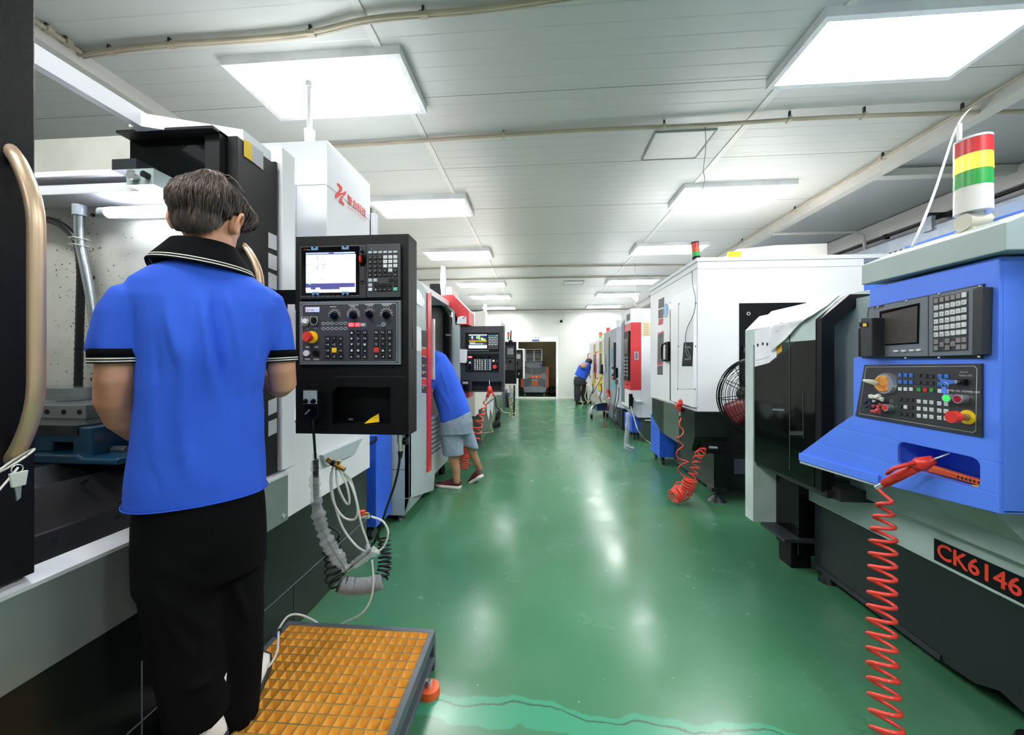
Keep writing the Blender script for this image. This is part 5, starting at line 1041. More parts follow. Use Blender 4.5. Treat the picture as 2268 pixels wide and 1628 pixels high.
for x, y, m_, r_ in ((1041.5, 803.5, WHITE, .014), (1093.5, 799.5, WHITE, .014), (1101, 799.5, DKGREY, .016), (1041.5, 815, BLACKG, .014)): MB().cyl(f5.p(*q2(x, y)), f5.p(*q2(x, y), .01), r_, m_).obj('push_button', o2)
MB().cyl(f5.p(*q2(1097, 812.5)), f5.p(*q2(1097, 812.5), .03), .014, REDP).cyl(f5.p(*q2(1097, 812.5), .02), f5.p(*q2(1097, 812.5), .04), .024, REDP).obj('emergency_stop', o2)
b = MB(); outline(b, f5, q2(1033.5, 1)[0]-.0, q2(1036.5, 1)[0], q2(1, 770)[1], q2(1, 763)[1], .001, MIDGREY); b.obj('key_lock', d2)
t = thing('handwheel_pendant', 'small black handwheel with silver faceplate on the dark grey control cabinet', 'handwheel', tuple(fr.p(*q2(1032, 864))))
b = MB(); rect(b, 1026, 1039, 841, 866, 0, .04, BLACKS); b.obj('pendant_body', t, bevel=.008); b = MB(); rect(b, 1026.5, 1038.5, 845, 850, .04, .042, LTGREY); b.obj('faceplate', t); b = MB(); f6 = Fr(fr.p(0, 0, .04), fr.R, fr.U, fr.N); knob(b, f6, *q2(1032.5, 857), .02, .015, .8); b.obj('handwheel', t)
MB().tube([at(1032, 866, Y=4.46), at(1033, 900, Y=4.46), at(1031, 930, Y=4.5)], .006, CABLE, 6).obj('cord', t)
MB().prism([at(x, y, Y=4.46) for x, y in [(1014, 773), (1035, 774), (1034, 800), (1032, 804), (1014, 803)]], (0, .001, 0), PAPER).obj('paper_note', cat='paper', label='white paper note hanging at the left edge of the dark grey control cabinet')
MB().tube([fr.p(.03, .01, -.03), fr.p(.06, .025, -.04), fr.p(.1, .02, -.05), fr.p(.12, .012, -.05)], .008, CHROME, 6).obj('hand_tools', cat='tool', label='bright metal tool bits in the tray of the dark grey control cabinet')
def airgun(name, label, grip0, head_, tip, hose, hr, mt=REDP, s=1.):
    t = thing(name, label, 'air gun', tuple(grip0)); g, h, n_ = Vector(grip0), Vector(head_), Vector(tip)
    MB().tube([g, g.lerp(h, .5), h], [.013*s, .015*s, .017*s], mt, 14).tube([h-(n_-h).normalized()*.02*s, h, h+(n_-h).normalized()*.035*s], [.016*s, .022*s, .012*s], mt, 12).obj('gun_body', t)
    side = (h-g).cross(n_-h); side = side.normalized() if side.length > 1e-6 else Vector((0, 0, 1)); d = (h-g).normalized().cross(side)
    MB().tube([h+d*.02*s, h.lerp(g, .35)+d*.04*s, h.lerp(g, .6)+d*.035*s], [.006*s]*3, mt, 8, flat=1.5).obj('trigger', t)
    MB().tube([h, n_], [.0035*s, .002*s], CHROME, 8).obj('nozzle', t)
    MB().cyl(g, g-(h-g).normalized()*.03*s, .008*s, CHROME).obj('connector', t)
    MB().tube(hose, hr, HOSER, 8).obj('coiled_hose', t); return t
gp = lambda x, y, Y=4.42: at(x, y, Y=Y)
path = [gp(1074, 885), gp(1073, 900), gp(1068, 915), gp(1060, 935), gp(1054, 960), gp(1048, 985, 4.35), gp(1040, 1000, 4.3), gp(1032, 1025, 4.2)]
airgun('air_gun', 'red air blow gun with coiled red hose hooked on the dark grey control cabinet', gp(1079, 880), gp(1085, 865), gp(1084, 842), helix(spline(path, 4), lambda s: .01+.05*min(1, s*2.2), 10, 14, ref=(1, 0, 0)), .008, s=1.5)
pp = [gp(1030, 985, 4.2), gp(1026, 1010, 4.2), gp(1024, 1040, 4.18)]
MB().tube(helix(pp, lambda s: .07-.02*s, 10, 14, ref=(1, 0, 0)), .008, HOSER, 6).obj('coiled_air_hose', cat='air hose', label='bunched red coil hose behind the legs of the leaning person')
# ------------------------------------------------------------------ third, fourth and fifth machines on the left
m3 = thing('machining_center', 'white machining centre with sloped green-grey base beyond the dark grey control cabinet', 'machine', (-1.6, 6.2, 0))
p = at(1065, 870, Y=5.4); xa = at(1038, 870, Y=5.3).x; xb = at(1052, 870, Y=5.3).x; zb = at(1052, 922, Y=5.3).z
MB().prism([(xa-.8, 5.3, zb), (xb, 5.3, zb), (xb+.09, 5.55, zb+.06), (xb+.09, 5.7, zb+.06), (xa-.8, 5.7, zb)], (0, 0, 2.02-zb), CREAM if 0 else WHITE2).obj('front_column', m3)
MB().box(xa-1.2, xb-.05, 5.32, 5.7, .0, zb, BLACKS).obj('dark_skirt', m3)
MB().prism([(-2.6, 5.4, 0), (-.94, 5.4, 0), (-.86, 5.4, .15), (-.86, 5.4, .62), (-2.6, 5.4, .62)], (0, 2.4, 0), SLATE2).obj('base', m3)
MB().box(-2.6, -.9, 5.7, 7.6, .62, 1.9, WHITE2).obj('enclosure', m3, bevel=.01)
b = MB()
for y0 in (5.9, 6.35): b.prism([(-.855, y0, .62), (-.855, y0+.4, .62), (-.855, y0+.4, .5), (-.855, y0+.2, .35), (-.855, y0, .5)], (.004, 0, 0), WHITE)
b.obj('drip_panel', m3)
b = MB(); p0, p1 = at(1070, 725, Y=6.5), at(1110, 710, Y=6.5); b.box(p0.x, p1.x, 6.5, 7.3, 1.9, p1.z, WHITE2); b.obj('top_box', m3)
MB().tube([at(1079, 712, Y=6.6), at(1078, 700, Y=6.6), at(1075, 690, Y=6.6), at(1075, 674, Y=6.6)], .03, WHITE).obj('signal_rod', m3)
cable3 = thing('cable_coil', 'black coiled cable with yellow tube hanging beside the green-grey machine base', 'cable', tuple(at(1100, 940, Y=5.9)))
MB().tube(seq([(1095, 875, 5.5), (1098, 890, 5.5), (1099, 900, 5.5), (1106, 908, 5.6), (1106, 915, 5.7)]), .009, CABLE, 6).obj('cord', cable3)
MB().tube(helix(seq([(1105, 912, 5.7), (1102, 928, 5.8), (1100, 938, 5.85), (1094, 943, 5.9)]), .035, 11, 12, ref=(1, 0, 0)), .009, CABLE, 6).obj('coiled_cord', cable3)
MB().tube(helix(seq([(1094, 943, 5.7), (1101, 940, 5.7), (1107, 938, 5.7)]), .045, 8, 12, ref=(0, 0, 1)), .01, CABLE, 6).obj('coiled_cord', cable3)
TUBEY = mat('yellowish_tube', 'C8C493', .35)
pts = seq([(1092, 903, 5.6), (1094, 918, 5.6), (1088, 935, 5.6), (1087, 948, 5.6), (1092, 955, 5.6), (1083, 958, 5.6), (1070, 959, 5.6)])
for q in pts: q.z = max(q.z, .01)
MB().tube(pts, .007, TUBEY, 6).obj('tube', cable3)
def small_cab(px0, px1, py0, py1, Y, label, extra=None):
    a, c = at(px0, py1, Y=Y), at(px1, py0, Y=Y); W_, H_ = c.x-a.x, c.z-a.z; t = thing('control_cabinet', label, 'control cabinet', (a.x, Y, a.z)); f = Fr((a.x, Y, a.z), (1, 0, 0), (0, 0, 1), (0, -1, 0))
    b = MB(); fbox(b, f, 0, W_, 0, H_, -.14, 0, BLACKS); b.obj('housing', t, bevel=.004)
    b = MB(); fbox(b, f, W_*.12, W_*.92, H_*.62, H_*.9, 0, .012, DKGREY); fbox(b, f, W_*.16, W_*.55, H_*.66, H_*.86, .012, .014, BLACKG); g = Fr(f.p(0, 0, .012), f.R, f.U, f.N); grid(b, g, W_*.62, H_*.84, 6, 5, W_*.045, H_*.03, W_*.033, .004, [KEYW, LTGREY]); b.obj('display_unit', t)
    b = MB(); fbox(b, f, W_*.1, W_*.93, H_*.32, H_*.6, 0, .012, DKGREY); b2 = b.obj('operator_panel', t)
    b = MB(); 
    for k in range(3): knob(b, g, W_*(.3+.22*k), H_*.53, .02, .02, .6)
    grid(b, g, W_*.2, H_*.46, 6, 5, W_*.07, H_*.026, .012, .004, [KEYW, MIDGREY, LEGEND, KEYK]); fbox(b, g, W_*.14, W_*.26, H_*.5, H_*.53, 0, .002, LEDR); b.obj('controls', b2)
    return t, f, W_, H_
t, f, W_, H_ = small_cab(1093, 1143, 757, 850, 7.2, 'black control cabinet with antenna rod, second beyond the leaning person')
MB().cyl(f.p(W_*.75, H_, -.05), f.p(W_*.75, H_+.03, -.05), .04, BLACKS).tube([f.p(W_*.75, H_, -.05), f.p(W_*.76, H_+.14, -.05), f.p(W_*.77, H_+.22, -.05)], .014, CABLE, 8).obj('antenna', t)
MB().box(-.95, f.p(.1, 0).x, 7.24, 7.3, 1.3, 1.38, BLACKS).obj('support_arm', t)
MB().cyl(f.p(W_*.62, H_+.07, .5), f.p(W_*.62, H_+.02, .5), .0, REDP) if 0 else None
t, f, W_, H_ = small_cab(1112, 1158, 775, 838, 9.5, 'black control cabinet farthest down the left row, framed in white')
MB().box(f.p(W_, 0).x, f.p(W_+.045, 0).x, 9.5, 9.66, f.p(0, -.0).z, f.p(0, H_).z+.03, WHITE2).box(f.p(0, 0).x, f.p(W_, 0).x, 9.5, 9.66, f.p(0, H_).z, f.p(0, H_).z+.03, WHITE2).obj('white_frame', t)
MB().tube([at(1148, 832, Y=9.4), at(1150, 826, Y=9.4)], .006, CHROME).obj('tool_hook', t)
MB().box(-1.0, f.p(.1, 0).x, 9.54, 9.6, 1.3, 1.38, BLACKS).obj('support_arm', t)
for nm, y0, y1, xf, zt_, lab in (('4', 8.0, 9.5, -.98, 2.0, 'white machining centre behind the second black control cabinet'), ('5', 9.95, 12.2, -1.02, 1.95, 'white machining centre last in the left row near the doorway')):
    t = thing('machining_center', lab, 'machine', (-1.7, y0, 0)); MB().box(-2.6, xf, y0, y1, .5, zt_, WHITE2).obj('enclosure', t, bevel=.01); MB().box(-2.6, xf+.02, y0, y1, 0, .5, SLATE2).obj('base', t)
    MB().box(xf, xf+.02, y0+.3, y1-.4, .7, 1.8, GLASSB).obj('door', t); MB().box(-2.2, -1.5, y0+.2, y1-.3, zt_, zt_+.25, WHITE).obj('top_box', t)
b = thing('signal_tower', 'tiny red and amber signal tower beyond the second black control cabinet', 'signal light', tuple(at(1126, 748, Y=9.0))); q = at(1126, 752, Y=9.0)
MB().cyl((q.x, 9, q.z-.1), q, .02, WHITE).tube([(q.x, 9, q.z-.09), (-1.0, 9, q.z-.09)], .012, WHITE, 8).obj('pole', b) ; MB().cyl(q, q+Vector((0, 0, .06)), .03, GREEN).obj('green_lens', b); MB().cyl(q+Vector((0, 0, .06)), q+Vector((0, 0, .12)), .03, ORANGE).obj('amber_lens', b); MB().cyl(q+Vector((0, 0, .12)), q+Vector((0, 0, .18)), .03, RED).obj('red_lens', b)
t = thing('waste_bin', 'blue grey plastic bin standing under the second black control cabinet', 'bin', tuple(at(1126, 899, Z=0))); q = at(1131, 901, Z=0); BINM = mat('bin_blue_grey', '4C6C8A', .45)
MB().loft([[(q.x+math.cos(a)*r_*1., q.y+math.sin(a)*r_, z) for a in [2*math.pi*j/20 for j in range(20)]] for z, r_ in ((0, .11), (.42, .14))], BINM).obj('bin_body', t); MB().box(q.x-.1, q.x+.12, q.y-.05, q.y+.1, .42, .56, PAPER).obj('paper_lining', t)
t = thing('cable_bundle', 'tangle of pale tubes and one black cable under the farther control cabinets', 'cable', tuple(at(1135, 920, Z=0)))
MB().tube(seq([(1139, 853, 7.3), (1139, 890, 7.3), (1138, 920, 7.3)]), .016, CABLE, 8).obj('black_cable', t)
b = MB(); r_ = random.Random(4)
for k in range(6):
    pts = [at(1133+r_.uniform(-6, 5), 855+i*13+r_.uniform(-3, 3), Y=7.4+r_.uniform(-.1, .1)) for i in range(6)]+[at(1136, 924+r_.uniform(-3, 3), Y=7.3)]
    b.tube(spline(pts, 5), .007, TUBEY if k % 2 else CLEAR, 5)
b.tube(helix(spline([at(1130, 878, Y=7.35), at(1133, 900, Y=7.35), at(1137, 922, Y=7.3)], 4), .05, 7, 10, ref=(1, 0, 0)), .006, TUBEY, 5); b.obj('pale_tubes', t)
pts = seq([(1108, 903, 7.0), (1114, 912, 7.0), (1122, 914, 7.1), (1130, 915, 7.2)]); MB().tube(pts, .008, TUBEY, 6).obj('tube', t)
# ------------------------------------------------------------------ right row, far to near
def tower(parent, x, y, z, r, h, cap=WHITE, base=WHITE, name='signal_tower', lit=None, tilt=(0, 0, 1)):
    tl = Vector(tilt).normalized(); o = Vector((x, y, z)); s = MB().cyl(o, o+tl*h*.25, r, base).obj(name, parent)
    for k, (nm, m_) in enumerate((('green_lens', GREEN), ('amber_lens', lit or ORANGE), ('red_lens', RED))): MB().cyl(o+tl*h*(.25+.23*k), o+tl*h*(.25+.23*(k+1)), r*.98, m_).obj(nm, s)
    MB().cyl(o+tl*h*.94, o+tl*h, r, cap).obj('cap', s); return s
YEL2 = mat('yellow_paint', 'E6C93A', .4)
for k, (xf, y0, y1, pxs, lab) in enumerate(((1.62, 9.75, 10.95, 1335, 'white drilling centre with yellow panel and red pipe handle, nearer of the two'), (1.66, 11.2, 13.0, 1311, 'white drilling centre with yellow panel, farther one where the distant person bends'))):
    t = thing('drilling_center', lab, 'machine', (xf+.6, y0, 0)); zt_ = 1.95
    MB().box(xf, xf+1.5, y0, y1, .35, zt_, WHITE).box(xf+.05, xf+1.5, y0+.05, y1-.05, 0, .35, WHITE2).obj('enclosure', t, bevel=.01)
    ya, yb = y0+.25, y0+.75; MB().box(xf-.01, xf, ya, yb, .7, zt_-.08, YEL2).prism([(xf-.04, ya, .55), (xf-.04, yb, .55), (xf-.04, yb, .72), (xf-.04, ya, .72)], (.05, 0, 0), YEL2).obj('yellow_panel', t)
    b = MB(); b.box(xf-.015, xf-.01, ya+.15, yb-.02, 1.6, zt_-.1, BLACKG).box(xf-.015, xf-.01, ya+.1, yb-.05, 1.0, 1.55, DKGREY); f = Fr((xf-.015, yb-.08, 1.0), (0, -1, 0), (0, 0, 1), (-1, 0, 0)); grid(b, f, .02, .5, 5, 9, .06, .05, .03, .006, [KEYW, MIDGREY, KEYK]); b.obj('control_panel', t)
    yr = y1-.2; MB().tube([(xf, yr, 1.6), (xf-.07, yr, 1.6), (xf-.07, yr, .85), (xf, yr, .85)], .018, RED, 8).obj('handle', t)
    MB().box(xf-.05, xf, ya-.12, ya, 1.0, 1.25, BLACKS).obj('handwheel_box', t); tower(t, xf+.12, y0+.1, zt_, .05, .26)
    MB().box(xf-.06, xf+.0, ya, yb, .72, .76, YEL2).obj('shelf', t)
# floor trolley and hoses by the yellow machines
t = thing('floor_trolley', 'low dark blue trolley with bagged caster on the floor by the yellow panelled machines', 'trolley', tuple(at(1330, 915, Z=0)))
q0, q1 = at(1302, 905, Z=.1), at(1345, 903, Z=.1); NAVY = mat('navy_paint', '23376E', .4)
MB().box(1.33, 1.62, 9.0, 9.5, .16, .3, NAVY).obj('tray', t); MB().tube(spline([(1.56, 9.0, .32), (1.4, 8.95, .33), (1.26, 8.9, .3), (1.18, 8.85, .2), (1.17, 8.82, .1)], 5), .03, STEEL, 8).obj('bent_arm', t)
MB().cyl((1.15, 8.82, .055), (1.2, 8.82, .055), .055, CABLE).cyl((1.55, 9.05, .05), (1.59, 9.05, .05), .05, CABLE).cyl((1.55, 9.45, .05), (1.59, 9.45, .05), .05, CABLE).obj('wheel', t); MB().ball((1.175, 8.82, .15), .085, FILM, 10, (.8, .8, 1.2)).obj('plastic_bag', t)
t = thing('hose_tangle', 'tangled pale hoses hanging beneath the yellow panelled machines', 'hose', (1.5, 10.5, .2)); b = MB(); r_ = random.Random(9)
for k in range(6):
    x = 1300+k*6; pts = [at(x+r_.uniform(-3, 3), 850, Y=9.65), at(x+r_.uniform(-5, 5), 865, Y=9.6), at(x+r_.uniform(-6, 6), 880, Y=9.6), at(x+r_.uniform(-8, 8), 895, Y=9.6)]; b.tube(spline(pts, 5), .011, (TUBEY, CLEAR, CABLE)[k % 3], 6)
b.obj('hoses', t)
MB().tube(spline([at(1333, 835, Y=9.7), at(1325, 850, Y=9.6), at(1318, 862, Y=9.5), at(1312, 872, Y=9.5)], 5), .009, CABLE, 6).obj('cable', t)
# grey and teal machine
xf = 1.5; t = thing('machining_center', 'two tone grey machining centre with teal stickers between the red and yellow panelled ones', 'machine', (2, 8.3, 0)); GA = mat('pale_lilac_grey', 'C3C9DA', .35); GB = mat('mid_machine_grey', '9AA0A8', .4)
MB().prism([(1.5, 7.6, .42), (1.62, 7.25, .42), (3.2, 7.25, .42), (3.2, 7.6, .42)], (0, 0, 1.58), GA).obj('corner_panel', t); MB().box(1.5, 3.2, 7.6, 9.1, .42, 2.0, GB).obj('enclosure', t, bevel=.01)
MB().prism([(1.55, 7.3, 0), (3.2, 7.3, 0), (3.2, 9.0, 0), (1.6, 9.0, 0)], (0, 0, .42), DKGREY).box(1.5, 1.7, 7.6, 8.4, .12, .42, MIDGREY).obj('base', t)
MB().box(1.49, 1.5, 8.3, 8.42, .55, 1.85, BLACKG).obj('door_gap', t); MB().box(1.45, 1.47, 8.75, 8.85, 1.1, 1.5, WHITE).obj('handle', t)
b = MB()
for q in ((7.65, 7.75, 1.35, 1.7), (8.0, 8.15, 1.3, 1.6), (7.7, 8.0, .75, .95), (8.2, 8.28, 1.0, 1.25)): b.box(1.494, 1.5, *q, TEAL)
b.obj('teal_stickers', t)
cp_ = MB().box(1.46, 1.5, 7.62, 7.7, .95, 1.7, DKGREY).obj('control_panel', t); b = MB()
for k in range(4): b.cyl((1.46, 7.66+.02*(k % 2), .98+.07*k), (1.43, 7.66+.02*(k % 2), .98+.07*k), .018, REDP if k == 0 else (WHITE, BLACKS)[k % 2])
b.obj('buttons', cp_)
MB().cyl((1.75, 8.2, 2.0), (1.75, 8.2, 2.2), .12, WHITE, .13).obj('oil_tank', t); MB().cyl((1.68, 7.7, 2.0), (1.68, 7.7, 2.3), .02, WHITE).cyl((1.75, 7.8, 2.0), (1.75, 7.8, 2.3), .02, WHITE).obj('standpipe', t); MB().box(1.8, 2.2, 7.5, 8.0, 2.0, 2.22, WHITE2).obj('top_box', t)
airgun('air_gun', 'small red air gun hanging on the grey machine near the floor', at(1349, 880, X=1.46), at(1346, 868, X=1.46), at(1345, 858, X=1.46), [Vector((p.x, p.y, max(p.z, .008))) for p in spline([at(1349, 882, X=1.46), at(1345, 905, X=1.4), at(1340, 925, Z=.02), at(1336, 942, Z=.02), at(1345, 944, Z=.02)], 6)], .006, s=1.6)
def telephone(x, y, z, lab): 
    p_ = thing('handwheel_pendant', lab, 'handwheel', (x, y, z)); MB().box(x-.04, x, y-.05, y+.06, z, z+.2, BLACKG).obj('pendant_body', p_, bevel=.015); MB().box(x-.045, x-.001, y-.05, y+.05, z-.12, z-.03, STEEL).obj('holder', p_); MB().tube(spline([(x-.02, y, z), (x-.03, y, z-.3), (x-.06, y+.1, z-.7), (x+.0, y-.05, z-.85)], 6), .007, CABLE, 6).obj('cord', p_)
telephone(1.48, 7.35, 1.0, 'black handwheel pendant hanging between the grey and the red machines')
# red and white machine
t = thing('machining_center', 'white machining centre with bright red corner panel and cream notice', 'machine', (2, 6.7, 0))
Yr = 6.3; xk = lambda px: at(px, 800, Y=Yr).x; zk = lambda py, px=1420: at(px, py, Y=Yr).z
x0, x1, x2 = xk(1397), xk(1420), xk(1447); z0, z1 = zk(925), zk(683)
MB().box(x1, x2+1.0, Yr, 7.0, z0, z1, WHITE).box(x1-.0005, x1+.002, Yr-.001, Yr+.002, z0, z1, MIDGREY).obj('cabinet', t)
zr0, zr1 = zk(864), zk(714)
MB().box(x0, x1, Yr, 7.0, zr1, z1, WHITE).obj('upper_corner', t); MB().prism([(x0, Yr, zr0), (x1, Yr, zr0), (x1, Yr, z0), (x1-.05, Yr, z0), (x0, Yr, z0+.15)], (0, .7, 0), WHITE).obj('lower_corner', t)
rp = MB().box(x0, x1, Yr-.004, 6.75, zr0, zr1, RED).prism([(x0, Yr, zr0), (x0, 6.75, zr0), (x0-.0, 6.75, zr0+.05), (x0, Yr, zr0+.02)], (-.01, 0, 0), RED).obj('red_panel', t)
MB().box(xk(1404.5), xk(1414), Yr-.012, Yr-.004, zk(797), zk(779), LTGREY).obj('recessed_handle', rp); MB().box(xk(1406.5), xk(1412), Yr-.014, Yr-.011, zk(795), zk(781), MIDGREY).obj('handle_pocket', rp)
MB().box(xk(1423), xk(1447), Yr-.004, Yr-.001, zk(744), zk(714), PAPERY).obj('paper_notice', t); b = MB(); 
for k in range(7): b.box(xk(1426), xk(1437), Yr-.005, Yr-.004, zk(742-k*4), zk(741.2-k*4), mat('brown_print', '9A8450', .6) if k == 0 else b.mats[0])
b.obj('notice_text', t)
MB().box(xk(1404)-.0, xk(1418), Yr-.12, Yr, zk(889), zk(886), WHITE).obj('shelf', t); MB().box(x0-.025, x0, 6.35, 6.7, zk(844, 1397), zk(732, 1397), BLACKS).obj('control_panel', t)
b = MB(); f = Fr((x0-.025, 6.68, 1.0), (0, -1, 0), (0, 0, 1), (-1, 0, 0)); grid(b, f, .03, .4, 5, 6, .06, .06, .03, .006, [KEYW, MIDGREY, KEYK]); b.box(x0-.03, x0-.024, 6.4, 6.66, 1.45, 1.7, SCREENK); b.cyl((x0-.025, 6.4, .95), (x0-.06, 6.4, .95), .03, REDP); b.obj('buttons', t)
MB().prism([(x0, 6.75, z0+.2), (x0, 7.0, z0+.2), (x0, 7.0, 2.0), (x0, 6.75, 2.05)], (-.006, 0, 0), MIDGREY).obj('door', t); MB().box(xk(1388), xk(1395), Yr-.001, Yr+.3, zk(706), zk(690), DKGREY) if 0 else None
MB().box(x0-.001, x0, 6.35, 6.6, zk(708, 1397), zk(693, 1397), DKGREY).obj('type_plate', t)
MB().box(xk(1422), x2+1.0, Yr+.02, 7.0, 0, z0, SLATE2).obj('base', t); q = at(1432, 931, Y=Yr); MB().box(x1-.05, x2+.3, Yr+.005, 6.9, z0-.03, z0, DKGREY).cyl((q.x-.03, Yr-.0, q.z), (q.x+.2, Yr-.0, q.z), .012, CREAM).obj('drain_pipe', t)
MB().tube([at(1400, 880, Y=6.25), at(1397, 905, Y=6.25)], .03, BLACKS, 8).box(xk(1394)-.02, xk(1398), 6.2, 6.26, zk(900), zk(872), BLACKS).obj('hose_valve', t)
q = at(1407, 962, Z=0); cart(1.53, 1.69, 6.45, 7.0, .12, z0-.005, 'small blue cart under the red panelled machining centre')
pts = spline([at(1397, 900, Y=6.2), at(1407, 935, Y=6.1), at(1414, 955, Y=6.0), at(1430, 975, Z=.02), at(1447, 985, Z=.02)], 6)
for q in pts: q.z = max(q.z, .012)
MB().tube(pts, .009, TUBEY, 6).obj('floor_tube', cat='hose', label='yellowish tube running from the red panelled machine along the floor')
t = thing('wrapped_cord', 'cord wrapped in clear film hanging below the red panelled machine to the floor', 'cord', tuple(at(1390, 998, Z=0)))
pts = spline([at(1391, 915, Y=5.9), at(1389, 950, Y=5.75), at(1387, 985, Y=5.65), at(1391, 991, Y=5.6), at(1402, 996, Z=.03)], 6); MB().tube(pts, crinkle(pts, lambda s: .028+.015*s, 2, .2), FILM, 12).obj('film_sleeve', t); MB().tube(pts, .013, CABLE, 6).obj('inner_cord', t)
pts = spline([at(1371, 858, Y=7.1), at(1370, 880, Y=7.1), at(1362, 912, Y=7.0), at(1356, 935, Z=.02), at(1366, 947, Z=.02)], 6)
for q in pts: q.z = max(q.z, .012)
MB().tube(pts, .008, CABLE, 6).obj('floor_cable', cat='cable', label='black cable looping to the floor before the grey machining centre')
# ------------------------------------------------------------------ big white machine
t = mw = thing('turning_center', 'big white turning centre with black base and tilted signal tower, behind the lathe', 'machine', (2.3, 4.4, 0))
xw, Yw = 1.493, 3.7; ztop, zbot = 2.262, .83
b = MB(); b.box(xw, 2.98, Yw, 5.24, zbot, 2.262, WHITE).box(xw-.012, 3.25, Yw-.008, 5.26, 2.262, 2.3, WHITE); b.obj('enclosure', t, bevel=.004)
MB().box(2.98, 3.3, Yw+.05, 5.2, 1.2, 2.1, BLUE).box(2.98, 3.3, Yw+.04, 5.2, 1.62, 1.78, WHITE).box(2.98, 3.3, Yw+.03, 5.2, 1.0, 1.62, BLACKS).obj('rear_section', t)
q0, q1 = at(1634, 560, Y=4.2), at(1832, 540, Y=4.2)
MB().prism([(q0.x, 4.2, 2.3), (q1.x, 4.2, 2.3), (q1.x, 4.2, at(1832, 539, Y=4.2).z), (at(1720, 543, Y=4.2).x, 4.2, at(1720, 543, Y=4.2).z), (q0.x, 4.2, at(1634, 552, Y=4.2).z)], (0, .7, 0), WHITE2).obj('top_box', t)
q = at(1628, 563, Y=4.1); MB().box(q.x-.06, q.x+.06, 4.1, 4.14, 2.3, q.z+.03, YELLOW).obj('warning_plate', t)
MB().box(at(1637, 700, Y=Yw).x, at(1800, 700, Y=Yw).x+.1, Yw-.01, Yw, at(1637, 890, Y=Yw).z, at(1637, 672, Y=Yw).z, BLACKS).obj('service_panel', t, label='black service panel')
q = at(1657, 695, Y=Yw-.01); MB().cyl(q, q-Vector((0, .008, 0)), .018, CHROME).cyl(q-Vector((0, .008, 0)), q-Vector((0, .01, 0)), .009, BLACKG).obj('lock', t)
qa, qb = at(1644, 768, Y=Yw-.01), at(1644, 797, Y=Yw-.01); MB().tube([qa, qa-Vector((0, .04, 0)), qb-Vector((0, .04, 0)), qb], .009, BLACKG, 8).obj('handle', t)
# aisle side: fixed front, door gap, sub panel
def ax(x): return at(x, 800, X=xw).y
dy1, dy0 = ax(1484), ax(1491)
MB().box(xw-.004, xw, dy0, dy1, .86, at(1487, 668, X=xw).z, BLACKG).obj('door_gap', t)
pz1 = at(1492, 655, X=xw-.03).z
sp = MB().box(xw-.035, xw, ax(1544), dy0-.02, .87, pz1, WHITE).obj('access_panel', t, bevel=.004)
X_ = xw-.036; b = MB()
for (x, y) in ((1504, 673), (1542, 672), (1503, 767), (1541, 767), (1501, 862), (1540, 862)): q = at(x, y, X=X_); b.cyl(q, q-Vector((.004, 0, 0)), .008, DSTEEL, n=10)
b.obj('screws', sp)
b = MB()
for x0, y0, x1, y1 in ((1503, 675, 1501, 862), (1501, 862, 1540, 862)): 
    a, c = at(x0, y0, X=X_), at(x1, y1, X=X_); b.tube([a, c], .0018, MIDGREY, 4)
b.obj('panel_groove', sp)
bp_ = MB(); onX(X_, [(1515, 758), (1535.5, 758), (1533, 811), (1511, 811)], -.004, BLACKS, bp_); onX(X_-.004, [(1517, 767), (1530, 767), (1530, 771), (1517, 771)], -.001, MIDGREY, bp_); onX(X_-.004, [(1516, 794), (1530, 794), (1530, 797), (1516, 797)], -.001, MIDGREY, bp_); bp_.obj('breaker_cover', sp)
MB().tube(spline([at(1533, 600, X=xw-.02), at(1534, 628, X=xw-.03), at(1540, 660, X=X_-.01), at(1537, 693, X=X_-.01), at(1523, 724, X=X_-.01), at(1518, 748, X=X_-.015), at(1521, 770, X=X_-.015), at(1530, 792, X=X_-.015), at(1523, 788, X=X_-.015), at(1517, 774, X=X_-.015)], 6), .004, MIDGREY, 6).obj('dangling_wire', cat='wire', label='thin grey wire hanging in a loop down the corner of the big white machine')
hd = MB(); hd.box(xw-.05, xw, ax(1483)-.0, ax(1489), at(1486, 800, X=xw).z+.0, at(1486, 757, X=xw).z, BLACKS); hx = xw-.11
pts = [at(1478, 760, X=xw-.04), at(1468, 762, X=xw-.04), at(1466, 772, X=xw-.04), at(1466, 793, X=xw-.04), at(1468, 798, X=xw-.04), at(1478, 799, X=xw-.04)]
hd.tube(pts, .013, BLACKG, 8).obj('door_handle', t)
b = MB(); lw = mat('dark_label', '5A565C', .5); rw_ = mat('red_label', 'C2485A', .5)
onX(xw-.001, [(1459, 664), (1471, 658), (1471, 680), (1458, 684)], -.001, lw, b); onX(xw-.001, [(1458, 687), (1469, 683), (1469, 704), (1458, 706)], -.001, lw, b); onX(xw-.001, [(1459, 707), (1469, 705), (1468, 718), (1458, 721)], -.001, rw_, b); onX(xw-.001, [(1457, 738), (1470, 733), (1469, 802), (1456, 804)], -.001, lw, b); onX(xw-.0022, [(1457, 738), (1470, 733), (1470, 737), (1457, 742)], -.001, rw_, b); onX(xw-.001, [(1456, 804), (1469, 802), (1468, 808), (1456, 810)], -.001, rw_, b); onX(xw-.001, [(1456, 811), (1468, 809), (1468, 830), (1456, 830)], -.001, lw, b)
b.obj('warning_labels', t)
bl = mat('sky_blue_sticker', '6FB0E8', .4); b = MB(); q = at(1475, 688, X=xw); b.cyl(q-Vector((.001, 0, 0)), q-Vector((.003, 0, 0)), .085, bl, n=28); b.text('S', q-Vector((.004, -.04, .06)), (0, -1, 0), (0, 0, 1), .16, PAPER); b.obj('round_sticker', t, label='round light blue sticker')
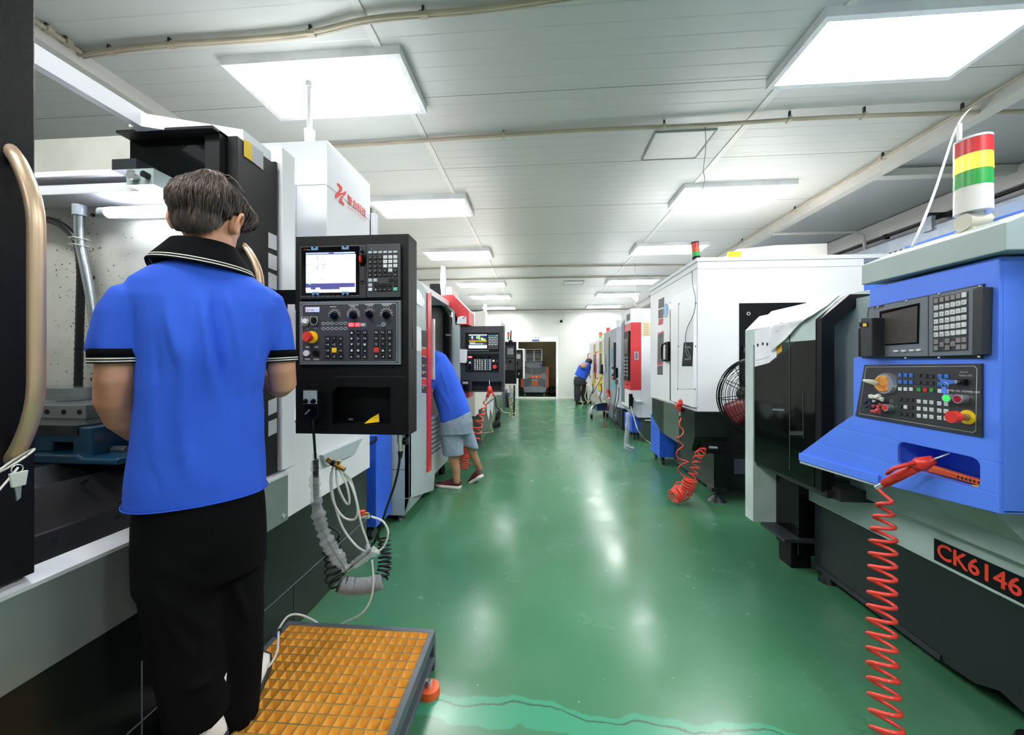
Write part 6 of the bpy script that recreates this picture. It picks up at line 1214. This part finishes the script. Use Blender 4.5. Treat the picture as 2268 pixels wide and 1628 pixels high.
MB().box(xw-.003, xw+.002, 3.7, 5.24, 2.2, 2.205, MIDGREY).box(xw, 2.98, Yw-.001, Yw, 2.19, 2.193, MIDGREY).obj('roof_seam', t)
# black base with sloped skirt
b = MB(); pf = [(xw-.02, .83), (xw-.02, .68), (xw+.35, .42), (2.98, .42), (2.98, .83)]
b.prism([(x, Yw-.03, z) for x, z in [(xw+.0, .83), (xw+.0, .55), (xw-.0, .5), (2.98, .42), (2.98, .83)]], (0, .04, 0), BLACKS)
MB().prism([(1.45, y, z) for y, z in [(3.66, .835), (3.66, .6), (3.73, .45), (3.85, .446), (4.64, .46), (5.02, .6), (5.02, .84)]], (.3, 0, 0), SLATE).box(xw+.02, 2.98, Yw-.02, 4.8, .44, .83, BLACKS).prism([(1.447, y, z) for y, z in [(4.55, .838), (4.05, .838), (4.05, .45), (4.55, .46)]], (.004, 0, 0), SLATE2).obj('skirt', t)
MB().box(1.62, 2.9, Yw-.05, 4.7, .1, .44, SLATE).box(1.8, 2.9, Yw-.06, Yw-.04, .26, .4, mat('bed_blue_grey', '38404F', .5)).obj('bed', t)
q = at(1588, 1108, Z=0); MB().cyl((q.x, q.y, 0), (q.x, q.y, .05), .085, DSTEEL, .03).cyl((q.x, q.y, .04), (q.x, q.y, .2), .022, DSTEEL).box(q.x-.07, q.x+.07, q.y-.05, q.y+.05, .1, .13, DSTEEL).obj('leveling_foot', t)
MB().cyl(at(1570, 991, Y=Yw-.06), at(1588, 992, Y=Yw-.06), .014, CHROME).obj('air_fitting', t)
tower(t, at(1543, 575, Y=Yw+.1).x, Yw+.1, 2.29, .036, .19, BLACKS, BLACKS, tilt=(-.09, 0, 1))
q = at(1506, 895, X=xw); 
hp_ = spline([at(1506, 925, X=1.38), at(1509, 948, X=1.36), at(1504, 985, X=1.36), at(1512, 1020, X=1.36), at(1514, 1050, X=1.34), at(1505, 1085, Z=.12), at(1492, 1100, Z=.08), at(1502, 1098, Z=.09), at(1517, 1092, Y=3.5), at(1530, 1060, Y=3.45), at(1540, 1035, Y=3.45), at(1548, 1008, Y=3.5), at(1562, 994, Y=Yw-.1)], 5)
def rad_(s): return .008 if s < .06 else .07-.02*s if s < .45 else .085 if s < .62 else .06 if s < .94 else .01
L_ = helix(hp_[:40], lambda s: .008+.042*min(1, s*2), 6, 14, ref=(1, 0, 0))
g = airgun('air_gun', 'red air gun on the big white machine, its coil hose piled on the floor', at(1506, 912, X=1.43), at(1505, 895, X=1.43), at(1508, 882, X=1.45), L_, .0055, s=1.3)
MB().tube(helix(hp_[24:46], lambda s: .054, 15, 16, ref=(1, 0, 0)), .0055, HOSER, 6).tube(helix(hp_[38:], lambda s: .034-.026*max(0, s-.85)/.15, 11, 16, ref=(1, 0, 0)), .0055, HOSER, 6).obj('coiled_hose', g)
cart(1.50, 1.95, 4.87, 5.25, .1, .6, 'blue tool cart parked under the overhang of the big white machine')
# floor fan
fc = at(1682, 878, Y=3.2); t = thing('floor_fan', 'large black wire caged industrial fan with dark red blades behind the lathe', 'fan', (fc.x, 3.2, 0)); R_ = .318
b = MB(); circ = lambda r, y, n=48: [(fc.x+r*math.cos(q), y, fc.z+r*math.sin(q)) for q in [2*math.pi*k/n for k in range(n+1)]]
for k in range(1, 15): r = R_*k/14; d = .09*(1-(k/14)**2.2); b.tube(circ(r, 3.16-d, 40), .0022, BLACKG, 4).tube(circ(r, 3.24+d, 40), .0022, BLACKG, 4)
b.tube(circ(R_, 3.2), .009, BLACKG, 8).tube(circ(R_, 3.16), .005, BLACKG, 6).tube(circ(R_, 3.24), .005, BLACKG, 6)
for k in range(12):
    a = 2*math.pi*k/12+.08
    for s in (-1, 1): b.tube([(fc.x+R_*f*math.cos(a), 3.2+s*(.04+.09*(1-f**2.2)), fc.z+R_*f*math.sin(a)) for f in (0, .25, .5, .75, 1)], .003, BLACKG, 4)
b.obj('cage', t); BLD = mat('dark_red_blade', '64131F', .45)
hb = MB().cyl((fc.x, 3.15, fc.z), (fc.x, 3.25, fc.z), .05, BLACKS).cyl((fc.x, 3.25, fc.z), (fc.x, 3.42, fc.z), .07, BLACKS).obj('motor', t)
for k in range(3):
    a = 2*math.pi*k/3+3.75; b = MB(); pts = []
    for r, w1_, w2_ in ((.05, -.35, .35), (.16, -.4, .42), (.27, -.36, .4), (.295, -.25, .3)): pts.append([(fc.x+r*math.cos(a+w), 3.2-.03*w/.4, fc.z+r*math.sin(a+w)) for w in (w1_, w1_/2, 0, w2_/2, w2_)]+[(fc.x+r*math.cos(a+w), 3.206-.03*w/.4, fc.z+r*math.sin(a+w)) for w in (w2_, w2_/2, 0, w1_/2, w1_)])
    b.loft(pts, BLD); b.obj('blade', hb)
MB().cyl((fc.x+.05, 3.4, fc.z-.05), (fc.x+.12, 3.4, .06), .02, BLACKS).cyl((fc.x+.16, 3.38, 0), (fc.x+.16, 3.38, .05), .13, BLACKS, .12, n=32).obj('stand', t)
# ------------------------------------------------------------------ near right lathe
lt_ = thing('lathe', 'blue and grey green CNC lathe with red CK6146 lettering at the right', 'lathe', (2, 1.6, 0)); XH = 1.4
hY = lambda px, X=XH: at(px, 800, X=X).y
TY0, TY1, TZ0, TZ1 = 1.309, 1.585, .893, .992
b = MB(); pl_ = lambda pts: b.prism([(XH, y, z) for y, z in pts], (.012, 0, 0), BLUE)
pl_([(1.258, TZ1), (1.258, 1.625), (1.712, 1.615), (1.722, 1.33), (1.795, 1.32), (1.795, 1.065), (1.9, TZ1)])
pl_([(1.258, TZ0), (1.258, TZ1), (TY0, TZ1), (TY0, TZ0)]); pl_([(TY1, TZ0), (TY1, TZ1), (1.9, TZ1), (2.03, TZ0)])
pl_([(1.258, .837), (1.258, TZ0), (2.03, TZ0), (2.138, .812), (2.138, .775), (1.65, .8)])
for (y, z, sy_, sz_) in ((TY0, TZ0, 1, 1), (TY0, TZ1, 1, -1), (TY1, TZ1, -1, -1), (TY1, TZ0, -1, 1)): pl_([(y, z), (y+sy_*.022, z), (y+sy_*.007, z+sz_*.007), (y, z+sz_*.022)])
b.box(XH+.012, 1.95, 1.258, 1.27, .84, 1.625, BLUE).box(XH+.012, 1.62, 1.70, 1.712, 1.05, 1.6, BLUE).box(XH+.012, 1.95, 1.27, 1.7, 1.61, 1.62, BLUE).prism([(XH+.012, 1.258, .837), (XH+.012, 1.65, .8), (1.64, 1.65, .8), (1.64, 1.258, .837)], (0, 0, .01), BLUE)
b.prism([(XH-.01, 2.138, .812), (XH-.01, 1.66, .835), (XH-.01, 1.66, .795), (XH-.01, 2.138, .772)], (.16, 0, 0), BLUE)
hs = b.obj('control_housing', lt_, bevel=.002)
MB().prism([(XH-.004, 2.138, .772), (XH-.004, 1.66, .795), (XH-.004, 1.66, .785), (XH-.004, 2.138, .757)], (.16, 0, 0), LTGREY).obj('ledge_edging', lt_, label='pale strip under the blue ledge')
BLUED = BLUE
MB().box(XH+.01, 1.56, TY0-.02, TY1+.02, TZ0-.006, TZ0, BLUED).box(1.56, 1.57, TY0-.02, TY1+.02, TZ0, TZ1+.02, BLUED).box(XH+.01, 1.57, TY0-.03, TY0-.02, TZ0, TZ1+.02, BLUED).box(XH+.01, 1.57, TY1+.02, TY1+.03, TZ0, TZ1+.02, BLUED).box(XH+.01, 1.57, TY0-.02, TY1+.02, TZ1+.02, TZ1+.025, BLUED).obj('tray', hs)
# hood
b = MB(); pr = [(1.37, 1.632), (1.37, 1.715), (1.49, 1.765), (2.0, 1.80), (2.0, 1.632)]
b.prism([(x, 1.215, z) for x, z in pr], (0, .50, 0), LTGREEN); b.prism([(1.37, 1.715, 1.632), (1.37, 1.715, 1.715), (1.49, 1.715, 1.765), (1.49, 1.75, 1.74), (1.46, 1.75, 1.632)], (0, .0, 0), LTGREEN) if 0 else None
b.obj('hood', lt_, bevel=.003)
q = at(2182, 459, Y=1.62); MB().box(1.80, 2.4, .9, 1.62, 1.79, q.z+.0, LTGREEN).box(1.53, 2.4, .9, 1.70, 1.7, 1.787, BLUE).obj('upper_cabinet', lt_)
MB().box(1.80, 2.4, 1.72, 2.76, 1.64, 1.7, LTGREEN).obj('guard_roof', lt_)
# body wall, guard end wall and door
MB().box(1.62, 2.5, .3, 2.76, .8, 1.63, LTGREEN).obj('guard_wall', lt_)
prof = [(1.45, .21), (1.45, 1.528), (1.545, 1.628), (2.4, 1.628), (2.4, .21)]
PALE = mat('pale_green_grey', 'C2D2D0', .35)
MB().prism([(x, 2.684, z) for x, z in prof], (0, .10, 0), PALE).obj('end_pillar', lt_, bevel=.002)
d = MB().prism([(1.45, 2.1, 1.42), (1.45, 2.684, 1.42), (1.45, 2.684, 1.528), (1.45, 2.1, 1.528)], (.02, 0, 0), PALE).prism([(1.45, 2.1, 1.528), (1.45, 2.684, 1.528), (1.56, 2.684, 1.64), (1.59, 2.1, 1.65)], (.01, 0, .01), PALE).obj('door', lt_, label='sliding door with smoked window and slanted top')
MB().prism([at(x, y, X=1.4505) for x, y in [(1671, 813), (1700, 806), (1740, 780), (1790, 722), (1808, 712), (1803, 1078), (1671, 1023)]], (.015, 0, 0), GLASSB).obj('window', d, label='smoked black window')
b = MB()
outer = [(1.452, .63), (1.452, 1.53), (1.59, 1.652), (2.0, 1.655)]; inner = [(1.515, .63), (1.515, 1.49), (1.62, 1.585), (2.0, 1.585)]
for i in range(3): b.prism([(outer[i][0], 2.06, outer[i][1]), (outer[i+1][0], 2.06, outer[i+1][1]), (inner[i+1][0], 2.06, inner[i+1][1]), (inner[i][0], 2.06, inner[i][1])], (0, .045, 0), BLACKS)
b.obj('door_edge_frame', d)
b = MB()
for pts in ([(1748, 720), (1750, 720), (1750, 1040), (1748, 1040)], [(1778, 865), (1780, 865), (1780, 970), (1778, 970)]): onX(1.4492, pts, -.0006, DKGREY, b)
onX(1.4492, [(1711, 905), (1737, 906), (1737, 910), (1711, 909)], -.0006, MIDGREY, b); onX(1.4492, [(1750, 955), (1778, 955), (1778, 964), (1750, 964)], -.0006, DKGREY, b); b.obj('window_slots', d)
XL_ = 1.449
b = MB(); onX(XL_, [(1672, 732), (1706, 722), (1706, 803), (1672, 812)], -.0008, PAPER, b); onX(XL_-.001, [(1706, 724), (1720, 720), (1720, 737), (1706, 741)], -.0005, rw_, b); onX(XL_-.001, [(1706, 743), (1720, 739), (1720, 790), (1706, 801)], -.0004, PAPER, b)
for (x, y) in ((1677, 760), (1688, 757), (1698, 758)): onX(XL_-.001, [(x, y), (x+4, y+3), (x+2, y+9), (x-1, y+6)], -.0006, INK, b)
for k in range(4): onX(XL_-.0016, [(1708, 752+k*9), (1718, 749+k*9), (1718, 750+k*9), (1708, 753+k*9)], -.0004, INKG, b)
onX(XL_-.001, [(1674, 798), (1704, 790), (1704, 791), (1674, 799)], -.0006, INKG, b)
yl = mat('amber_label', 'E0A93A', .5); onX(XL_, [(1721, 720), (1732, 716), (1732, 778), (1721, 786)], -.001, yl, b); onX(XL_-.0011, [(1723, 738), (1729, 735), (1727, 752), (1724, 752)], -.0004, INK, b); b.obj('warning_stickers', d)
pp_ = thing('paper_drawing', 'rumpled white drawing sheet draped over the slanted top of the lathe door', 'paper', tuple(at(1770, 700, X=1.5)))
rows_ = []
ctl = [[(1.625, 2.36, 1.672), (1.62, 2.25, 1.676), (1.615, 2.13, 1.675)], [(1.53, 2.42, 1.612), (1.53, 2.28, 1.607), (1.53, 2.12, 1.606)], [(1.443, 2.46, 1.537), (1.441, 2.3, 1.541), (1.443, 2.12, 1.540)], [(1.435, 2.47, 1.47), (1.437, 2.34, 1.475), (1.44, 2.2, 1.51)], [(1.44, 2.45, 1.36), (1.437, 2.38, 1.40), (1.438, 2.27, 1.46)]]
NU, NV = 14, 24; cols_ = [spline([r[i] for r in ctl], 6) for i in range(3)]
gridp = []
for k in range(len(cols_[0])): 
    rr2 = spline([cols_[0][k], cols_[1][k], cols_[2][k]], 6); gridp.append([p + Vector((-.5, 0, .5)).normalized()*.006*(1+mnoise.noise(p*14)) for p in rr2])
b = MB(); n_ = len(gridp[0]); b.add([p for r in gridp for p in r], [(i*n_+j, i*n_+j+1, (i+1)*n_+j+1, (i+1)*n_+j) for i in range(len(gridp)-1) for j in range(n_-1)], PAPER, True); sh_ = b.obj('sheet', pp_)
sm = sh_.modifiers.new('s', 'SOLIDIFY'); sm.thickness = .0008
b = MB()
for (i, j) in ((8, 3), (9, 6), (13, 4), (14, 7), (15, 5), (10, 9), (17, 3), (5, 4)):
    if i < len(gridp) and j < n_: p = gridp[i][j]+Vector((-.003, 0, .003)); b.add([p, p+Vector((0, -.03, .0)), p+Vector((0, -.03, -.002)), p+Vector((0, 0, -.002))], [(0, 1, 2, 3)], INKG)
b.obj('drawn_lines', pp_)
# apron, base
AP = LTGREEN
MB().prism([(1.66, .3, .465), (1.66, 2.70, .445), (1.66, 2.70, .62), (1.66, .3, .82)], (.1, 0, 0), AP).prism([(1.66, .3, .465), (1.66, 2.4, .447), (1.685, 2.4, .425), (1.685, .3, .443)], (.04, 0, 0), SLATE2).box(1.62, 1.70, 1.3, 2.1, .62, .8, AP).obj('apron', lt_)
MB().box(1.47, 1.66, 2.05, 2.684, .60, .64, WC).box(1.5, 1.66, 2.0, 2.15, .6, .66, WC).obj('door_sill', lt_)
b = MB(); b.box(1.68, 2.4, .3, 2.43, .06, .445, BLACKS) if 0 else None
BASEK = mat('lathe_base_charcoal', '22272B', .32, col2='1C2125', nscale=4)
b.prism([(1.672, 2.43, .05), (1.672, 2.43, .44), (1.672, .3, .46), (1.672, .3, .02), (1.672, 1.2, .02), (1.672, 1.5, .10), (1.672, 1.58, .06), (1.672, 1.7, .05)], (.7, 0, 0), BASEK); b.box(1.664, 1.672, 1.7, 2.43, .05, .075, DKGREY); bs = b.obj('base', lt_, bevel=.002)
MB().box(1.6, 2.4, 2.46, 2.684, .1, .62, BLACKG).box(1.50, 2.4, 2.43, 2.684, .19, .21, DKGREY).box(1.58, 1.7, 2.5, 2.62, .0, .19, BLACKS).obj('chip_bay', lt_)
MB().box(1.668, 1.69, 1.32, 1.42, .05, .13, BLACKG).obj('base_cutout', lt_)
q = at(2128, 1600, Z=0); 
MB().cyl((1.66, 1.38, 0), (1.66, 1.38, .03), .06, DSTEEL, .05).cyl((1.66, 1.38, .03), (1.66, 1.38, .12), .018, DSTEEL).cyl((1.70, 2.36, 0), (1.70, 2.36, .06), .05, DSTEEL, .03).obj('leveling_foot', lt_)
MB().prism([(1.5, 1.6, .8), (1.64, 1.6, .8), (1.64, 1.6, .72), (1.6, 1.6, .70)], (0, -.24, 0), LTGREEN).obj('housing_bracket', lt_)
lb = MB().prism([(1.66, .9, .562), (1.66, 1.716, .558), (1.66, 1.716, .467), (1.66, .9, .467)], (-.002, 0, 0), BLACKS).obj('model_plate', lt_, label='black strip with red CK6146 lettering')
q0 = Vector((1.6575, 1.704, .487)); MB().text('CK6146', q0, (0, -1, 0), (0, 0, 1), .088, mat('vermilion_lettering', 'E8402C', .5), sx=.95, lift=.0006, thick=.02).obj('lettering', lb)
# screen unit
f = Fr((XH-.0, hY(2177), 0), (0, 1, 0), (0, 0, 1), (-1, 0, 0))
def L3(px, py, X=XH-.02): q = at(px, py, X=X); return (q.y, q.z)
def lprism(b, pts, x0, x1, mt, X=None): return b.prism([(x0, *L3(px, py, X or x0)) for px, py in pts], (x1-x0, 0, 0), mt)
XS = XH-.022
b = MB(); lprism(b, [(1925, 683), (2055, 656), (2055, 789), (1909, 791)], XS, XH, MIDGREY); lprism(b, [(2057, 655), (2165, 634), (2165, 786), (2057, 789)], XS, XH, MIDGREY); lprism(b, [(1922, 681), (2178, 628), (2174, 794), (1908, 793)], XH-.006, XH, DKGREY)
lprism(b, [(2154, 640), (2177, 636), (2174, 785), (2152, 788)], XH-.03, XH, DKGREY); su = b.obj('screen_unit', lt_, bevel=.0015)
b = MB(); lprism(b, [(1948, 690), (2036, 671), (2034, 761), (1946, 766)], XS-.002, XS, BLACKG); lprism(b, [(1953, 696), (2032, 677), (2030, 758), (1951, 763)], XS-.003, XS-.002, SCREENK); b.obj('screen', su, label='unlit grey screen')
b = MB(); lprism(b, [(1906, 704), (1931, 704), (1931, 789), (1904, 791)], XS-.05, XS, DKGREY); lprism(b, [(1900, 728), (1908, 724), (1908, 790), (1900, 790)], XS-.05, XS+.02, BLACKS); b.obj('side_cover', su, bevel=.003)
b = MB(); lprism(b, [(1903, 714), (1921, 714), (1921, 725), (1903, 725)], XS-.052, XS-.03, BLACKS); lprism(b, [(1911, 716), (1919, 716), (1919, 723), (1911, 723)], XS-.053, XS-.052, YELLOW); b.obj('warning_tag', su)
b = MB(); lprism(b, [(1936, 681), (1957, 676), (1957, 681), (1936, 686)], XS-.001, XS, BLACKS); q = at(1938, 685, X=XS-.001); b.text('SYNTEC 21TA', q, (0, -1, 0), (0, 0, 1), .0085, LEGEND, sx=.75); b.obj('name_strip', su)
for px, py in ((1983, 777.5), (2000, 777), (2018, 776), (2033, 775)):
    b = MB(); lprism(b, [(px-4.5, py-2), (px+4.5, py-2.3), (px+4.5, py+2), (px-4.5, py+2.3)], XS-.006, XS, KEYW); b.obj('soft_key', su)
b = MB(); lprism(b, [(2066, 660), (2144, 645), (2144, 776), (2066, 780)], XS-.001, XS, PANELG); b.obj('keypad_plate', su)
rowsk = ['      ', 'ONG789', 'XYZ456', 'FDH123', 'MST-0 ', 'PQR/. ']
for r in range(8):
    for c in range(6):
        px = 2075+c*12.4+ (c*.0); py0 = 668+r*13.6; slope = -(3.1-.62*r)*.92
        py = [666.5, 682, 697.5, 712.5, 727, 741.5, 757, 771][r] + c*[-2.7, -2.5, -2.2, -1.9, -1.6, -1.3, -.9, -.6][r]
        if r >= 6 and c in (1, 3):
            if r == 7: continue
            py = 764-c*.8
        mt = KEYG if (r == 0 and c < 5) or r >= 6 else KEYW; s = 5.1
        y, z = L3(px, py, XS-.001); kk = Fr((XS-.001, y, z), (0, -1, 0), (0, 0, 1), (-1, 0, 0))
        gch = rowsk[r][c] if r < 6 else {(6, 1): '←', (6, 2): '↑', (7, 2): '↓', (6, 3): '→'}.get((r, c), '')
        key(kk, 0, 0, .0138, .004, mt, su, glyph=gch.strip() or None, gm=INK, s2=.0165)
b = MB()
for px, py in ((1945, 680), (2008, 666.5), (2081, 651), (2171, 634), (2006, 793), (2080, 792), (2168, 790)): q = at(px, py, X=XS-.001); b.ball(q, .004, CHROME, 6)
b.obj('screws', su)
# operator panel
XO = XH-.008
b = MB(); lprism(b, [(1914, 808), (2173, 805), (2173, 968), (1894, 921)], XO, XH, PANELG); ou = b.obj('operator_panel', lt_, bevel=.001)
b = MB()
cr_ = [(1918, 813), (2158, 811), (2164, 817), (2161, 954), (2155, 958), (1903, 916)]
for i in range(len(cr_)):
    a, c = cr_[i], cr_[(i+1) % len(cr_)]; b.tube([(XO-.0005, *L3(*a, XO-.0005)), (XO-.0005, *L3(*c, XO-.0005))], .0009, LEGEND, 4)
fo = lambda px, py: Fr((XO, *L3(px, py, XO)), (0, -1, 0), (0, 0, 1), (-1, 0, 0))
b.text('POWER ON  POWER OFF', fo(2092, 866).p(0, 0), (0, -1, 0), (0, 0, 1), .0092, LEGEND, thick=.02).text('Option I/O', fo(2124, 833).p(0, 0), (0, -1, 0), (0, 0, 1), .0085, LEGEND).text('MPG/TW', fo(2126, 825.5).p(0, 0), (0, -1, 0), (0, 0, 1), .006, LEGEND)
outline(b, fo(1975, 889), -.006, .006, -.006, .006, .001, LEGEND, r=.001); b.obj('printed_markings', ou)
def lkey(px, py, mt, s=.0138, g=None, gm=INK): key(fo(px, py), 0, 0, s, .0035, mt, ou, 'push_button', g, gm)
BK = PANELG
for r, (y0, mts) in enumerate(((830.5, (KEYB, DKGREY, KEYB)), (846, (KEYB, DKGREY, KEYB)), (861.5, (KEYW, None, KEYW)))):
    for c in range(3): lkey(1994.5+c*12.3, y0+c*.3, mts[0], g='▪' if r < 2 else None)
    for c in range(3): lkey(2036.5+c*14, y0+1.5+c*.6, mts[1] or (GREEN, REDP, GREEN)[c], g='▫' if mts[1] else None, gm=LEGEND)
    for c in range(2): lkey(2083+c*14.5, y0+2.5+c*.8+(2 if r else 0), mts[2], g='▪' if r < 2 else None)
for r, y0 in enumerate((884.5, 900.5, 916.5)):
    for c in range(3): lkey(1994.5+c*12.3, y0+c*.9, KEYW if (r, c) == (1, 1) else DKGREY, g='▫', gm=LEGEND)
    for c in range(3): lkey(2036.5+c*14, y0+4.5+c*1.2, KEYW, g='≡▤▧'[c])
    for c in range(2): lkey(2082+c*15, y0+9+c*1.4, KEYW, g='F%d' % (r*2+c+1))
def ringbtn(px, py, mt, nm='push_button'):
    g = fo(px, py); MB().cyl(g.p(0, 0), g.p(0, 0, .022), .0145, CHROME, n=24).cyl(g.p(0, 0, .018), g.p(0, 0, .0225), .0115, mt, n=24).obj(nm, ou)
ringbtn(2111, 882, GREENL); ringbtn(2136, 884, mat('dark_red_button', 'A01424', .3)); ringbtn(1973, 903, REDP)
g = fo(2144, 924); MB().cyl(g.p(0, 0), g.p(0, 0, .003), .0235, YELLOW, n=28).cyl(g.p(0, 0, .003), g.p(0, 0, .02), .011, STEEL).obj('stop_ring', ou, label='yellow ring'); MB().cyl(g.p(0, 0, .02), g.p(0, 0, .036), .012, REDP, .018).cyl(g.p(0, 0, .036), g.p(0, 0, .052), .0205, REDP, .019, n=28).obj('mushroom_button', ou, label='red mushroom button')
g = fo(2136, 846); b = MB(); fbox(b, g, -.011, .011, -.009, .009, 0, .012, BLACKS); b.cyl(g.p(-.008, 0, .006), g.p(-.008, 0, .02), .006, CHROME); b.obj('key_switch', ou)
ky = thing('switch_key', 'blue plastic key with ring hanging in the key switch of the lathe panel', 'key', tuple(g.p(-.02, -.03, .02)))
b = MB(); b.prism([g.p(-.01, .004, .016), g.p(-.035, .008, .03), g.p(-.045, .012, .032), g.p(-.03, -.012, .03), g.p(-.012, -.005, .018)], (-.004, 0, 0), KEYB); b.obj('key_head', ky)
MB().tube([g.p(-.027+.011*math.cos(a), -.014+.011*math.sin(a), .032) for a in [2*math.pi*k/18 for k in range(19)]], .0008, CHROME, 6).obj('key_ring', ky)
MB().prism([g.p(-.034, -.018, .033), g.p(-.022, -.018, .033), g.p(-.018, -.034, .033), g.p(-.022, -.044, .033), g.p(-.035, -.038, .033)], (-.003, 0, 0), BLUE).obj('key_tag', ky)
# handwheel dial with residue of coloured rags
g = fo(1965, 850); hwd = MB().cyl(g.p(0, 0), g.p(0, 0, .014), .044, CHROME, .04, n=36).obj('handwheel', ou); ORF = mat('amber_dial', 'E8A04C', .4, col2='C9742A', nscale=60)
MB().cyl(g.p(.0, 0, .014), g.p(.002, 0, .02), .034, ORF, .03, n=32).obj('dial_face', hwd); MB().tube([g.p(-.015, 0, .018), g.p(-.04, .006, .03), g.p(-.07, .01, .032)], [.012, .01, .006], CREAM, 10).obj('crank_handle', hwd)
def rag(c, s, mt, seed, lab, nm='rag', sc3=(1, 1, 1)):
    b = MB(); r_ = random.Random(seed)
    for k in range(9): b.ball(Vector(c)+Vector((r_.uniform(-.4, .2)*s, r_.uniform(-1, 1)*s*sc3[1], r_.uniform(-1, 1)*s*sc3[2])), s*r_.uniform(.3, .55), mt, 6)
    me = baked(b, .0022, 1, disp=lambda p, n: .003*mnoise.noise(p*160)+.003*mnoise.noise(p*70)); me.materials.append(mt); cc_ = Vector(c)
    for v in me.vertices: v.co -= cc_
    return put(nm, me, None, lab, cat='rag', org=c)
rag(fo(1958, 882).p(0, 0, .024), .02, WHITEC, 2, 'crumpled white tissue stuck below the amber dial of the lathe panel', sc3=(1, 1.4, .8)); rag(fo(1938, 893).p(0, 0, .02), .018, mat('dark_blue_rag', '2A3550', .8), 5, 'crumpled dark blue rag beside the white tissue on the lathe panel'); rag(fo(1953, 903).p(0, 0, .022), .02, mat('pink_red_rag', 'CC4E58', .7), 7, 'crumpled pinkish red rag beside the lower left lathe button')
# tools in the tray
sw = thing('hand_tool', 'orange handled tool lying in the blue tray of the lathe', 'tool', (1.45, 1.42, .9))
a_, c_ = at(2040, 1040, X=1.44), at(2168, 1077, X=1.42)
MB().tube(spline([(1.45, 1.535, .905), (1.44, 1.48, .908), (1.432, 1.4, .905), (1.428, 1.325, .903)], 5), [.008, .01, .011, .012]*4, ORANGE, 10, flat=.7).obj('handle', sw) if 0 else MB().prism([(1.43, 1.54, .895), (1.43, 1.54, .91), (1.43, 1.5, .922), (1.43, 1.42, .918), (1.43, 1.32, .914), (1.43, 1.315, .898)], (.022, 0, 0), ORANGE).obj('handle', sw, bevel=.003)
b = MB()
for k in range(7): b.box(1.428, 1.431, 1.325+k*.012, 1.33+k*.012, .903, .912, DKGREY)
b.obj('grip_ribs', sw); MB().box(1.44, 1.45, 1.54, 1.575, .895, .905, STEEL).obj('blade', sw)
MB().box(1.42, 1.44, 1.315, 1.35, .8935, .8965, YELLOW).obj('yellow_tag', cat='tag', label='small yellow tag under the orange tool in the lathe tray')
# air gun and coil hose
g0, g1, g2_ = at(1958, 1072, X=1.33), at(2040, 1028, X=1.36), at(2104, 1004, X=1.395)
top = at(1950, 1088, X=1.325); hose = [g0, at(1950, 1078, X=1.325), top]
pth = spline([at(1962, 1105, X=1.32), at(1957, 1160, X=1.30), at(1954, 1300, X=1.26), at(1953, 1430, X=1.215), at(1958, 1540, X=1.175), at(1966, 1640, X=1.145)], 8)
hx = helix(pth, lambda s: .018+.016*min(1, s*6)+.006*s, 17, 20, ref=(1, 0, 0))
# closer turns towards the floor
airgun('air_gun', 'red air gun resting in the lathe tray with long red coil hose hanging down', g0, g1, g2_, [g0-(g1-g0).normalized()*.03, top]+hx, .0066, s=1.15)
# signal tower and pole on the hood
q = at(2155, 508, Y=1.42); tx, tz = q.x, 1.752
LIT = mat('lit_amber_lens', 'FFC93C', .3, emit=.6)
s_ = MB().box(tx-.03, tx+.03, 1.39, 1.45, tz-.02, tz+.01, CREAM).cyl((tx-.034, 1.42, tz+.035), (tx+.036, 1.42, tz+.035), .03, CREAM, n=24).cyl((tx, 1.42, tz+.04), (tx, 1.42, tz+.1), .024, CREAM).obj('signal_tower', lt_)
def zz(py): return at(2155, py, Y=1.42).z
for nm, ya, yb, m_ in (('lamp_base', 472, 415, WHITE2), ('green_lens', 417, 383, GREEN), ('amber_lens', 383, 347, LIT), ('red_lens', 347, 314, RED), ('cap', 314, 309, WHITE)): MB().cyl((tx, 1.42, zz(ya)), (tx, 1.42, zz(yb)), .046, m_, .045, n=28).obj(nm, s_)
q = at(2125, 512, Y=1.5); MB().cyl((q.x, 1.5, 1.76), (q.x, 1.5, at(2125, 275, Y=1.5).z), .0062*1.1, WHITE).cyl((q.x, 1.5, 1.7), (q.x, 1.5, 1.78), .012, WHITE).obj('white_pole', lt_)
MB().tube(spline([at(2020, 548, Y=1.6), at(2045, 490, Y=1.62), at(2072, 420, Y=1.7), at(2095, 350, Y=1.8), at(2118, 285, Y=2.0), at(2140, 250, Y=2.6), at(2165, 232, Y=2.9), at(2210, 214, Y=2.95), at(2275, 208, Y=2.95)], 6), .0045, WHITE, 6).obj('white_cable', cat='cable', label='thin white cable rising from the lathe hood to the ceiling conduit')
MB().cyl((1.62, 1.31, 1.775), (1.62, 1.31, 1.80), .03, ORANGE).obj('orange_cap', lt_) if 0 else None
bpy.context.view_layer.update()
